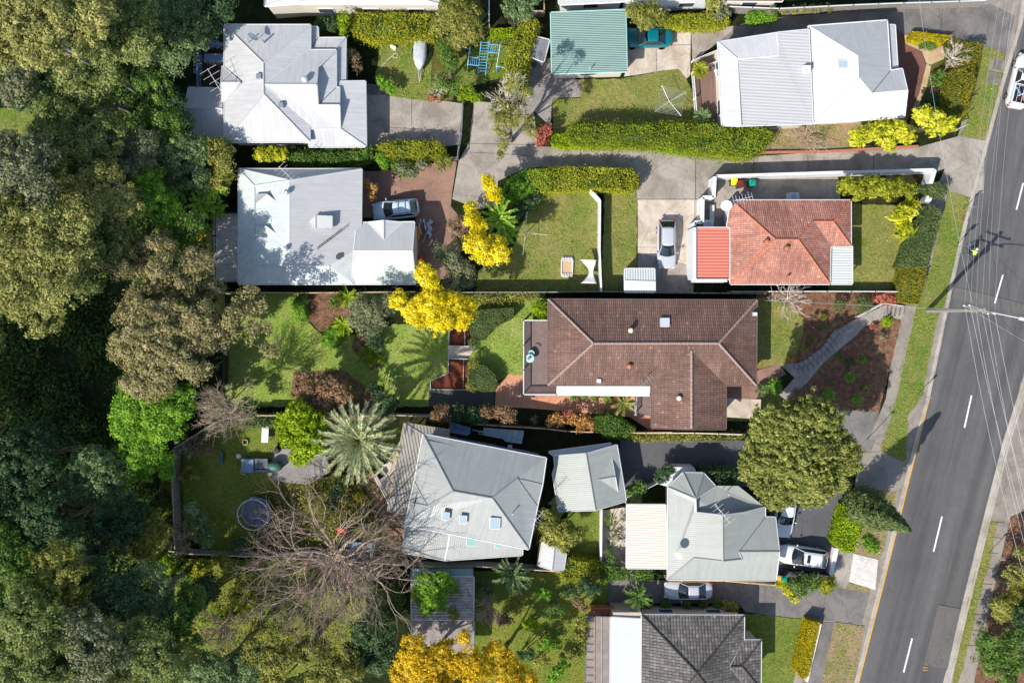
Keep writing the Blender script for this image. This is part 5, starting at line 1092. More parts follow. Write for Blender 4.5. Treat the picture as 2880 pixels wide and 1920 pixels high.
gum('dull brown-green gum with thin bare twigs left of the ferns', 'gum_grey', [(330, 440, 60), (400, 410, 45), (370, 480, 45), (290, 350, 35)], 7, holes=.35, bark='bark_pale')
gum('grey-olive gum on the left edge below the small lawn', 'gum_grey', [(40, 480, 75), (100, 440, 50), (20, 420, 40), (110, 530, 45)], 13, bark='bark_pale', nl=12)
gum('largest gold-green gum on the left edge, its crown reaching over the dark gully', 'gum_gold', [(50, 660, 95), (140, 720, 90), (210, 640, 75), (60, 790, 80), (110, 870, 60), (20, 600, 60), (170, 820, 50)], 13, clump=.65, dens=125)
gum('dark olive gum right of the largest left edge gum', 'gum', [(260, 680, 65), (300, 620, 60), (240, 770, 50), (330, 700, 40)], 8.5)
gum('broad pinkish-brown gum left of the weathered timber deck', 'gum_pink', [(420, 760, 80), (500, 800, 75), (380, 720, 50), (560, 760, 50), (430, 690, 45), (580, 840, 45)], 8, clump=.6, holes=.48, dens=170)
gum('pinkish-grey gum in the middle of the bush above the bright green thicket', 'gum_pink', [(420, 920, 85), (500, 950, 75), (370, 980, 50), (540, 880, 55), (460, 1030, 65), (580, 940, 50), (550, 1010, 50), (400, 1060, 50)], 9.5, clump=.6, holes=.3)
gum('thin brownish gum overhanging the edge of the curved back lawn', 'gum_pink', [(670, 900, 40), (700, 850, 38), (640, 950, 35), (730, 935, 32), (760, 970, 26)], 9, dens=75, holes=.45, tr=.15, base=(600, 930))
gum('bright green tree in the thicket above the fenced corner yard', 'bright', [(400, 1120, 60), (450, 1170, 60), (370, 1190, 50), (500, 1130, 45)], 6)
gum('yellow-green tree just outside the corner of the fenced yard', 'bright', [(395, 1270, 50), (440, 1310, 45), (370, 1330, 50), (420, 1230, 45)], 4.5)
gum('dark bush tree with white-green leaf tips left of the fenced yard', 'bluegreen', [(290, 1330, 60), (230, 1360, 55), (330, 1400, 50), (250, 1300, 40)], 5.5, group=G1)
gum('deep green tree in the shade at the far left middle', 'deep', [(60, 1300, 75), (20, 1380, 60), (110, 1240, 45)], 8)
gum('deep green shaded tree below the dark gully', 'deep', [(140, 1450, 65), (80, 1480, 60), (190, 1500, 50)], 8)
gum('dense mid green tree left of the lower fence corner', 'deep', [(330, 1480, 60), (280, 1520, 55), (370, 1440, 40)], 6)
gum('small pale green tree hugging the lower fence corner', 'olive', [(410, 1500, 38), (430, 1460, 30), (395, 1540, 28)], 4.5, tr=.12)
gum('brown-tinged olive tree in the lower left bush', 'olive', [(170, 1610, 65), (140, 1570, 45), (210, 1650, 50)], 12, clump=.5)
gum('green tree on the left edge above the bottom corner gums', 'mid', [(30, 1560, 60), (60, 1620, 55), (10, 1500, 45)], 9)
gum('shaded grey-green tree in the middle of the lower bush', 'deep', [(300, 1640, 60), (350, 1680, 50), (270, 1690, 45)], 10)
gum('broad olive gum in the bottom left corner', 'gum', [(40, 1720, 80), (110, 1760, 75), (30, 1820, 70), (150, 1850, 70), (80, 1890, 70)], 14)
gum('grey-green gum along the bottom edge, right of the corner gum', 'gum_grey', [(240, 1800, 70), (300, 1860, 70), (220, 1890, 60), (190, 1740, 45)], 13, bark='bark_pale')
gum('gum with two bare fallen-looking limbs at the bottom edge', 'gum', [(400, 1830, 65), (460, 1870, 60), (370, 1900, 55), (430, 1780, 40)], 11, bark='bark_pale', nl=14)
gum('dark blue-green tree below the yard with the trampoline', 'bluegreen', [(420, 1640, 50), (400, 1700, 45), (450, 1720, 45)], 9)
gum('mossy green tree left of the twiggy bare tree at the bottom', 'mid', [(500, 1720, 45), (520, 1790, 40), (540, 1680, 35)], 8, holes=.3)
gum('pale green tree at the bottom edge left of the yellow autumn tree', 'bluegreen', [(620, 1890, 55), (700, 1880, 50), (560, 1880, 45)], 8)
gum('yellow-olive tree at the bottom edge below the large bare tree', 'olive', [(800, 1880, 60), (880, 1850, 50), (960, 1890, 55), (730, 1840, 40)], 8, holes=.35)
gum('green bush tree in shade at the bottom left of the autumn tree', 'deep', [(1050, 1780, 50), (1080, 1850, 45), (1020, 1830, 40)], 6, tr=.15)
gum('blue-green silvery tree between the two white roofed houses and the bush', 'bluegreen', [(510, 440, 50), (540, 490, 40), (480, 480, 38), (550, 420, 35)], 5, dens=170, leaf=(.24, .12))
gum('pale grey-green tree at the corner of the weathered roof', 'olive', [(610, 420, 35), (640, 460, 35), (620, 500, 28)], 4.5, dens=150, tr=.15, leaf=(.22, .1))
gum('lime green bush tree among the ferns west of the weathered deck', 'bright', [(430, 560, 40), (410, 510, 35), (470, 600, 35)], 7)
gum('dark mossy tree by the yellow flowering shrub', 'mid', [(540, 640, 35), (500, 660, 35), (480, 560, 30)], 6, tr=.12)
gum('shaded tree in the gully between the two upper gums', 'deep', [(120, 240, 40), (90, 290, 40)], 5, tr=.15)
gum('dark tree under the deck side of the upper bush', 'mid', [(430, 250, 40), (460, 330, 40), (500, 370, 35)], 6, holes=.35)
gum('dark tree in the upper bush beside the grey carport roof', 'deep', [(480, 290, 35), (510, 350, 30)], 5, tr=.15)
# unseen tall trees added past the left edge to shade the gully
for i, (gx, gy) in enumerate(((-330, 1330), (-340, 1490), (-190, 1400), (-150, 1560), (-300, 1650), (-360, 1820), (-200, 1760), (-280, 1940))):
    x = 1440+(gx-1440)/.7625; y = 890+(gy-890)/.7625; h_ = 19; r_ = 130
    gum('unseen tall gum added beyond the left edge to shade the dark gully', 'gum', [(x, y, r_), (x+40, y-50, r_*.7), (x-50, y+60, r_*.7)], h_, dens=60, leaf=(.5, .24), clump=.8, group='unseen shading gums beyond the left edge')
shrub('yellow flowering shrub beside the weathered timber deck', 'wattle', 'S', [(540, 640, 22), (560, 655, 20), (530, 625, 16)], 3)
def under():
    n = 170000; X = RS.uniform(-56, -22, n); Y = RS.uniform(-40, 36, n)
    lim = -31+3*np.sin(Y*.2)-np.where(Y < -8, 5, 0)
    k = (X < lim) & ~((X < -44.5) & (Y > 16) & (Y < 23)); X, Y = X[k], Y[k]
    f = np.sin(X*.9)*np.cos(Y*.8)+np.sin(X*.37+Y*.51)+RS.normal(0, .45, len(X)); k = f > -.7; X, Y, f = X[k], Y[k], f[k]
    Z = np.array([ground(x, y) for x in X])+RS.uniform(0, 1, len(X))**1.2*(.5+np.clip(f, 0, 1.6)); nn = unit(np.column_stack([RS.normal(0, .7, len(X)), RS.normal(0, .7, len(X)), np.full(len(X), .8)]))
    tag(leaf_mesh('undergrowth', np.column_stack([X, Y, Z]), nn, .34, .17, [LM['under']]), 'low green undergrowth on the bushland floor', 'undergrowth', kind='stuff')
    n = 110000; X = RS.uniform(-32, 12, n); Y = RS.uniform(-40, 20, n); q = [W3('J', *p)[:2] for p in ((500, 560), (1500, 430), (1560, 1060), (900, 1070), (1250, 1120), (1250, 1900), (-20, 1900), (-300, 1600), (200, 1200), (500, 1050))]
    ins = np.array([ptin(x, y, q) for x, y in zip(X, Y)]); X, Y = X[ins], Y[ins]; f = np.sin(X*1.1+1)*np.cos(Y*1.3)+RS.normal(0, .5, len(X)); k = f > -.45; X, Y = X[k], Y[k]
    tag(leaf_mesh('ground_cover', np.column_stack([X, Y, RS.uniform(.03, .6, len(X))]), unit(RS.normal(size=(len(X), 3))*.6+np.array([0, 0, 1])), .22, .1, [LM['olive']]), 'low weedy ground cover under the large bare tree', 'ground cover', kind='stuff')
under()
# ================= ferns and palm
frondy('large date palm with a round star of grey-green fronds', 'palm', 'S', 1010, 1238, 108, 8.5, 52, 'palm_tree', 'palm', 3, .5, .045, .5, (-.15, 1.2), per=44)
fr = lambda lab, x, y, r, h, n, s, lf_='fern', **k: frondy(lab, lf_, 'S', x, y, r, h, n, 'tree_fern', 'fern', s, .34, .07, .45, (.05, .75), tr=.1, per=20, group='tree ferns', **k)
fr('tree fern nearest the corner of the weathered roof', 605, 530, 36, 3.5, 13, 1); fr('larger tree fern left of the weathered deck house', 570, 575, 40, 3.2, 14, 2); fr('small shaded tree fern above the yellow flowering shrub', 605, 590, 28, 2.6, 11, 3)
fr('bright tree fern between the two yellow wattles and the lawn', 1402, 612, 48, 4.2, 15, 4); fr('smaller bright tree fern above the upper yellow wattle', 1425, 650, 34, 3.4, 12, 5)
fr('lime tree fern in the curved lawn garden bed', 965, 915, 26, 2, 11, 6, 'lime'); fr('pale tree fern by the mulch bed north end', 978, 838, 28, 2.4, 10, 7, 'lime')
fr('dark tree fern beside the parked silver sedan', 1795, 1680, 34, 2.4, 13, 8, 'mid'); fr('dark fern against the fence beside the old shed', 1440, 1620, 50, 2.6, 16, 9, 'bluegreen')
fr('spiky green and gold fern at the corner of the brown deck', 1969, 195, 20, 1.8, 16, 10, 'yellowgreen'); fr('pale green cycad at the south end of the brown deck', 1975, 328, 20, 1.6, 16, 11, 'bluegreen')
fr('star shaped frangipani-like plant beside the terracotta paving', 1752, 1136, 30, 2.2, 9, 12, 'olive')
# ================= wattles, garden trees
tree('upper yellow wattle beside the tree ferns and lawn', 'wattle', 'S', [(1340, 690, 36), (1370, 715, 34), (1395, 690, 30), (1410, 715, 26), (1350, 640, 24), (1330, 590, 24), (1325, 620, 20)], 6, 'wattle_tree', dens=330, leaf=(.17, .1), clump=.35, tr=.14, holes=.1)
tree('small yellow wattle beside the top of the shared driveway', 'wattle', 'S', [(1378, 520, 20), (1388, 545, 20), (1370, 505, 14), (1392, 560, 14)], 5, 'wattle_tree', dens=330, leaf=(.17, .1), clump=.35, tr=.1, holes=.1)
tree('largest yellow wattle beside the garage wing corner', 'wattle', 'S', [(1195, 770, 30), (1120, 845, 26), (1165, 870, 36), (1215, 850, 42), (1270, 860, 44), (1310, 860, 30), (1240, 895, 40), (1300, 900, 26), (1175, 895, 28), (1215, 800, 26)], 7, 'wattle_tree', dens=330, leaf=(.18, .1), clump=.38, tr=.18, holes=.08)
tree('grey-brown leafed tree between the yellow wattles', 'gum_grey', 'S', [(1285, 740, 38), (1250, 710, 32), (1310, 780, 28), (1270, 790, 26)], 5.5, dens=170, leaf=(.2, .09), tr=.14)
tree('small brown bush tree beside the brick yard and wattle', 'brown', 'S', [(1300, 660, 26), (1280, 640, 20), (1320, 680, 20), (1290, 620, 14)], 4, dens=150, leaf=(.18, .09), tr=.1)
tree('feathery grey-green tree in the curved lawn garden', 'gum_grey', 'S', [(1025, 860, 45), (1070, 880, 40), (1040, 920, 35), (1000, 890, 28), (1100, 850, 30)], 6, dens=130, leaf=(.22, .06), clump=.45, tr=.14, holes=.3)
tree('vivid glossy yellow-green tree left of the big palm', 'lime', 'S', [(835, 1170, 45), (880, 1190, 42), (820, 1220, 42), (870, 1240, 45), (850, 1280, 32), (800, 1190, 28)], 5.5, dens=210, leaf=(.24, .15), clump=.4, holes=.1)
tree('reddish-brown leafed tree above the vivid yellow-green tree', 'bronze', 'S', [(870, 1080, 38), (920, 1090, 38), (960, 1100, 32), (850, 1110, 26), (900, 1130, 30)], 4.5, dens=170, leaf=(.22, .13), clump=.4)
shrub('mixed gold and green shrub above the vivid yellow-green tree', 'olive', 'S', [(880, 1140, 22), (910, 1150, 20), (850, 1130, 20)], 3)
tree('round dense olive street-front tree covering the rear of a white car', 'roundolive', 'S', [(2190, 1210, 80), (2280, 1200, 85), (2330, 1260, 75), (2250, 1290, 95), (2160, 1280, 75), (2350, 1320, 60), (2280, 1360, 65), (2180, 1350, 70), (2190, 1400, 35), (2120, 1310, 45), (2250, 1180, 55), (2390, 1290, 40)], 9, dens=400, leaf=(.2, .12), clump=.34, holes=.16, flat=.6)
tree('feathery green tree between the cream house and blue climbing frame', 'olive', 'C', [(180, 90, 110), (270, 150, 110), (120, 170, 90), (310, 230, 80), (230, 260, 80), (200, 20, 80)], 6.5, dens=200, leaf=(.2, .07), clump=.4, holes=.12)
tree('green tree with pale leaf clusters at the top edge left of the teal garage', 'bluegreen', 'C', [(620, 30, 80), (710, 20, 70), (580, 60, 50), (670, 70, 50)], 5, dens=180, leaf=(.26, .13))
shrub('small grey-green shrub below the pale leafed top edge tree', 'gum_grey', 'C', [(600, 160, 32), (605, 130, 26)], 2.6)
tree('rounded olive tree overhanging the teal parked car', 'olive', 'C', [(1450, 90, 75), (1540, 90, 85), (1600, 120, 60), (1510, 150, 60), (1420, 70, 45)], 4.5, dens=230, leaf=(.2, .1), clump=.33, holes=.08)
tree('green feathery tree drooping over the shared driveway', 'olive', 'C', [(600, 600, 62, 9.5), (690, 650, 50, 9.5), (560, 780, 95), (660, 830, 80), (480, 760, 90), (520, 880, 60), (540, 990, 50), (720, 900, 50), (510, 1080, 40)], 8, dens=130, leaf=(.2, .07), clump=.35, holes=.35)
baretree('bare silvery branched tree above the shared driveway', 'C', 555, 600, 170, 13, 5, 13, 3, 'twig_pale', .14, minr=.018)
baretree('low bare greyish shrub beside the boat lawn', 'C', 90, 600, 100, 2.6, 6, 14, 2, 'twig_pale', .08, minr=.014)
tree('deep green shrubby tree beside the climbing frame lawn', 'mid', 'C', [(150, 380, 60), (170, 440, 55), (120, 320, 50), (110, 570, 60), (180, 600, 50)], 3.6, dens=170, leaf=(.18, .09), clump=.35)
shrub('lime shrub under the silvery bare tree', 'lime', 'C', [(290, 640, 45), (250, 660, 40), (340, 680, 35)], 2.2); shrub('purple-brown bare bush beside the red leafed plants', 'redleaf', 'C', [(780, 930, 50), (830, 900, 40), (800, 980, 40)], 2.2, dens=120)
shrub('red rosette plant by the end of the concrete drive', 'redleaf', 'C', [(30, 675, 25), (85, 700, 16)], .9); shrub('red leafed plant beside the dark side garden', 'redleaf', 'C', [(672, 590, 16), (670, 575, 12)], 1.2)
hedge('tall yellow-green hedge between the climbing frame and the tilted shed', 'yellowgreen', 'C', [(640, 180), (700, 120), (765, 150), (745, 250), (715, 330), (700, 430), (680, 540), (660, 625), (580, 590), (540, 520), (560, 420), (600, 300)], 2.6, rough=.35)
hedge('low bright hedge at the back of the climbing frame lawn', 'lime', 'C', [(440, 200), (600, 190), (610, 240), (440, 248)], 1.0)
hedge('yellow clipped hedge below the cream walled house', 'yellowgreen', 'B', [(1190, 90), (1480, 92), (1760, 100), (1760, 250), (1480, 250), (1330, 268), (1200, 220)], 2.3, rough=.3)
hedge('thin low lime hedge edging the boat lawn', 'lime', 'B', [(1370, 250), (1760, 235), (1760, 262), (1370, 278)], .8)
tree('small bright green bush tree at the left end of the yellow clipped hedge', 'lime', 'B', [(1140, 120, 35), (1150, 180, 35), (1130, 220, 22)], 3, dens=200, leaf=(.2, .13), tr=.07)
shrub('dark shrub beside the top white roof house', 'deep', 'B', [(1000, 160, 50), (1060, 180, 50)], 2)
shrub('bare purple shrub between the white verandah and the boat lawn', 'brown', 'B', [(1220, 410, 45), (1240, 470, 40), (1190, 370, 35)], 2.0, dens=90); shrub('lime ivy clump on the side fence by the boat lawn', 'bright', 'B', [(1440, 590, 40), (1470, 610, 35), (1400, 560, 35)], 1.6)
hedge('rounded yellow-green hedge along the lower edge of the concrete drive', 'yellowgreen', 'B', [(1370, 1000), (1500, 970), (1800, 975), (1835, 1030), (1820, 1080), (1600, 1085), (1420, 1080)], 1.9, rough=.3)
tree('lime leafed shrub below the south wall of the top white roof house', 'lemon', 'B', [(600, 1060, 50), (660, 1060, 50), (720, 1075, 45), (560, 1060, 30)], 2.6, dens=160, leaf=(.3, .16), tr=.07, clump=.35)
hedge('dark green row of bushes between the two left white houses', 'mid', 'B', [(760, 1060), (1000, 1055), (1250, 1040), (1340, 1010), (1345, 1070), (1250, 1110), (1000, 1130), (770, 1110)], 2.0, rough=.5)
shrub('round green shrub left of the clay yard', 'mid', 'B', [(1520, 1140, 50), (1600, 1170, 45), (1560, 1190, 40)], 2.2); shrub('silvery green shrub at the head of the clay yard', 'gum_grey', 'B', [(1560, 1160, 50), (1620, 1190, 40), (1680, 1140, 35)], 2.4, dens=200)
shrub('leafy green shrub between hedge and clay yard', 'bright', 'B', [(1430, 1130, 40), (1400, 1090, 40)], 2); shrub('small green shrub near the steel gate post', 'olive', 'B', [(1810, 1140, 45), (1870, 1110, 35)], 1.8)
shrub('orange and green shrub beside the weathered roof eave', 'orange', 'B', [(1310, 1270, 35), (1350, 1300, 30), (1340, 1350, 25)], 2.2)
# central hedges
hedge('long tall dense hedge along the north side of the shared driveway', 'hedgegreen', 'C', [(990, 870), (1100, 850), (1300, 855), (1500, 870), (1640, 855), (1800, 850), (1960, 860), (2020, 870), (2085, 1010), (2010, 1050), (1850, 1040), (1700, 1000), (1400, 985), (1150, 985), (990, 960)], 2.6, rough=.45, leaf=(.14, .08), dens=330)
hedge('thick hedge block at the end of the white roof house garden', 'hedgegreen', 'D', [(240, 865), (440, 850), (600, 850), (655, 900), (620, 980), (520, 1045), (400, 1040), (250, 1010)], 2.9, rough=.4)
hedge('bright lime skirt of hedge along the driveway kerb', 'lime', 'C', [(870, 930), (990, 910), (1000, 985), (1400, 990), (1700, 1005), (1850, 1045), (1780, 1050), (1500, 1008), (1150, 1006), (950, 1015), (870, 990)], 1.5, rough=.2)
hedge('curved bright hedge at the head of the dry back lawn', 'yellowgreen', 'C', [(700, 1175), (900, 1150), (1200, 1155), (1400, 1165), (1460, 1215), (1460, 1290), (1400, 1320), (1150, 1300), (900, 1310), (790, 1330), (720, 1250)], 2.0, rough=.25)
hedge('darker end of the curved hedge beside the small wattle', 'bright', 'C', [(560, 1250), (640, 1190), (730, 1165), (830, 1200), (820, 1300), (740, 1330), (640, 1380), (530, 1350)], 2.0, rough=.3)
shrub('small blue-green plant under the curved hedge', 'bluegreen', 'C', [(1025, 1310, 20)], .8); shrub('dark bush in the shade of the tree ferns', 'deep', 'C', [(700, 1400, 60), (640, 1440, 55), (760, 1350, 40)], 2)
hedge('clipped yellow hedge running from the round olive tree to the long driveway', 'yellowgreen', 'C', [(1640, 105), (1800, 95), (1960, 95), (2080, 105), (2085, 160), (2000, 185), (1800, 190), (1640, 170)], 1.6, rough=.2)
hedge('short yellow hedge beyond the gap above the long driveway', 'bright', 'D', [(500, 80), (690, 80), (690, 115), (560, 140), (500, 130)], 1.3, rough=.2)
shrub('olive weedy shrub left of the large autumn tree', 'olive', 'S', [(780, 1790, 40), (840, 1800, 38), (730, 1770, 30)], 2.5, dens=100, holes=.3)
shrub('golden weedy shrub between the two bare trees', 'yellowgreen', 'S', [(700, 1730, 34), (660, 1700, 28), (740, 1700, 26)], 2, dens=70, holes=.4)
shrub('green shrub under the lower side of the very large bare tree', 'mid', 'S', [(1060, 1640, 34), (1110, 1680, 34), (1080, 1740, 38)], 2.2, dens=110, holes=.2)
shrub('pale olive brush below the middle of the yard fence', 'olive', 'S', [(640, 1600, 30), (690, 1640, 32), (620, 1560, 24)], 1.8, dens=80, holes=.4)
shrub('dark leafy clump inside the large bare tree above the table', 'deep', 'J', [(1090, 620, 50), (1060, 690, 45), (1110, 560, 35)], 2.6, dens=110)
shrub('brown leafy shrub between the patio and the large bare tree', 'rusthedge', 'J', [(900, 640, 55), (1250, 640, 50), (1000, 700, 40), (700, 820, 50)], 1.5, dens=70, holes=.4)
for i, x in enumerate((725, 795, 860, 912, 965, 1022)): shrub('small round bush, %s in the row below the brown top roof' % ('first from the left', 'second from the left', 'third from the left', 'fourth from the left', 'fifth from the left', 'last')[i], 'olive', 'D', [(x, 72-i*4, 24)], 1.2, group='row of small round bushes')
shrub('grey-green shrub poking out of the clipped yellow hedge', 'gum_grey', 'D', [(300, 100, 45), (340, 90, 30)], 1.9); shrub('grey-green shrub at the left end of the row of round bushes', 'gum_grey', 'D', [(650, 75, 35)], 1.6)
tree('small olive tree at the top edge between the clipped hedges', 'olive', 'D', [(250, 20, 45), (220, 0, 40), (280, 40, 30)], 4, dens=200, tr=.08)
# right gardens
def lemontree(lab, lobes, h=3.6): return tree(lab, 'lemon', 'D', lobes, h, dens=95, leaf=(.42, .2), clump=.45, tr=.09, holes=.15)
lemontree('pale yellow leafed tree over the bins below the white roof', [(1250, 920, 55), (1330, 900, 60), (1420, 880, 60), (1500, 870, 60), (1440, 960, 50), (1560, 920, 50), (1220, 940, 40)])
lemontree('pale yellow leafed tree nearest the street corner', [(1680, 790, 55), (1750, 800, 60), (1800, 850, 55), (1640, 770, 35), (1870, 840, 40), (1740, 870, 40)])
tree('golden leafed tree in the white walled front garden', 'yellowgreen', 'H', [(1000, 90, 50), (1070, 100, 55), (1150, 90, 60), (1220, 110, 50), (1290, 100, 55), (1350, 110, 40), (1060, 140, 35)], 3.6, dens=200, leaf=(.28, .15), clump=.36, tr=.1)
shrub('round clipped dark green bush at the white wall corner', 'darkhedge', 'D', [(1765, 1282, 62), (1740, 1270, 40), (1800, 1285, 40)], 1.7, dens=280, leaf=(.12, .07), holes=0, clump=.2); shrub('smaller grey-green bush left of the round clipped bush', 'darkhedge', 'D', [(1650, 1285, 42), (1690, 1290, 30)], 1.5, dens=240, leaf=(.14, .08), holes=0, clump=.2)
hedge('long dark clipped hedge along the street front of the red roof garden', 'darkhedge', 'H', [(1440, 205), (1500, 200), (1550, 240), (1490, 460), (1455, 560), (1300, 560), (1330, 480), (1370, 330)], 1.7, leaf=(.12, .07), dens=330)
hedge('rusty golden lower part of the long street front hedge', 'rusthedge', 'H', [(1318, 540), (1462, 545), (1450, 640), (1412, 775), (1300, 760), (1298, 660)], 1.5, leaf=(.13, .08), dens=330)
hedge('rusty and green hedge beside the street below the bare shrub', 'rusthedge', 'D', [(1870, 480), (2020, 430), (2010, 560), (1965, 760), (1900, 800), (1800, 750), (1820, 640)], 1.8, leaf=(.14, .09), dens=300, rough=.3)
hedge('dark back edge of the hedge behind the bare shrub', 'rusthedge', 'D', [(1970, 290), (2075, 290), (2065, 340), (2025, 440), (1900, 450)], 1.6, leaf=(.14, .09), dens=260, rough=.3)
baretree('bare twiggy pale shrub beside the street hedge', 'D', 1900, 370, 130, 2.8, 11, 16, 2, 'twig_pale', .07, minr=.016)
hedge('clipped golden triangular hedge on the driveway corner', 'amber', 'D', [(1600, 210), (1865, 240), (1800, 300), (1720, 270), (1640, 290), (1572, 262)], .9, leaf=(.1, .07), dens=420, rough=.08)
shrub('low green filling inside the golden triangular hedge', 'mid', 'D', [(1690, 285, 45), (1730, 300, 35), (1660, 275, 22)], .6, dens=250, holes=0); shrub('low green bush in the middle of the corner garden', 'mid', 'D', [(1770, 520, 45), (1800, 500, 35), (1790, 560, 30)], 1.0)
shrub('dark spiky bushes left of the street hedge', 'deep', 'D', [(1720, 700, 60), (1760, 670, 50), (1680, 720, 45)], 1.2)
tree('banana-like plant with large yellow leaves in the red roof front garden', 'lemon', 'H', [(1340, 250, 50), (1330, 320, 45), (1370, 210, 35), (1290, 270, 35), (1320, 370, 22)], 2.4, 'banana_plant', 'plant', dens=22, leaf=(.95, .26), clump=.5, tr=.08, nl=4)
baretree('bare pinkish shrub spreading over the front lawn edge', 'H', 665, 740, 165, 2.6, 12, 18, 2, 'twig_pale', .07, minr=.016)
baretree('bare brown arching shrub below the white roof house', 'D', 900, 920, 190, 2.6, 13, 18, 2, 'twig', .08, minr=.018)
for nm, x, y, r in (('left of the two clipped topiary balls in the mulch', 953, 780, 42), ('right of the two clipped topiary balls in the mulch', 1093, 770, 54)):
    shrub(nm, 'darkhedge', 'H', [(x, y, r)], 1.5, dens=420, leaf=(.1, .06), holes=0, clump=.15, flat=.85, group='clipped balls in the mulch garden')
shrub('golden green shrub at the foot of the front steps', 'lime', 'H', [(1226, 872, 32)], 1.0); shrub('yellow tufted plant at the end of the curved front lawn', 'orange', 'H', [(672, 1090, 22)], .6)
shrub('blue-green star leaved plant by the front paving', 'bluegreen', 'H', [(505, 1275, 30), (525, 1255, 22)], .9, leaf=(.35, .09)); shrub('bright green plant beside the star leaved plant', 'bright', 'H', [(575, 1240, 36), (590, 1270, 28)], 1.2)
for i, (x, y, r, l) in enumerate(((812, 850, 16, 'brown'), (862, 850, 22, 'rusthedge'), (858, 905, 20, 'darkhedge'), (795, 920, 14, 'brown'), (925, 880, 14, 'gum_grey'), (790, 975, 22, 'rusthedge'), (750, 1030, 22, 'olive'), (1085, 1095, 22, 'bright'), (1015, 1200, 30, 'bright'), (895, 1300, 42, 'bright'), (1055, 1330, 34, 'bright'), (1010, 1110, 26, 'deep'), (1215, 960, 24, 'gum_grey'), (1150, 905, 18, 'redleaf'), (960, 1080, 22, 'mid'), (900, 1225, 24, 'brown'), (700, 1290, 26, 'brown'), (1110, 1250, 22, 'olive'))):
    shrub(('tiny brown tuft nearest the left topiary ball', 'rust coloured tuft between lawn and topiary', 'round dark tuft below the rust tuft', 'dark brown tuft by the lawn edge stones', 'grey tuft beside the stone path bend', 'rusty tuft by the upper path edge', 'olive tuft where path meets the curved lawn', 'small bright plant highest in the lower mulch bed', 'bright plant in the middle of the lower mulch bed', 'largest bright plant in the lower mulch bed', 'bright plant lowest and right in the lower mulch bed', 'dark plant near the top of the lower mulch bed', 'grey twiggy plant below the steps', 'red plant at the upper tip of the lower mulch bed', 'mid green plant in shade of the stone path', 'brown tuft left of the largest bright plant', 'brown plant beside the end of the stone path', 'olive plant near the verge path')[i], l, 'H', [(x, y, r)], .7 if r < 30 else 1.0, leaf=(.16, .08), group='small plants in the mulch garden')
hedge('rusty red low hedge behind the topiary balls', 'redleaf', 'H', [(1150, 735), (1230, 705), (1300, 700), (1300, 765), (1220, 768)], .9, rough=.3)
# central garden
shrub('bright round yellow-green bush against the brown tiled roof', 'lime', 'G', [(780, 665, 55), (760, 640, 40), (800, 690, 38)], 2.2, dens=330, leaf=(.12, .08), holes=0, clump=.2)
hedge('large dark clipped hedge shaped like a wing on the lawn', 'darkhedge', 'G', [(340, 665), (480, 655), (598, 650), (600, 720), (500, 770), (440, 810), (400, 870), (340, 880), (300, 830), (290, 740), (310, 690)], 1.5, leaf=(.1, .06), dens=420, rough=.06)
hedge('dark clipped bean shaped hedge below the small garden bridge', 'darkhedge', 'G', [(350, 1040), (400, 1045), (470, 1110), (492, 1180), (470, 1225), (380, 1230), (330, 1200), (285, 1130), (290, 1080)], 1.5, leaf=(.1, .06), dens=420, rough=.06)
for nm, x, y, r, l in (('clipped dark ball above the small garden bridge', 325, 888, 44, 'darkhedge'), ('olive clipped ball below the small garden bridge', 325, 1038, 46, 'olive'), ('olive clipped ball at the end of the gravel path', 310, 1185, 44, 'olive')):
    shrub(nm, l, 'G', [(x, y, r)], 1.6, dens=420, leaf=(.1, .06), holes=0, clump=.15, flat=.9)
hedge('wispy low hedge along the fence above the wing shaped hedge', 'olive', 'G', [(330, 590), (450, 540), (600, 540), (770, 545), (740, 580), (560, 590), (380, 605)], 1.2, rough=.5)
hedge('yellow-green shrubs at the start of the low hedge', 'olive', 'G', [(330, 560), (420, 550), (400, 600), (330, 600)], 1.0, rough=.5)
tree('bronze and green bush at the left end of the shaded garden bed', 'bronze', 'G', [(90, 1360, 50), (60, 1390, 35), (130, 1390, 40)], 2.6, dens=200, leaf=(.2, .12), tr=.08)
tree('pinkish bronze bush above the grey two storey roof', 'bronze', 'G', [(520, 1360, 52), (570, 1370, 50), (470, 1380, 45), (560, 1410, 42), (420, 1370, 35)], 2.6, dens=200, leaf=(.16, .1), tr=.08)
shrub('dark green bushes between the two bronze bushes', 'deep', 'G', [(220, 1380, 60), (320, 1390, 60), (390, 1400, 50), (180, 1400, 45)], 2.4)
shrub('silver-blue small plant in the shaded garden bed', 'gum_grey', 'G', [(738, 1400, 24), (740, 1430, 20)], 1.0, leaf=(.12, .05)); shrub('orange leafed bush left in the terracotta garden', 'orange', 'G', [(880, 1410, 40), (920, 1430, 40), (850, 1440, 30)], 1.8, dens=110)
shrub('orange leafed bush right in the terracotta garden', 'orange', 'G', [(1010, 1420, 40), (1080, 1430, 45), (1130, 1450, 35), (1060, 1480, 30)], 2.0, dens=120); shrub('red and green bush between the orange bushes', 'redleaf', 'G', [(970, 1390, 30), (990, 1370, 24)], 1.6, dens=110)
hedge('rounded green hedge mound at the right of the orange bushes', 'mid', 'G', [(1180, 1400), (1260, 1385), (1340, 1420), (1440, 1490), (1380, 1540), (1250, 1540), (1160, 1480)], 2.0, leaf=(.13, .07), dens=330, rough=.25)
hedge('thin leafy strip along the north edge of the dark driveway', 'olive', 'L', [(30, 205), (360, 195), (500, 200), (830, 195), (830, 225), (520, 235), (100, 240), (30, 225)], .9, rough=.3)
shrub('low green plants under the cream awning edge', 'bright', 'G', [(1010, 1262, 20), (1080, 1262, 22), (1150, 1270, 22), (1250, 1275, 24)], .6)
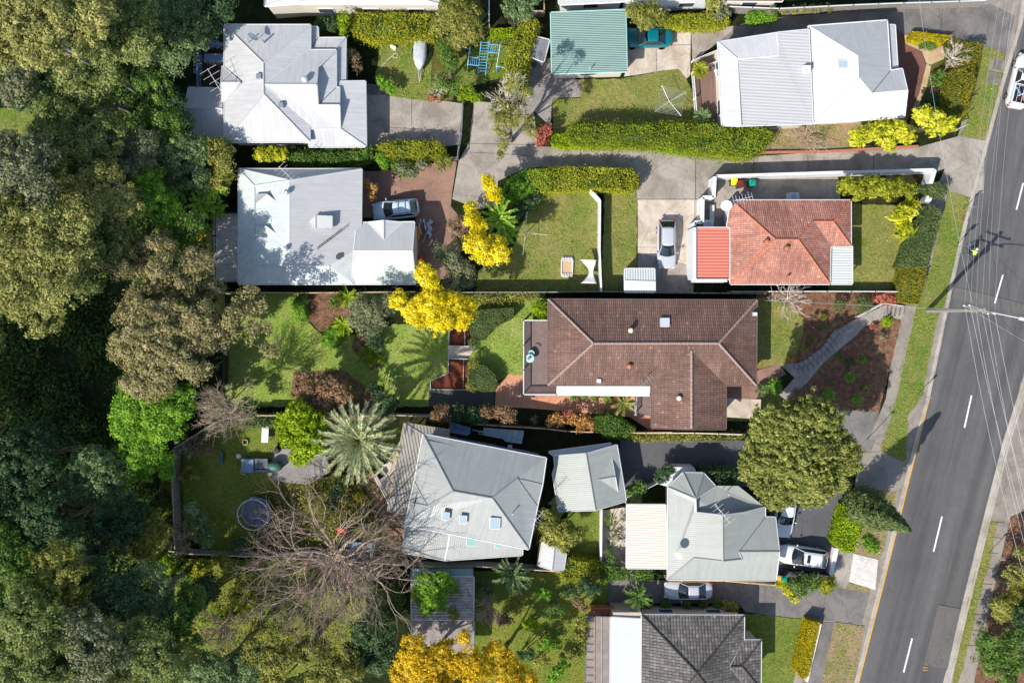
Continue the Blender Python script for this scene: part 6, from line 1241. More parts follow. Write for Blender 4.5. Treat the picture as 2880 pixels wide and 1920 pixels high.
hedge('clump of strappy green plants on the curved lawn', 'bright', 'F', [(790, 590), (830, 600), (870, 660), (885, 720), (850, 750), (800, 690), (780, 640)], .9, leaf=(.4, .06), dens=150, rough=.4)
shrub('round strappy green clump below the mulch bed', 'bright', 'F', [(1050, 850, 70), (1090, 820, 55), (1070, 890, 50)], 1.1, dens=150, leaf=(.42, .06)); shrub('dark strappy plants right of the mulch bed', 'deep', 'F', [(1350, 830, 50), (1380, 900, 50), (1330, 880, 40)], 1.5, leaf=(.4, .07), dens=120)
shrub('yellow-green spiky plants beside the palm shadow', 'lime', 'F', [(1300, 970, 50), (1370, 1000, 45), (1330, 1020, 35)], .9, leaf=(.45, .05), dens=70); shrub('green bush at the top of the mulch bed', 'mid', 'F', [(1080, 610, 40), (860, 590, 40)], 1.2, leaf=(.3, .07))
shrub('dark green shrub in the shade right of the palm', 'deep', 'F', [(1400, 1250, 60), (1460, 1300, 60), (1350, 1200, 45), (1420, 1360, 45)], 2.4); shrub('blue-green agave under the reddish tree', 'bluegreen', 'F', [(1020, 1140, 25), (840, 1110, 24), (880, 1070, 24)], .9, leaf=(.4, .08), dens=60)
tree('green creeper tree behind the bare twiggy tree', 'mid', 'S', [(620, 1130, 28), (590, 1110, 22), (700, 1140, 22)], 3, tr=.06, dens=150)
hedge('ivy hedge along the fence above the white trestle table', 'darkhedge', 'J', [(430, 75), (665, 75), (670, 140), (430, 150), (400, 110)], 1.6, rough=.3)
# fenced yard
tree('dark blue-green bush inside the fenced yard beside the trampoline', 'bluegreen', 'J', [(110, 720, 50), (150, 790, 50), (190, 860, 50), (200, 940, 35)], 3.2, dens=170, tr=.08)
shrub('dark green shrub above the lower yard fence', 'deep', 'J', [(410, 960, 45), (440, 940, 35)], 1.6); tree('round very dark green bush below the yard fence', 'deep', 'S', [(568, 1655, 30), (585, 1640, 26), (560, 1690, 24), (590, 1670, 22)], 3.6, dens=230, tr=.08)
baretree('thin bare tree with radiating twigs at the corner of the curved lawn', 'S', 650, 1150, 92, 6.5, 21, 30, 3, 'twig_tan', .12, minr=.016, base=(535, 1140), trunkh=.75, low=-.1)
baretree('very large bare tree with a wide crown of winding branches', 'S', 930, 1595, 240, 10.5, 22, 32, 4, 'twig', .32, minr=.012, kids=(1, 3), base=(985, 1480), trunkh=.4, low=.0, up=.05)
baretree('bare twiggy tree at the bottom left of the yellow autumn tree', 'S', 600, 1790, 90, 8, 23, 18, 3, 'twig', .16, minr=.014)
baretree('bare grey thicket tree at the lower fence corner', 'S', 500, 1520, 60, 5, 24, 12, 3, 'twig', .08, minr=.012)
baretree('bare brown tree beside the old vine covered shed', 'M', 800, 480, 150, 4.5, 25, 14, 3, 'twig', .12, minr=.018)
baretree('bare bush by the left fence inside the yard', 'J', 60, 300, 120, 3, 26, 14, 2, 'twig', .07, minr=.014)
baretree('grey twiggy shrub in the clipped hedge beside the silver sedan', 'K', 1750, 1185, 130, 2.4, 27, 16, 2, 'twig_pale', .06, minr=.014)
tree('large golden-yellow autumn tree at the bottom edge', 'autumn', 'M', [(180, 760, 110), (640, 860, 110), (700, 1000, 110), (400, 860, 120), (220, 800, 150), (150, 900, 120), (300, 930, 150), (480, 800, 110), (430, 950, 140), (600, 680, 60), (560, 900, 110), (100, 1000, 110), (300, 1080, 140)], 8, dens=210, leaf=(.2, .12), clump=.42, holes=.22)
tree('smaller golden tree right of the large autumn tree', 'autumn', 'M', [(860, 800, 90), (960, 870, 90), (1040, 950, 90), (900, 960, 100), (1120, 1020, 90), (760, 900, 80), (1000, 1060, 100)], 6, dens=170, leaf=(.19, .11), clump=.4, holes=.3)
tree('dense green vine mound on the old shed roof', 'bright', 'K', [(360, 1220, 75), (460, 1210, 75), (330, 1300, 70), (430, 1310, 75), (520, 1250, 55), (370, 1380, 60), (470, 1370, 40)], 3.5, 'vine', 'vine', dens=240, leaf=(.22, .14), clump=.33, holes=.05, flat=.35, tr=.06)
shrub('yellow-green weeds on the lower part of the old shed roof', 'yellowgreen', 'K', [(540, 1400, 30), (560, 1440, 35), (590, 1270, 18)], 2.9, dens=90)
tree('bush with yellow flowers above the narrow gabled shed', 'olive', 'K', [(1210, 820, 65), (1290, 860, 80), (1230, 900, 65), (1340, 900, 65), (1400, 880, 55), (1310, 960, 50), (1190, 740, 35), (1450, 860, 30)], 4, dens=220, leaf=(.2, .11), clump=.36, holes=.1)
shrub('yellow flower heads on the bush above the narrow shed', 'wattle', 'K', [(1260, 870, 30), (1300, 910, 25)], 4.3, dens=60) 
for lab, lf_, x, y, r, h_ in (('dark shrub beside the old shed in the lower garden', 'deep', 760, 250, 60, 2.4), ('leafy shrub next to the dark fern by the fence', 'bluegreen', 1080, 190, 55, 2), ('olive shrub in the middle of the lower garden', 'olive', 1000, 420, 60, 2.2), ('bright shrub catching sun in the lower garden', 'bright', 1250, 300, 55, 1.6), ('mossy shrub below the bright lower garden shrub', 'mid', 1350, 420, 60, 2), ('yellow-green shrub above the smaller golden tree', 'lime', 1150, 560, 60, 1.8), ('dark shrub in the lower garden by the brown bush', 'deep', 1480, 300, 50, 2.2), ('green shrub low in the lower garden', 'bright', 1300, 720, 60, 1.6), ('thin olive shrub in the lower garden shade', 'olive', 1250, 850, 55, 1.8), ('brown weedy shrub beside the bare brown tree', 'brown', 930, 520, 60, 1.6), ('dark shrub right of the smaller golden tree', 'deep', 1120, 800, 60, 2.4)):
    shrub(lab, lf_, 'M', [(x, y, r), (x+r*.8, y+r*.5, r*.7), (x-r*.7, y+r*.3, r*.7)], h_, dens=110, holes=.35)
hedge('mottled yellow-green hedge below the courtyard lawn', 'yellowgreen', 'K', [(1360, 1060), (1560, 1095), (1560, 1190), (1500, 1215), (1310, 1200), (1300, 1130)], 1.9, rough=.3)
hedge('dull green continuation of the mottled hedge behind the silver sedan', 'mid', 'K', [(1560, 1095), (1750, 1115), (1925, 1130), (1920, 1200), (1750, 1195), (1560, 1200)], 1.8, rough=.35)
tree('dark shrubby tree in the lower garden left of the terrace', 'deep', 'M', [(1620, 260, 60), (1680, 300, 55), (1560, 240, 45)], 3, dens=150, tr=.08); shrub('pinkish bare bush beside the terrace railing', 'brown', 'M', [(1540, 380, 50), (1600, 420, 40)], 1.8, dens=120)
tree('leafy tree hugging the west side of the brown patio roof', 'olive', 'M', [(1580, 560, 45), (1560, 680, 55), (1540, 760, 55), (1500, 830, 45)], 3.2, dens=140, tr=.08)
tree('bright bush at the bottom edge of the lower garden', 'bright', 'M', [(1380, 950, 50), (1340, 1010, 45), (1440, 900, 35)], 2.2, dens=120, tr=.06, leaf=(.3, .15))
shrub('vine trellis with green leaves over the courtyard', 'mid', 'K', [(1640, 780, 45), (1650, 880, 40), (1620, 1000, 35), (1640, 1050, 35)], 2.2, dens=70)
hedge('bright clipped hedge between the asphalt drive and the street lawn', 'lime', 'L', [(1525, 690), (1600, 720), (1660, 765), (1630, 900), (1600, 1005), (1540, 1010), (1450, 940), (1480, 840)], 1.5, dens=330, leaf=(.16, .1), rough=.2)
for lab, lf_, x, y, r in (('yellow-green weedy shrub below the dark round bush', 'lime', 600, 1740, 30), ('olive weedy shrub right of the dark round bush', 'olive', 650, 1680, 26), ('low gold weeds between lower fence and round bush', 'yellowgreen', 560, 1600, 26), ('mossy weeds left of the dark round bush', 'mid', 515, 1620, 28), ('brown weeds beside the trampoline', 'brown', 770, 1520, 26), ('olive shrub along the west fence of the yard', 'olive', 530, 1330, 22), ('brown leaf clump in the corner of the yard', 'brown', 560, 1250, 26), ('gold shrub at the lower fence near the bare thicket', 'lime', 450, 1590, 26)):
    shrub(lab, lf_, 'S', [(x, y, r), (x+r*.8, y+r*.4, r*.7), (x-r*.6, y+r*.5, r*.6)], 1.3, dens=90, holes=.4)
def grass():
    X, Y, Z = [], [], []
    for mat, poly, dr in LAWNS:
        if not mat.startswith('lawn'): continue
        xs = [p[0] for p in poly]; ys = [p[1] for p in poly]; n = int((max(xs)-min(xs))*(max(ys)-min(ys))*70)
        x = RS.uniform(min(xs), max(xs), n); y = RS.uniform(min(ys), max(ys), n); ins = np.zeros(n, bool); j = len(poly)-1
        for i in range(len(poly)):
            xi, yi = poly[i]; xj, yj = poly[j]
            if yi != yj: ins ^= ((yi > y) != (yj > y)) & (x < (xj-xi)*(y-yi)/(yj-yi)+xi)
            j = i
        f = np.sin(x*1.3+np.sin(y*.9)*2)+np.sin(y*1.7+np.sin(x*1.1)*2)+RS.normal(0, .9, n); ins &= f > -.2
        X.append(x[ins]); Y.append(y[ins]); Z.append(np.full(ins.sum(), -3.43 if dr else .07))
    X = np.concatenate(X); Y = np.concatenate(Y); Z = np.concatenate(Z)+RS.uniform(0, .06, len(X))
    nn = unit(np.column_stack([RS.normal(0, .45, len(X)), RS.normal(0, .45, len(X)), np.ones(len(X))]))
    tag(leaf_mesh('grass', np.column_stack([X, Y, Z]), nn, .15, .05, [LM['grass']]), 'short tufty grass growing on the lawns', 'grass', kind='stuff')
grass()
def conifer():
    a = P(*px('L', 1610, 660), 0); t = thing('conifer', 'tall dark pointed conifer beside the street', 'tree', tuple(a)); H_ = 11.0; cs = []
    n = 15000; z = RS.uniform(.02, 1, n)**1.15; rad = (1.85*np.minimum(1, z*5+.35)*(1-z)**.75+.05)*RS.uniform(.75, 1.06, n)*(1+.16*np.sin(z*60)); th = RS.uniform(0, 6.283, n); rad *= 1+.12*np.sin(th*5+z*9)
    co = np.column_stack([rad*np.cos(th), rad*np.sin(th), z*H_]); nn = unit(np.column_stack([np.cos(th), np.sin(th), np.full(n, .6)])+RS.normal(0, .45, (n, 3)))
    leaf_mesh('crown', co, nn, .28, .1, [LM['darkhedge'], LM['deep']], t, None, (lambda m: (m.v, m.f))(MB().lathe((0, 0, 0), [(.5, .2), (1.35, 1.2), (1.1, 5), (.5, 8.5), (.03, 10.6)], 12)))
    MB().tube([(0, 0, 0), (0, 0, 1.5)], .2, 8).build('trunk', 'bark', t)
conifer()
shrub('green tuft growing in the street lawn below the conifer', 'bright', 'L', [(1710, 960, 45), (1740, 985, 40), (1690, 935, 35)], .45, dens=120)
tree('dark bush below the white wagon, left of the round bush', 'mid', 'L', [(1220, 1200, 55), (1290, 1230, 50), (1240, 1260, 45), (1330, 1190, 35)], 2.2, dens=200, leaf=(.16, .1), tr=.07)
tree('round yellow-green bush at the driveway gate', 'yellowgreen', 'L', [(1420, 1235, 50), (1390, 1260, 35), (1440, 1200, 35)], 2.0, dens=220, leaf=(.18, .11), tr=.07)
tree('bright yellow flowering spray beside the orange lidded bin', 'lemon', 'L', [(1110, 1250, 35), (1140, 1280, 30), (1170, 1300, 28), (1190, 1340, 22), (1085, 1235, 22), (1240, 1300, 14)], 2.2, dens=170, leaf=(.22, .1), tr=.05, clump=.28)
shrub('dark climbing bush left of the turret roof', 'deep', 'L', [(280, 480, 50), (320, 440, 40), (250, 510, 30)], 2.2); shrub('green bush beside the low garage gate', 'mid', 'L', [(100, 570, 50), (140, 560, 35), (60, 590, 35)], 1.8)
hedge('dark shaded hedge between the turret house and the dark driveway', 'deep', 'L', [(540, 440), (780, 460), (800, 540), (660, 545), (600, 490)], 2.2, rough=.5)
for i, x in enumerate((120, 240, 380, 500, 600)): shrub('small dark plant %s along the pink wall' % ('one, nearest the white patio roof', 'two', 'three', 'four', 'five, nearest the street')[i], 'mid', 'L', [(x+60, 1365, 35)], .9, group='plants along the pink wall')
shrub('mossy bush at the corner of the charcoal roof', 'olive', 'L', [(760, 1390, 45), (720, 1370, 35)], 1.5)
hedge('clipped mustard yellow hedge box by the footpath', 'amber', 'N', [(1975, 540), (2080, 560), (2060, 640), (1985, 1000), (1930, 1030), (1870, 960), (1890, 860)], 1.3, leaf=(.1, .07), dens=450, rough=.06)
tree('dark olive tree in the bottom right corner beyond the footpath', 'olive', 'O', [(1290, 850, 90), (1200, 1060, 90), (1300, 1000, 90), (1340, 700, 60), (1180, 1100, 60)], 3.2, dens=180, leaf=(.2, .1))
tree('dense green tree at the bottom right corner edge', 'mid', 'O', [(1130, 1300, 90), (1100, 1420, 90), (1250, 1380, 110), (1300, 1250, 90), (1200, 1520, 110)], 3.4, dens=170, leaf=(.2, .11))
tree('dark shrubby tree just right of the bottom right green tree', 'deep', 'O', [(1340, 1150, 100), (1400, 1300, 120), (1420, 1000, 90)], 4, dens=120)
# ================= vehicles
carpaint('car_white', (.66, .67, .68)); carpaint('car_silver', (.45, .46, .5)); carpaint('car_silverblue', (.48, .60, .68)); carpaint('car_grey', (.22, .24, .27)); carpaint('car_teal', (.0, .17, .20), .2)
car('parked_car', 'silver-blue station wagon with roof rails on the brick yard', 'car', 'T', 510, 335, 186, 4.5, 1.8, 1.5, 'car_silverblue', 'wagon', rails=True)
car('parked_car', 'dark grey and silver hatchback parked nose down on the shared driveway', 'car', 'G', 1660, 210, -90, 4.7, 1.8, 1.5, 'car_silver', 'wagon')
car('parked_car', 'teal green sedan half under the olive tree and garage eave', 'car', 'X', 420, 275, 180, 4.7, 1.78, 1.42, 'car_teal', 'sedan')
car('parked_car', 'white wagon with a sunroof on the asphalt drive by the street', 'car', 'f', 660, 920, 172, 4.8, 1.86, 1.55, 'car_white', 'wagon', sunroof=True)
car('parked_car', 'white car with its rear under the large round olive tree', 'car', 'f', 405, 330, -97, 4.7, 1.85, 1.5, 'car_white', 'sedan')
car('parked_car', 'silver sedan in the shade between the grey-green and charcoal roofs', 'car', 'N', 995, 303, 180, 4.7, 1.82, 1.42, 'car_silver', 'sedan')
u = car('utility_truck', 'white utility truck with an open rack tray on the road', 'truck', 'S', 2882, 225, 77, 5.3, 1.95, 1.75, 'car_white', 'ute', zc=1.2)
tb = MB(); tb.box((-1.5, 0, 1.02), (1.75, 1.5, .16)); tb.build('tray_floor', 'black_plastic', u)
for s in (-1, 1):
    MB().box((-1.5, s*.84, 1.2), (2.1, .12, .3)).build('tray_side', 'car_white', u)
MB().box((-2.5, 0, 1.12), (.14, 1.8, .45)).build('tailgate', 'car_white', u)
for dy in (-.5, 0, .5): MB().tube([(-.55, dy, 1.45), (-2.4, dy, 1.45)], .025, 5).build('rack_bar', 'aluminium', u)
MB().tube([(-.6, -.85, 1.42), (-.6, .85, 1.42)], .04, 5).build('rack_bar', 'paint_white', u); MB().tube([(-2.4, -.85, 1.42), (-2.4, .85, 1.42)], .035, 5).build('rack_bar', 'paint_white', u)
for (dx, dy, ln, a, mt_) in ((-1.2, .3, .9, .7, 'blue_paint'), (-1.4, -.1, .8, 2.2, 'paint_white'), (-1.7, -.3, .6, .3, 'orange_paint'), (-1.0, .55, .5, 1.2, 'blue_paint')):
    MB().box((dx, dy, 1.17), (ln, .09, .09), a).build('tool', mt_, u)
# ================= covered boat on a trailer
b0 = W3('B', 1668, 370, .8); t = thing('covered_boat', 'small boat under a grey tarp on a trailer on the back lawn', 'boat', (b0.x, b0.y, .05), R(-92)); t.scale = (.92, .74, .9)
m = MB(); st_ = [(-1.75, .72, .85, .95), (-1.2, .85, .8, 1.15), (-.3, .92, .75, 1.2), (.6, .85, .78, 1.3), (1.2, .6, .82, 1.15), (1.6, .28, .9, .98), (1.85, .03, .95, .97)]
for i, (x, wd, zl, zt) in enumerate(st_): pass
vs = []; K = 9
for x, wd, zl, zt in st_:
    for k in range(K):
        a = math.pi*k/(K-1); vs.append((x, -wd*math.cos(a), zl+(zt-zl)*math.sin(a)**.6+.03*math.sin(x*7+k*2)))
m.add(vs, [(i*K+k, i*K+k+1, (i+1)*K+k+1, (i+1)*K+k) for i in range(len(st_)-1) for k in range(K-1)]); bm_fix(m.build('tarp', 'tarp_grey', t, smooth=True))
m = MB(); vs = []
for x, wd, zl, zt in st_: vs += [(x, -wd*.97, zl), (x, -wd*.6, .5), (x, 0, .38+max(0, x-1)*.3), (x, wd*.6, .5), (x, wd*.97, zl)]
m.add(vs, [(i*5+k, i*5+k+1, (i+1)*5+k+1, (i+1)*5+k) for i in range(len(st_)-1) for k in range(4)]+[(0, 1, 2, 3, 4)]); bm_fix(m.build('hull', 'paint_white', t))
m = MB(); m.tube([(-1.6, -.5, .42), (1.4, -.25, .42), (2.9, 0, .42)], .04, 5); m.tube([(-1.6, .5, .42), (1.4, .25, .42), (2.9, 0, .42)], .04, 5); m.tube([(-.4, -.95, .35), (-.4, .95, .35)], .04, 5); m.build('trailer_frame', 'aluminium', t)
for s in (-1, 1):
    w_ = MB(); w_.lathe((0, 0, 0), [(.05, -.08), (.28, -.08), (.28, .08), (.05, .08)], 14); o = w_.build('wheel', 'rubber', t); o.location = (-.4, s*1.0, .3); o.rotation_euler = (R(90), 0, 0)
# ================= bins
bin_('green lidded bin, leftmost of four below the white verandah roof', 'lid_green', 'B', 1034, 1012); bin_('green lidded bin, second of four below the white verandah roof', 'lid_green', 'B', 1079, 1012); bin_('amber lidded bin, third of four below the white verandah roof', 'lid_orange', 'B', 1125, 1012); bin_('red lidded bin, apart on the right of the four by the white verandah', 'lid_red', 'B', 1208, 1013)
bin_('bright yellow lidded bin inside the white wall by the red tiled house', 'lid_yellow', 'H', 341, 65, 0); bin_('red lidded bin touching the bright yellow one by the red tiled house', 'lid_red', 'H', 377, 80, .3); bin_('green lidded bin standing alone beside the white wall', 'lid_green', 'H', 446, 74, 0)
bin_('yellow lidded bin in front of the white roof house', 'lid_yellow', 'D', 1363, 838); bin_('red lidded bin at the corner of the white roof eave', 'lid_red', 'D', 1415, 810, .2); bin_('green lidded bin half hidden under the pale yellow tree', 'lid_green', 'D', 1335, 888)
bin_('orange lidded bin at the corner of the grey-green roof', 'lid_orange', 'L', 1070, 1196); bin_('green lidded bin right of the orange lidded one', 'lid_green', 'L', 1113, 1197)
# ================= blue climbing frame
def seg(t, nm, mat, c, pts, r=.035, o0=None):
    return MB().tube([W3(c, *p)-o0 for p in pts], r, 6).build(nm, mat, t)
o0 = W3('a', 840, 860, 0); t = thing('climbing_frame', 'light blue metal climbing frame with ladders on the back lawn', 'climbing frame', tuple(o0)); Z = 1.7
for pts in (((800, 605, Z), (755, 1085, Z*.3)), ((920, 610, Z), (865, 1100, Z*.3)), ((625, 838, Z), (768, 855, Z)), ((605, 950, Z), (760, 968, Z)), ((920, 655, Z), (1078, 668, Z)), ((905, 770, Z), (1058, 790, Z))): seg(t, 'rail', 'blue_paint', 'a', pts, .04, o0)
for i in range(11):
    f = (i+.5)/11.5; zz = Z if f < .75 else Z*(1-(f-.75)*2.4); seg(t, 'rung', 'blue_paint', 'a', [(800-45*f, 605+480*f, zz), (918-52*f, 610+480*f, zz)], .025, o0)
for i in range(1, 5): seg(t, 'rung', 'blue_paint', 'a', [(625+29*i, 840+3*i, Z), (608+31*i, 950+3*i, Z)], .025, o0); seg(t, 'rung', 'blue_paint', 'a', [(920+32*i, 656+3*i, Z), (903+31*i, 770+4*i, Z)], .025, o0)
seg(t, 'side_bar', 'paint_white', 'a', [(635, 690, Z), (596, 1005, Z)], .04, o0); seg(t, 'side_bar', 'paint_white', 'a', [(1080, 662, Z), (1026, 1000, Z)], .04, o0); seg(t, 'swing_seat', 'blue_paint', 'a', [(1030, 975, .6), (1150, 1000, .6)], .06, o0); seg(t, 'swing_seat', 'blue_paint', 'a', [(575, 715, 1.5), (630, 722, 1.5)], .04, o0)
for x, y in ((800, 605), (920, 612), (755, 1085), (865, 1100), (635, 690), (596, 1005), (1078, 665), (1026, 1000)):
    a = W3('a', x, y, Z if y < 1060 else .5)-o0; MB().tube([a, (a.x, a.y, .0)], .035, 6).build('leg', 'blue_paint', t)
# ================= rotary clotheslines
def hoist(label, c, x, y, ends, h=1.95, lines=7):
    a = W3(c, x, y, h); t = thing('clothesline', label, 'clothesline', (a.x, a.y, 0)); top = Vector((0, 0, h))
    MB().tube([(0, 0, 0), (0, 0, h+.1)], .035, 8).build('pole', 'aluminium', t); E = []
    for ex, ey in ends:
        q = W3(c, ex, ey, h+.15)-Vector((a.x, a.y, 0)); E.append(q); MB().tube([top, q], .022, 5).build('arm', 'aluminium', t)
    if lines:
        m = MB()
        for k in range(lines):
            f = .3+.68*k/(lines-1)
            for i in range(len(E)): m.tube([top.lerp(E[i], f), top.lerp(E[(i+1) % len(E)], f)], .012, 3)
        m.build('line', 'wire', t)
    return t
hoist('rotary clothesline with wire lines on the front lawn of the white roof house', 'C', 1672, 700, [(1620, 590), (1790, 635), (1755, 800), (1570, 770)])
hoist('bare metal cross clothesline on the dry back lawn', 'G', 680, 132, [(632, 122), (692, -10), (832, 150), (663, 285)], lines=0)
# ================= sandpit, shade frame, trampoline, tables
def frame_box(name, label, cat, c, pts, h, mat, inner, wd=.12):
    q = [W3(c, x, y, h) for x, y in pts]; o = q[0].copy(); o.z = 0; t = thing(name, label, cat, tuple(o)); n = len(q)
    for i in range(n):
        a, b = q[i]-o, q[(i+1) % n]-o; d = b-a; MB().box(((a.x+b.x)/2, (a.y+b.y)/2, h/2), (d.length-wd*(i % 2)*2, wd, h), math.atan2(d.y, d.x)).build('side_board', mat, t)
    m = MB(); m.prism([(v-o)[:2] for v in q], .02, h*.6); m.build('fill', inner, t); return t
sp = frame_box('sandpit', 'white slatted sandpit on the dry back lawn', 'sandpit', 'G', [(930, 312), (1008, 314), (1003, 434), (929, 432)], .3, 'paint_white', 'sand', .1)
for i in range(7):
    for yy in (316, 428):
        a = W3('G', 934+i*11, yy, .31); MB().box((a.x-sp.location.x, a.y-sp.location.y, .33), (.07, .42, .03)).build('slat', 'paint_white', sp)
q = [W3('G', *p) for p in ((1062, 318, 1.6), (1168, 322, 1.6), (1168, 482, 1.6), (1066, 480, 1.6))]; o0 = Vector((q[0].x, q[0].y, 0)); t = thing('shade_cloth', 'white hourglass shaped shade cloth stretched beside the white fence', 'shade cloth', tuple(o0)); m = MB()
grid(m, lambda u, v: tuple(q[0].lerp(q[3], u).lerp(q[1].lerp(q[2], u), .5+(v-.5)*(1-.72*math.sin(math.pi*u)**1.3))-o0-Vector((-.3*math.sin(math.pi*u), 0, .5*math.sin(math.pi*u)))), 14, 8); so_ = m.build('cloth', 'cloth_white', t, smooth=True); s_ = so_.modifiers.new('th', 'SOLIDIFY'); s_.thickness = .02
for v in q: MB().tube([(v.x-o0.x, v.y-o0.y, 0), (v.x-o0.x, v.y-o0.y, 1.62)], .03, 6).build('pole', 'aluminium', t)
o0 = W3('J', 540, 735, .9); t = thing('trampoline', 'octagonal trampoline with dark mat and curved net poles', 'trampoline', (o0.x, o0.y, 0)); r_ = 1.5
oc = [(math.cos(i*math.pi/4+.2)*r_, math.sin(i*math.pi/4+.2)*r_) for i in range(8)]; m = MB(); m.prism([(x*.9, y*.9) for x, y in oc], .78, .8); m.build('mat', 'mesh_black', t)
m = MB(); [m.tube([(*oc[i], .82), (*oc[(i+1) % 8], .82)], .09, 6) for i in range(8)]; m.build('edge_pad', 'slate_blue', t)
for i in range(8):
    x, y = oc[i]; MB().tube([(x, y, 0), (x, y, .8)], .03, 5).build('leg', 'steel', t); MB().tube([(x, y, .8), (x*1.12, y*1.12, 1.5), (x*1.02, y*1.02, 1.9)], .03, 5).build('net_pole', 'mesh_black' if i % 2 else 'gutter_light', t)
m = MB(); ring = [(math.cos(i*math.pi/12)*r_*1.02, math.sin(i*math.pi/12)*r_*1.02, 1.9) for i in range(25)]; m.tube(ring, .035, 5); m.build('top_ring', 'gutter_light', t)
def table(label, c, pts, h, mat, name='table', th=.05, legs='steel'):
    q = [W3(c, x, y, h) for x, y in pts]; o = sum(q, Vector())/len(q); o.z = 0; t = thing(name, label, 'table', tuple(o)); m = MB(); m.prism([(v-o)[:2] for v in q], h-th, h); m.build('tabletop', mat, t)
    for v in q: d = (v-o)*.88; MB().tube([(d.x, d.y, 0), (d.x, d.y, h-th)], .03, 5).build('leg', legs, t)
    return t
table('long white trestle table on the yard lawn', 'J', [(580, 147), (627, 147), (622, 255), (574, 255)], .75, 'paint_white')
table('blue-grey outdoor table on the small dark deck', 'd', [(575, 402), (1030, 400), (1020, 592), (578, 590)], 2.15, 'slate_blue')
k = thing('chicken_coop', 'blue boxy hutch with a dark wire run in the fenced yard', 'hutch', tuple(W3('J', 540, 405, 0))); MB().box((-.6, 0, .45), (1.2, 1.35, .9)).build('box', 'slate_blue', k); MB().box((.75, .2, .4), (1.3, 1.0, .75)).build('run', 'mesh_black', k); MB().box((.6, -.55, .3), (1.7, .2, .5)).build('step_shelf', 'slate_blue', k)
k = thing('barbecue', 'dark covered barbecue at the edge of the flagstone patio', 'barbecue', tuple(W3('J', 685, 410, 0)), R(-8)); m = MB(); m.lathe((0, 0, .1), [(.42, 0), (.5, .5), (.5, .8), (.3, .98), (.05, 1.0)], 14); ob = m.build('cover', 'dark_green', k, smooth=True); ob.scale = (1.5, 1, 1)
for s in (-.35, .35): MB().box((s, 0, .08), (.08, .6, .16)).build('leg', 'black_plastic', k)
for lab, x, y in (('square timber frame box on the lawn above the blue hutch', 463, 253), ('square timber frame box on the lawn left of the blue hutch', 448, 455)):
    frame_box('planter_box', lab, 'planter box', 'J', [(x-16, y-16), (x+16, y-16), (x+16, y+16), (x-16, y+16)], .3, 'timber_pale', 'soil', .08)
k = thing('bench', 'narrow dark green bench on the yard lawn', 'bench', tuple(W3('J', 310, 355, 0))); MB().box((0, 0, .45), (.4, 1.3, .06)).build('seat', 'dark_green', k); [MB().box((0, s, .2), (.35, .08, .4)).build('leg', 'dark_green', k) for s in (-.5, .5)]
def stump(lab, c, x, y, r=.25, h=.35, mat='stone_white', name='tree_stump', cat='stump'):
    a = W3(c, x, y, h); t = MB().lathe((0, 0, 0), [(r*1.1, 0), (r, h*.6), (r*.95, h), (r*.3, h+.01)], 12).build(name, mat); t.location = (a.x, a.y, .03); return tag(t, lab, cat)
stump('pale round stump on the yard lawn', 'J', 418, 350, .25); stump('black round tub at the corner of the flagstone patio', 'J', 678, 312, .3, .5, 'black_plastic', 'tub', 'tub'); stump('small white box stool beside the patio', 'J', 635, 472, .2, .4, 'paint_white', 'stool', 'stool')
stump('terracotta pot of the small fountain in the corner garden', 'W', 470, 715, .3, .6, 'terracotta_pot', 'fountain_bowl', 'fountain'); frame_box('stone_slab', 'pale stone slab under the small garden fountain', 'garden ornament', 'W', [(425, 670), (560, 690), (530, 780), (410, 750)], .25, 'stone_white', 'stone_white', .1)
t = thing('red_kayak', 'red playhouse slide lying under the large bare tree', 'slide', tuple(W3('J', 1135, 860, 0)), R(-25)); t.name = 'slide'; MB().box((0, 0, .35), (1.2, .5, .1)).build('chute', 'red_paint', t); [MB().box((0, s*.27, .42), (1.2, .05, .2)).build('side', 'red_paint', t) for s in (-1, 1)]; MB().box((.5, 0, .17), (.08, .4, .3)).build('leg', 'blue_paint', t)
table('low dark table on the paving under the large bare tree', 'J', [(1180, 940), (1355, 940), (1350, 1080), (1170, 1085)], .5, 'slate_blue', 'platform')
k = thing('garden_table', 'round green table with a pot on the brown house balcony', 'table', tuple(W3('b', 195, 620, 1.5))); MB().lathe((0, 0, 0), [(.25, 0), (.04, .05), (.04, .68), (.42, .7), (.42, .74), (.05, .75)], 16).build('tabletop', 'aqua_paint', k); MB().lathe((-.1, 0, .75), [(.1, 0), (.14, .2), (.05, .2)], 10).build('pot', 'terracotta_pot', k)
k = thing('garden_chair', 'green chair above the round balcony table', 'chair', tuple(W3('b', 215, 550, 1.5)), R(60)); MB().lathe((0, 0, .42), [(.28, 0), (.3, .05), (.05, .06)], 14).build('seat', 'aqua_paint', k); m = MB(); m.tube([(.28*math.cos(a), .28*math.sin(a), .85) for a in [i*.35-1.2 for i in range(8)]], .05, 6); m.build('backrest', 'aqua_paint', k)
for a in (.8, 2.4, 3.9, 5.5): MB().tube([(.22*math.cos(a), .22*math.sin(a), 0), (.2*math.cos(a), .2*math.sin(a), .43)], .02, 5).build('leg', 'aqua_paint', k)
k = thing('garden_chair', 'black chair on the white railed deck', 'chair', tuple(W3('V', 180, 805, 1.2)), R(30)); MB().box((0, 0, .42), (.5, .5, .05)).build('seat', 'black_plastic', k); MB().box((-.24, 0, .7), (.05, .5, .5)).build('backrest', 'black_plastic', k); [MB().tube([(x, y, 0), (x, y, .42)], .02, 5).build('leg', 'black_plastic', k) for x in (-.2, .2) for y in (-.2, .2)]
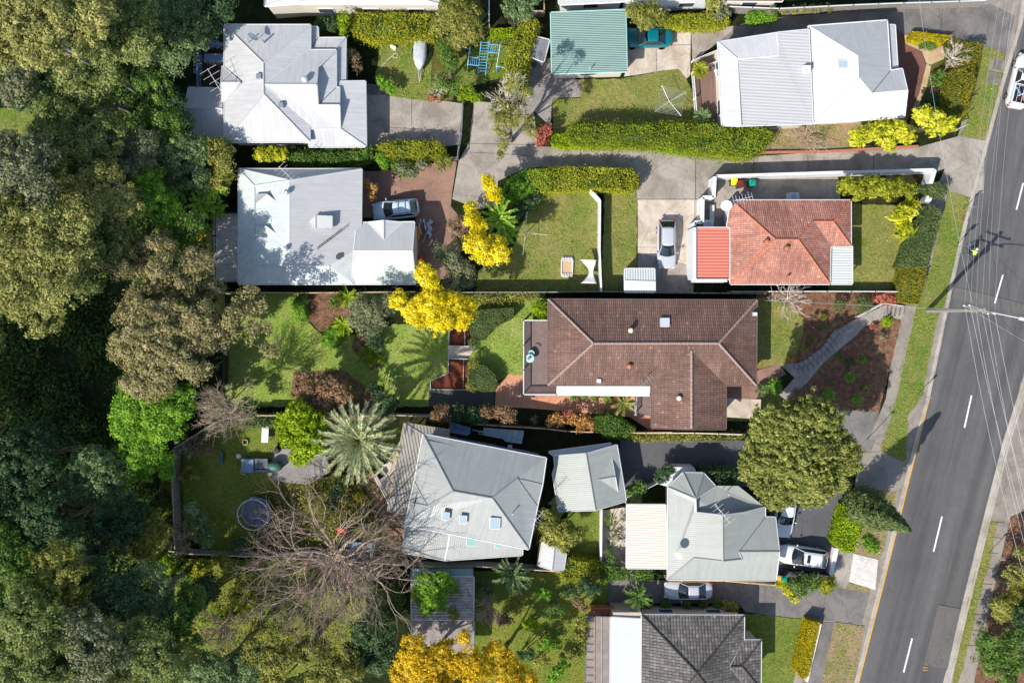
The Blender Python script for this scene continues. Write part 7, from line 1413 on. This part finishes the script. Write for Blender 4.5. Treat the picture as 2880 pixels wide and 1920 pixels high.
for i, (x, y) in enumerate(((690, 220), (810, 240), (930, 255), (505, 505), (500, 680), (505, 840))):
    k = thing('deck_chair', ('grey chair with orange cushion in the top row on the small dark deck', 'grey chair in the middle of the top row on the small dark deck', 'grey chair right in the top row on the small dark deck', 'blue-grey chair at the left end of the deck table', 'blue-grey chair below the left end of the deck table', 'blue-grey chair lowest on the small dark deck')[i], 'chair', tuple(W3('d', x, y, 1.4)), R(-90 if i < 3 else 0), 'chairs on the small dark deck')
    MB().box((0, 0, .43), (.5, .48, .05)).build('seat', 'slate_blue', k); MB().box((-.25, 0, .72), (.05, .48, .55)).build('backrest', 'slate_blue', k)
    for sx in (-.2, .2):
        for sy in (-.2, .2): MB().tube([(sx, sy, 0), (sx, sy, .43)], .02, 4).build('leg', 'paint_white', k)
    if i == 0: MB().box((.12, 0, .48), (.3, .36, .08)).build('cushion', 'orange_paint', k)
# ================= building materials and clutter
G2 = 'planks and pipes stacked by the garage wing'
for i, (a, b, m_, w_) in enumerate((((1078, 545), (1130, 780), 'paint_white', .14), ((1155, 605), (1215, 860), 'gutter_light', .2), ((1195, 640), (1205, 930), 'paint_white', .12), ((980, 630), (1040, 840), 'aluminium', .07), ((1090, 620), (1060, 950), 'timber_brown', .12), ((1130, 760), (1170, 960), 'timber_brown', .22), ((1015, 540), (1020, 620), 'gutter_light', .08), ((1195, 700), (1055, 1020), 'steel', .05))):
    p, q = W3('T', *a, .25), W3('T', *b, .35+i*.02); d = q-p; o = MB().box((0, 0, 0), (d.length, w_, .06)).build('plank', m_); o.location = (p+q)/2; o.rotation_euler = (0, 0, math.atan2(d.y, d.x)); tag(o, ('white plank nearest the top of the material pile', 'widest pale board in the material pile', 'long thin white board in the material pile', 'thin metal length on the left of the pile', 'red-brown plank under the pile', 'short wide brown board in the pile', 'short pale offcut above the thin metal length', 'thin steel pole across the pile')[i], 'plank', G2)
o = MB().tube([W3('T', 1200+40*math.sin(i*1.7), 560+i*38, .35+.1*math.sin(i)) for i in range(10)], [.12, .2, .16, .2, .14, .17, .12, .16, .1, .04], 7).build('plastic_sheet', 'tarp_grey'); tag(o, 'crumpled clear plastic sheet beside the stacked planks', 'sheet')
o = MB().lathe((0, 0, 0), [(.28, 0), (.3, .4), (.25, .5), (.05, .5)], 12).build('tub', 'orange_paint'); o.location = W3('T', 980, 840, 0); o.scale = (.8, 2.4, 1); tag(o, 'long orange tub against the cream garage wall', 'tub')
o = MB().lathe((0, 0, 0), [(.35, 0), (.38, .35), (.3, .45), (.1, .5)], 12).build('wheelbarrow_tray', 'red_paint'); o.location = W3('T', 1035, 1390, .1); o.scale = (.9, 1.8, 1); tag(o, 'red tub beside the lower corner of the garage wing', 'tub')
for lab, c, pts, h, mt_ in (('blue-grey flatbed trailer with a printed cover in the shaded side yard', 'g', [(110, 215), (555, 335), (545, 450), (490, 490), (100, 420)], 1.3, 'slate_blue'), ('longer dark trailer carrying long thin pipes in the side yard', 'g', [(830, 320), (1700, 385), (1650, 665), (1300, 620), (1250, 560), (830, 480)], .9, 'tarp_grey')):
    q = [W3(c, x, y, h) for x, y in pts]; o = q[0].copy(); o.z = 0; t = thing('trailer', lab, 'trailer', tuple(o)); m = MB(); m.prism([(v-o)[:2] for v in q], .5, h); m.build('box', mt_, t); d = (sum(q, Vector())/len(q))-o
    for s in (-.6, .6):
        w_ = MB(); w_.lathe((0, 0, 0), [(.05, -.08), (.3, -.08), (.3, .08), (.05, .08)], 12); k = w_.build('wheel', 'rubber', t); k.location = (d.x+s*.3, d.y+s, .3); k.rotation_euler = (R(90), 0, R(-12))
    if h > 1:
        tx = bpy.data.curves.new('printed_letters', 'FONT'); tx.body = 'Southern Gt'; tx.size = .42; tx.extrude = .004; to = bpy.data.objects.new('printed_letters', tx); col.objects.link(to); dg = bpy.context.evaluated_depsgraph_get(); me = bpy.data.meshes.new_from_object(to.evaluated_get(dg)); bpy.data.objects.remove(to)
        to = bpy.data.objects.new('printed_letters', me); col.objects.link(to); me.materials.append(MATS['navy']); to.parent = t; s_ = W3('g', 180, 325, h)-o; to.location = (s_.x, s_.y, h+.006); to.rotation_euler = (0, 0, R(-14))
for i, (a, b) in enumerate((((595, 365), (1650, 545)), ((725, 445), (1655, 610)), ((700, 400), (1660, 540)))):
    o = MB().tube([W3('g', *a, 1.15+i*.05), W3('g', *b, 1.15+i*.05)], .035, 6).build('pipe', 'aqua_paint'); tag(o, ('upper pale green pipe lying across the long trailer', 'lowest pale green pipe lying across the long trailer', 'middle pale green pipe lying across the long trailer')[i], 'pipe', 'pipes on the trailer')
o = MB().box((0, 0, .3), (.45, .4, .6)).build('meter_box', 'paint_white'); o.location = W3('g', 1398, 712, 0); tag(o, 'small white box in the shaded side yard below the long trailer', 'box')
stump('dark barrel in the enclosure beside the teal garage', 'C', 790, 185, .35, .8, 'black_plastic', 'barrel', 'barrel'); stump('dark grey pot at the top of the dark side garden', 'C', 740, 440, .22, .5, 'dark_green', 'pot', 'pot')
o = MB().lathe((0, 0, 0), [(.32, 0), (.38, .3), (.1, .35)], 12).build('hose_reel', 'aqua_paint'); o.location = W3('Y', 205, 1305, .3); tag(o, 'turquoise and red hose reel at the white garage corner', 'hose reel')
m = MB(); m.tube([W3('B', 1395+x, y, .1) for x, y in ((0, 475), (15, 455), (35, 430), (60, 405), (85, 385), (95, 372), (112, 368), (122, 380), (115, 398), (98, 400), (88, 388))], .03, 5); tag(m.build('garden_hose', 'gutter_light'), 'pale garden hose looping across the boat lawn', 'hose')
stump('white bucket near the hose on the boat lawn', 'B', 1475, 315, .2, .35, 'paint_white', 'bucket', 'bucket'); stump('second white bucket just below the first on the boat lawn', 'B', 1492, 330, .2, .3, 'paint_white', 'bucket', 'bucket')
o = MB().tube([W3('B', 1412+28*math.cos(a), 640+22*math.sin(a), .3) for a in [i*.6 for i in range(12)]], .03, 5).build('wire_hoop', 'steel'); tag(o, 'loose round wire hoop in the shade beside the concrete drive', 'hoop')
t = thing('clothes_airer', 'white towel and orange cloth on an airer on the brown deck', 'airer', tuple(W3('c', 460, 690, .5))); MB().box((-.1, 0, .8), (.5, .9, .03), .4).build('towel', 'cloth_white', t); MB().box((.4, .0, .75), (.3, .35, .03), .2).build('cloth', 'orange_paint', t)
for sx in (-.2, .3): MB().tube([(sx, 0, 0), (sx, 0, .8)], .02, 5).build('leg', 'aluminium', t)
# ================= fences
F_ = fence
F_('paling_fence', 'grey paling fence bending round the corner of the bushland yard', 'J', [(430, 70), (280, 105), (-30, 295), (-38, 560), (-20, 985)], 1.7, 'timber_grey', cap='timber_pale')
F_('paling_fence', 'long fence along the bottom of the fenced yard', 'J', [(-60, 1002), (60, 1020), (500, 1040), (1000, 1062), (1530, 1095), (1650, 1100)], 1.6, 'timber_grey', cap='timber_pale')
F_('paling_fence', 'dark fence below the grey two storey house', 'K', [(80, 1090), (420, 1115), (700, 1108), (900, 1118), (1310, 1145)], 1.7, 'timber_grey', cap='timber_pale')
F_('paling_fence', 'dark short fence beside the narrow gabled shed', 'K', [(1155, 930), (1125, 1130)], 1.5, 'timber_brown')
F_('paling_fence', 'long fence north of the brown tiled house', 'G', [(-10, 545), (830, 543), (1205, 538), (1560, 546), (2340, 552)], 1.6, 'timber_dark', cap='timber_grey')
F_('paling_fence', 'fence along the top of the curved back lawn', 'F', [(150, 545), (560, 545), (900, 548), (1640, 540)], 1.7, 'timber_brown', cap='timber_pale')
F_('paling_fence', 'dark fence on the left edge of the curved back lawn', 'F', [(325, 560), (312, 900), (305, 1180)], 1.6, 'timber_dark')
F_('paling_fence', 'fence between the curved lawn and the fenced yard', 'F', [(540, 1392), (700, 1392), (1000, 1405), (1500, 1390), (1760, 1400)], 1.7, 'timber_grey', cap='timber_pale')
F_('white_fence', 'white rendered fence down the middle of the dry back lawns', 'G', [(1105, -190), (1195, -90), (1192, 250), (1203, 540)], 1.7, 'white_wall', .12, post=False, cap='paint_white')
F_('metal_fence', 'dark metal fence between the concrete drive and the shared driveway', 'B', [(1960, 712), (1950, 900), (1935, 1000), (1925, 1085)], 1.5, 'steel', rail=True)
F_('metal_fence', 'pale rail fence below the rounded yellow-green hedge', 'B', [(1925, 1085), (1770, 1085), (1350, 1075)], 1.2, 'gutter_light', rail=True)
F_('retaining_wall', 'low brick edging wall along the long driveway', 'D', [(540, 1030), (700, 1025), (1000, 1022), (1640, 985)], .45, 'terracotta_pot', .2, cat='wall', post=False)
F_('paling_fence', 'grey fence along the top edge above the long driveway', 'D', [(340, 45), (700, 60), (1200, 35), (1540, 22), (2100, 5)], 1.6, 'timber_grey', cap='gutter_light')
F_('paling_fence', 'fence behind the terracotta paving and orange bushes', 'K', [(700, 130), (1190, 160), (1340, 178), (1700, 190), (2060, 185)], 1.5, 'timber_brown', cap='timber_pale')
F_('lattice_fence', 'brown fence beside the south wall of the brown tiled front wing', 'L', [(95, 190), (500, 190), (830, 200)], 1.3, 'brick_wall', cap='stone_white')
F_('paling_fence', 'pale timber fence below the grey-green roof', 'L', [(310, 1200), (700, 1207), (1060, 1238)], 1.5, 'timber_pale', cap='timber_pale')
F_('courtyard_wall', 'pale wall on the left of the small paved courtyard', 'K', [(1572, 715), (1568, 1090), (1745, 1095)], 1.3, 'cream_wall', .15, cat='wall', post=False, cap='paint_white')
F_('garage_gate', 'angled pale gate between the small garage and the turret house', 'L', [(-20, 655), (120, 600), (250, 535)], 1.4, 'gutter_light', cat='gate')
F_('paling_fence', 'short dark fence beside the grey-green turret house front hedge', 'L', [(1130, 1142), (1430, 1172)], 1.0, 'timber_dark')
F_('low_wall', 'white low wall across the asphalt drive beside the white wagon', 'L', [(1478, 985), (1440, 1170)], .75, 'gutter_white', .45, cat='wall', post=False)
F_('low_wall', 'cream low wall beside the mustard hedge', 'N', [(2085, 570), (1970, 1050)], .9, 'cream_wall', .22, cat='wall', post=False); F_('low_wall', 'thin pale edging on the lawn side of the mustard hedge', 'N', [(1970, 535), (1875, 930)], .5, 'cream_wall', .1, cat='wall', post=False)
F_('garden_bridge_rail', 'upper timber edge of the small garden crossing', 'G', [(145, 912), (345, 915)], .5, 'gutter_light', cat='edging', post=False); F_('garden_bridge_rail', 'lower timber edge of the small garden crossing', 'G', [(145, 1000), (282, 1004)], .5, 'gutter_light', cat='edging', post=False)
F_('bed_edging', 'pale edging on the left of the upper bark bed', 'G', [(155, 780), (152, 912)], .25, 'gutter_light', cat='edging', post=False); F_('bed_edging', 'pale edging between the bark bed and the wing hedge', 'G', [(265, 720), (262, 912)], .3, 'gutter_light', cat='edging', post=False)
F_('bed_edging', 'pale edging round the lower bark bed', 'G', [(150, 1003), (148, 1100), (25, 1155), (27, 1212), (275, 1216)], .3, 'gutter_light', cat='edging', post=False); F_('bed_edging', 'timber edging right of the lower bark bed', 'G', [(256, 1005), (250, 1215)], .3, 'timber_pale', cat='edging', post=False)
F_('stair_railing', 'white handrail along the upper side of the front steps', 'H', [(1060, 850), (1210, 770), (1320, 785)], .9, 'paint_white', rail=True, cat='railing', post=False)
F_('paling_fence', 'fence between the red roof garden and the mulch garden', 'H', [(320, 702), (880, 700), (1300, 702)], 1.2, 'timber_grey', cap='gutter_light')
F_('paling_fence', 'fence on the left side of the climbing frame lawn top', 'C', [(430, 150), (430, -40)], 1.7, 'timber_grey', cap='gutter_light'); F_('paling_fence', 'timber fence beside the tilted shed', 'C', [(740, 140), (715, 330), (690, 430)], 1.4, 'timber_brown')
F_('paling_fence', 'cream capped side fence by the dark bush garden', 'C', [(560, 75), (810, 78), (810, -60)], 1.5, 'timber_grey', cap='timber_pale')
for i in range(15):
    f = i/14; a = (745+(-85)*f, 1130+70*f)
m = None
def steps():
    L_ = [((1210, 772), (1200, 845)), ((1060, 850), (1105, 895))]; t = thing('garden_steps', 'grey concrete steps from the street down to the curved path', 'steps', tuple(W3('H', 1130, 830, 0))); o = Vector(t.location)
    for i in range(8):
        f = i/7; a = Vector((1070+135*f, 850-72*f)); b = Vector((1108+98*f, 893-50*f)); p, q = W3('H', a.x, a.y, .2), W3('H', b.x, b.y, .2); d = q-p; c_ = (p+q)/2-o
        MB().box((c_.x, c_.y, .04+.045*i), (d.length, .34, .14+.09*i), math.atan2(d.y, d.x)).build('step', 'stone_path', t)
    for i in range(4): p, q = W3('H', 1235+i*26, 782, .2), W3('H', 1225+i*26, 845, .2); d = q-p; c_ = (p+q)/2-o; MB().box((c_.x, c_.y, .25), (d.length, .3, .5+.0*i), math.atan2(d.y, d.x)).build('step', 'stone_path', t)
steps()
PT = [(1010, 900), (985, 915), (960, 935), (940, 955), (925, 975), (905, 1000), (890, 1025), (870, 1050), (845, 1070), (820, 1088), (795, 1105), (768, 1125), (740, 1138), (712, 1150)]
for i, (x, y) in enumerate(PT):
    for j, (dx, dy) in enumerate(((-10, -12), (12, 12)) if 2 < i else ((0, 0),)):
        p = W3('H', x+dx, y+dy, .12); o = MB().box((0, 0, 0), (.42, .62, .06)).build('stepping_stone', 'flagstone'); o.location = p; o.rotation_euler = (0, 0, R(50-i*2)); tag(o, 'pale rectangular stepping stone set in the curved front path', 'stepping stone', 'stepping stones in the curved path')
# ================= power poles, wires, signs
def pole():
    b = W3('H', 1462, 811, 0); top = W3('H', 1775, 823, 9.6); t = thing('power_pole', 'tall timber power pole with crossarms and street light arm', 'power pole', tuple(b)); tp = Vector((.0, 0, 9.6))
    MB().tube([(0, 0, -.2), (0, 0, 5), tp], [.24, .21, .17], 10).build('pole', 'timber_grey', t)
    ins = []
    for z, L_ in ((9.2, 1.3), (8.3, 1.25)):
        d = Vector((.94, -.32, 0)); MB().box((0, 0, z), (L_*2, .1, .12), math.atan2(d.y, d.x)).build('crossarm', 'timber_grey', t)
        for k in (-1, -.1, .9):
            q = Vector((0, 0, z+.1))+d*L_*k*.95; MB().lathe(tuple(q), [(.05, 0), (.07, .06), (.03, .09), (.06, .12), (.02, .16)], 8).build('insulator', 'gutter_white', t); ins.append(Vector(b)+q+Vector((0, 0, .15)))
    m = MB(); m.tube([(0, 0, 8.0), (1.4, -.25, 8.5), (3.6, -.75, 8.9)], .045, 6); m.build('lamp_arm', 'gutter_light', t); h = MB(); h.box((3.95, -.83, 8.88), (.75, .3, .14), -.2, 0, .8); h.build('lamp_head', 'gutter_light', t)
    m = MB(); m.lathe((.22, -.1, 7.2), [(.02, 0), (.16, .02), (.16, .5), (.02, .52)], 10); m.build('junction_box', 'steel', t)
    dn, up_ = Vector((.3, .954, 0)), None
    ups = [P(2905+i*17, -380, 9.3) for i in range(4)]+[P(2880+i*14, -380, 8.3) for i in range(4)]; dns = [P(3050+i*22, 1990, 8.8) for i in range(4)]+[P(2990+i*24, 1990, 7.8) for i in range(4)]
    for i, a in enumerate(ins):
        for side, e in (('north', ups[i//3*4+i%3]), ('south', dns[i//3*4+i%3])):
            pts = [a.lerp(e, k/16)-Vector((0, 0, 1.3*4*(k/16)*(1-k/16))) for k in range(17)]; o = MB().tube(pts, .0095, 4).build('power_line', 'wire')
            tag(o, 'overhead wire running %s from the %s crossarm, %s from the kerb' % (side, 'upper' if i < 3 else 'lower', ('first', 'second', 'third')[i % 3]), 'power line', 'overhead wires along the road')
    for i, (e, zz) in enumerate(((P(2560, -200, 6), 8), (P(2150, 845, 3.4), 7.6), (P(3200, 1130, 5), 7.8))):
        s = Vector((b.x, b.y, zz)); pts = [s.lerp(e, k/10)-Vector((0, 0, .8*4*(k/10)*(1-k/10))) for k in range(11)]; tag(MB().tube(pts, .012, 4).build('service_line', 'wire'), ('thin service wire running to the north from the power pole', 'thin service wire to the corner of the brown tiled roof', 'thin service wire crossing the road from the power pole')[i], 'power line')
pole()
def post_sign(name, label, cat, b, h, plate=None, mat='steel', top=None):
    p = P(*b, 0); t = thing(name, label, cat, tuple(p)); MB().tube([(0, 0, 0), (0, 0, h)], .035, 7).build('post', mat, t)
    if plate:
        for (w_, hh, z, mt_, a) in plate: MB().box((.04, 0, z), (w_, .03, hh), R(a)).build('sign_plate', mt_, t)
    return t
post_sign('street_sign', 'short grey sign post on the grass verge near the street kerb, topmost', 'sign', (2707, 590), 2.4, [(.45, .6, 2.1, 'steel', 8)])
bs = post_sign('bus_stop_sign', 'bus stop post with blue sign plates beside the cyclist', 'sign', (2682, 696), 2.9, [(.55, .75, 2.5, 'blue_sign', 12), (.3, .4, 1.5, 'blue_sign', 12)])
post_sign('street_sign', 'grey sign post at the start of the yellow kerb line', 'sign', (2578, 1111), 2.6, [(.35, .45, 2.3, 'gutter_light', 4)])
post_sign('street_sign', 'grey post with an orange cap by the round olive tree', 'sign', (2436, 1236), 3.6, [(.3, .25, 3.5, 'orange_paint', -10)]); post_sign('street_lamp', 'slim pale post leaning over the grass near the pale yellow tree', 'post', (2672, 372), 3.0, [(.25, .25, 2.9, 'gutter_light', 20)], 'gutter_light')
post_sign('street_sign', 'thin post with a small white box on the far footpath', 'sign', (2780, 1553), 2.4, [(.4, .35, 2.3, 'paint_white', 10)])
t = thing('garden_stake', 'short dark stake in the grass beside the rusty street hedge', 'post', tuple(W3('D', 2000, 650, 0))); MB().tube([(0, 0, 0), (0, 0, 1.1)], .05, 6).build('post', 'timber_dark', t)
# ================= the cyclist
def cyclist():
    p = P(2722, 712, 0); rz = R(108)
    t = thing('bicycle', 'dark bicycle on the road beside the kerb', 'bicycle', tuple(p), rz)
    for x in (-.52, .52):
        w_ = MB(); w_.tube([(x+.33*math.cos(a), 0, .34+.33*math.sin(a)) for a in [i*.3307 for i in range(20)]], .02, 5); w_.build('wheel', 'rubber', t)
    m = MB(); [m.tube(s, .02, 5) for s in (((-.52, 0, .34), (-.1, 0, .3), (.38, 0, .82), (-.18, 0, .82), (-.52, 0, .34)), ((-.1, 0, .3), (-.2, 0, .95)), ((.38, 0, .95), (.52, 0, .34)))]; m.build('frame', 'black_plastic', t)
    MB().box((-.2, 0, .97), (.25, .14, .05)).build('saddle', 'black_plastic', t); m = MB(); m.tube([(.42, -.24, 1.0), (.38, 0, .98), (.42, .24, 1.0)], .016, 5); m.build('handlebar', 'black_plastic', t)
    g = thing('person', 'cyclist in a bright yellow-green vest and white helmet riding along the kerb', 'person', tuple(p), rz)
    V = [(-.2, 0, 1.03), (-.05, 0, 1.2), (.1, 0, 1.4), (.2, 0, 1.5), (.27, 0, 1.6), (-.2, .1, 1.0), (.16, .13, .8), (-.02, .11, .38), (.08, .11, .34), (-.2, -.1, 1.0), (.2, -.13, .95), (.05, -.11, .62), (.16, -.11, .58), (.17, .19, 1.42), (.28, .27, 1.2), (.4, .24, 1.03), (.17, -.19, 1.42), (.28, -.27, 1.2), (.4, -.24, 1.03)]
    E = [(0, 1), (1, 2), (2, 3), (3, 4), (0, 5), (5, 6), (6, 7), (7, 8), (0, 9), (9, 10), (10, 11), (11, 12), (2, 13), (13, 14), (14, 15), (2, 16), (16, 17), (17, 18)]
    rad = [.13, .12, .13, .055, .06, .09, .06, .04, .045, .09, .06, .04, .045, .06, .042, .03, .06, .042, .03]
    for s, hb in ((1, 15), (-1, 18)):
        b0 = V[hb]
        for k in range(4): V += [(b0[0]+.07, b0[1]+s*(.03-.02*k), b0[2]+.01), (b0[0]+.09, b0[1]+s*(.03-.02*k), b0[2]-.03)]; n = len(V); E += [(hb, n-2), (n-2, n-1)]; rad += [.01, .009]
        V += [(b0[0]+.03, b0[1]-s*.05, b0[2]-.01)]; E += [(hb, len(V)-1)]; rad += [.011]
    me = bpy.data.meshes.new('body'); me.from_pydata(V, E, []); o = bpy.data.objects.new('body', me); col.objects.link(o); o.parent = g; me.materials.append(MATS['skin'])
    s = o.modifiers.new('skin', 'SKIN'); sv = me.skin_vertices[0].data
    for i, r_ in enumerate(rad): sv[i].radius = (r_, r_)
    sv[0].use_root = True; o.modifiers.new('sub', 'SUBSURF').levels = 1
    h = MB(); h.lathe((.3, 0, 1.58), [(.03, 0), (.07, .03), (.085, .1), (.085, .16), (.05, .22), (.01, .23)], 12); h.box((.385, 0, 1.68), (.03, .03, .04)); h.box((.3, .085, 1.68), (.03, .02, .06)); h.box((.3, -.085, 1.68), (.03, .02, .06)); h.build('head', 'skin', g, smooth=False)
    for sy in (-.03, .03): MB().box((.375, sy, 1.71), (.012, .022, .012)).build('eye', 'navy', g)
    MB().box((.378, 0, 1.635), (.012, .045, .01)).build('mouth', 'red_paint', g)
    hm = MB(); hm.lathe((.28, 0, 1.71), [(.125, 0), (.13, .04), (.115, .1), (.06, .15), (.01, .16)], 14); hm.build('helmet', 'paint_white', g, smooth=True)
    ve = MB(); ve.tube([(-.16, 0, 1.02), (-.03, 0, 1.22), (.08, 0, 1.38), (.15, 0, 1.47)], [.17, .17, .2, .13], 12); vo = ve.build('vest', 'hi_vis', g, smooth=True)
    for s in (-1, 1):
        sl_ = MB(); sl_.tube([(.12, s*.12, 1.42), (.18, s*.2, 1.4), (.26, s*.265, 1.24)], [.09, .08, .06], 8); sl_.build('sleeve', 'hi_vis', g, smooth=True)
        k = [(-.2, .1, 1.0), (.16, .13, .8), (.0, .11, .42)] if s > 0 else [(-.2, -.1, 1.0), (.2, -.13, .95), (.07, -.11, .66)]; lg = MB(); lg.tube(k, [.12, .085, .06], 8); lg.build('trousers', 'navy', g, smooth=True)
        f_ = (.08, .11, .34) if s > 0 else (.16, -.11, .58); MB().box((f_[0]-.01, f_[1], f_[2]), (.26, .1, .09)).build('shoe', 'black_plastic', g)
cyclist()
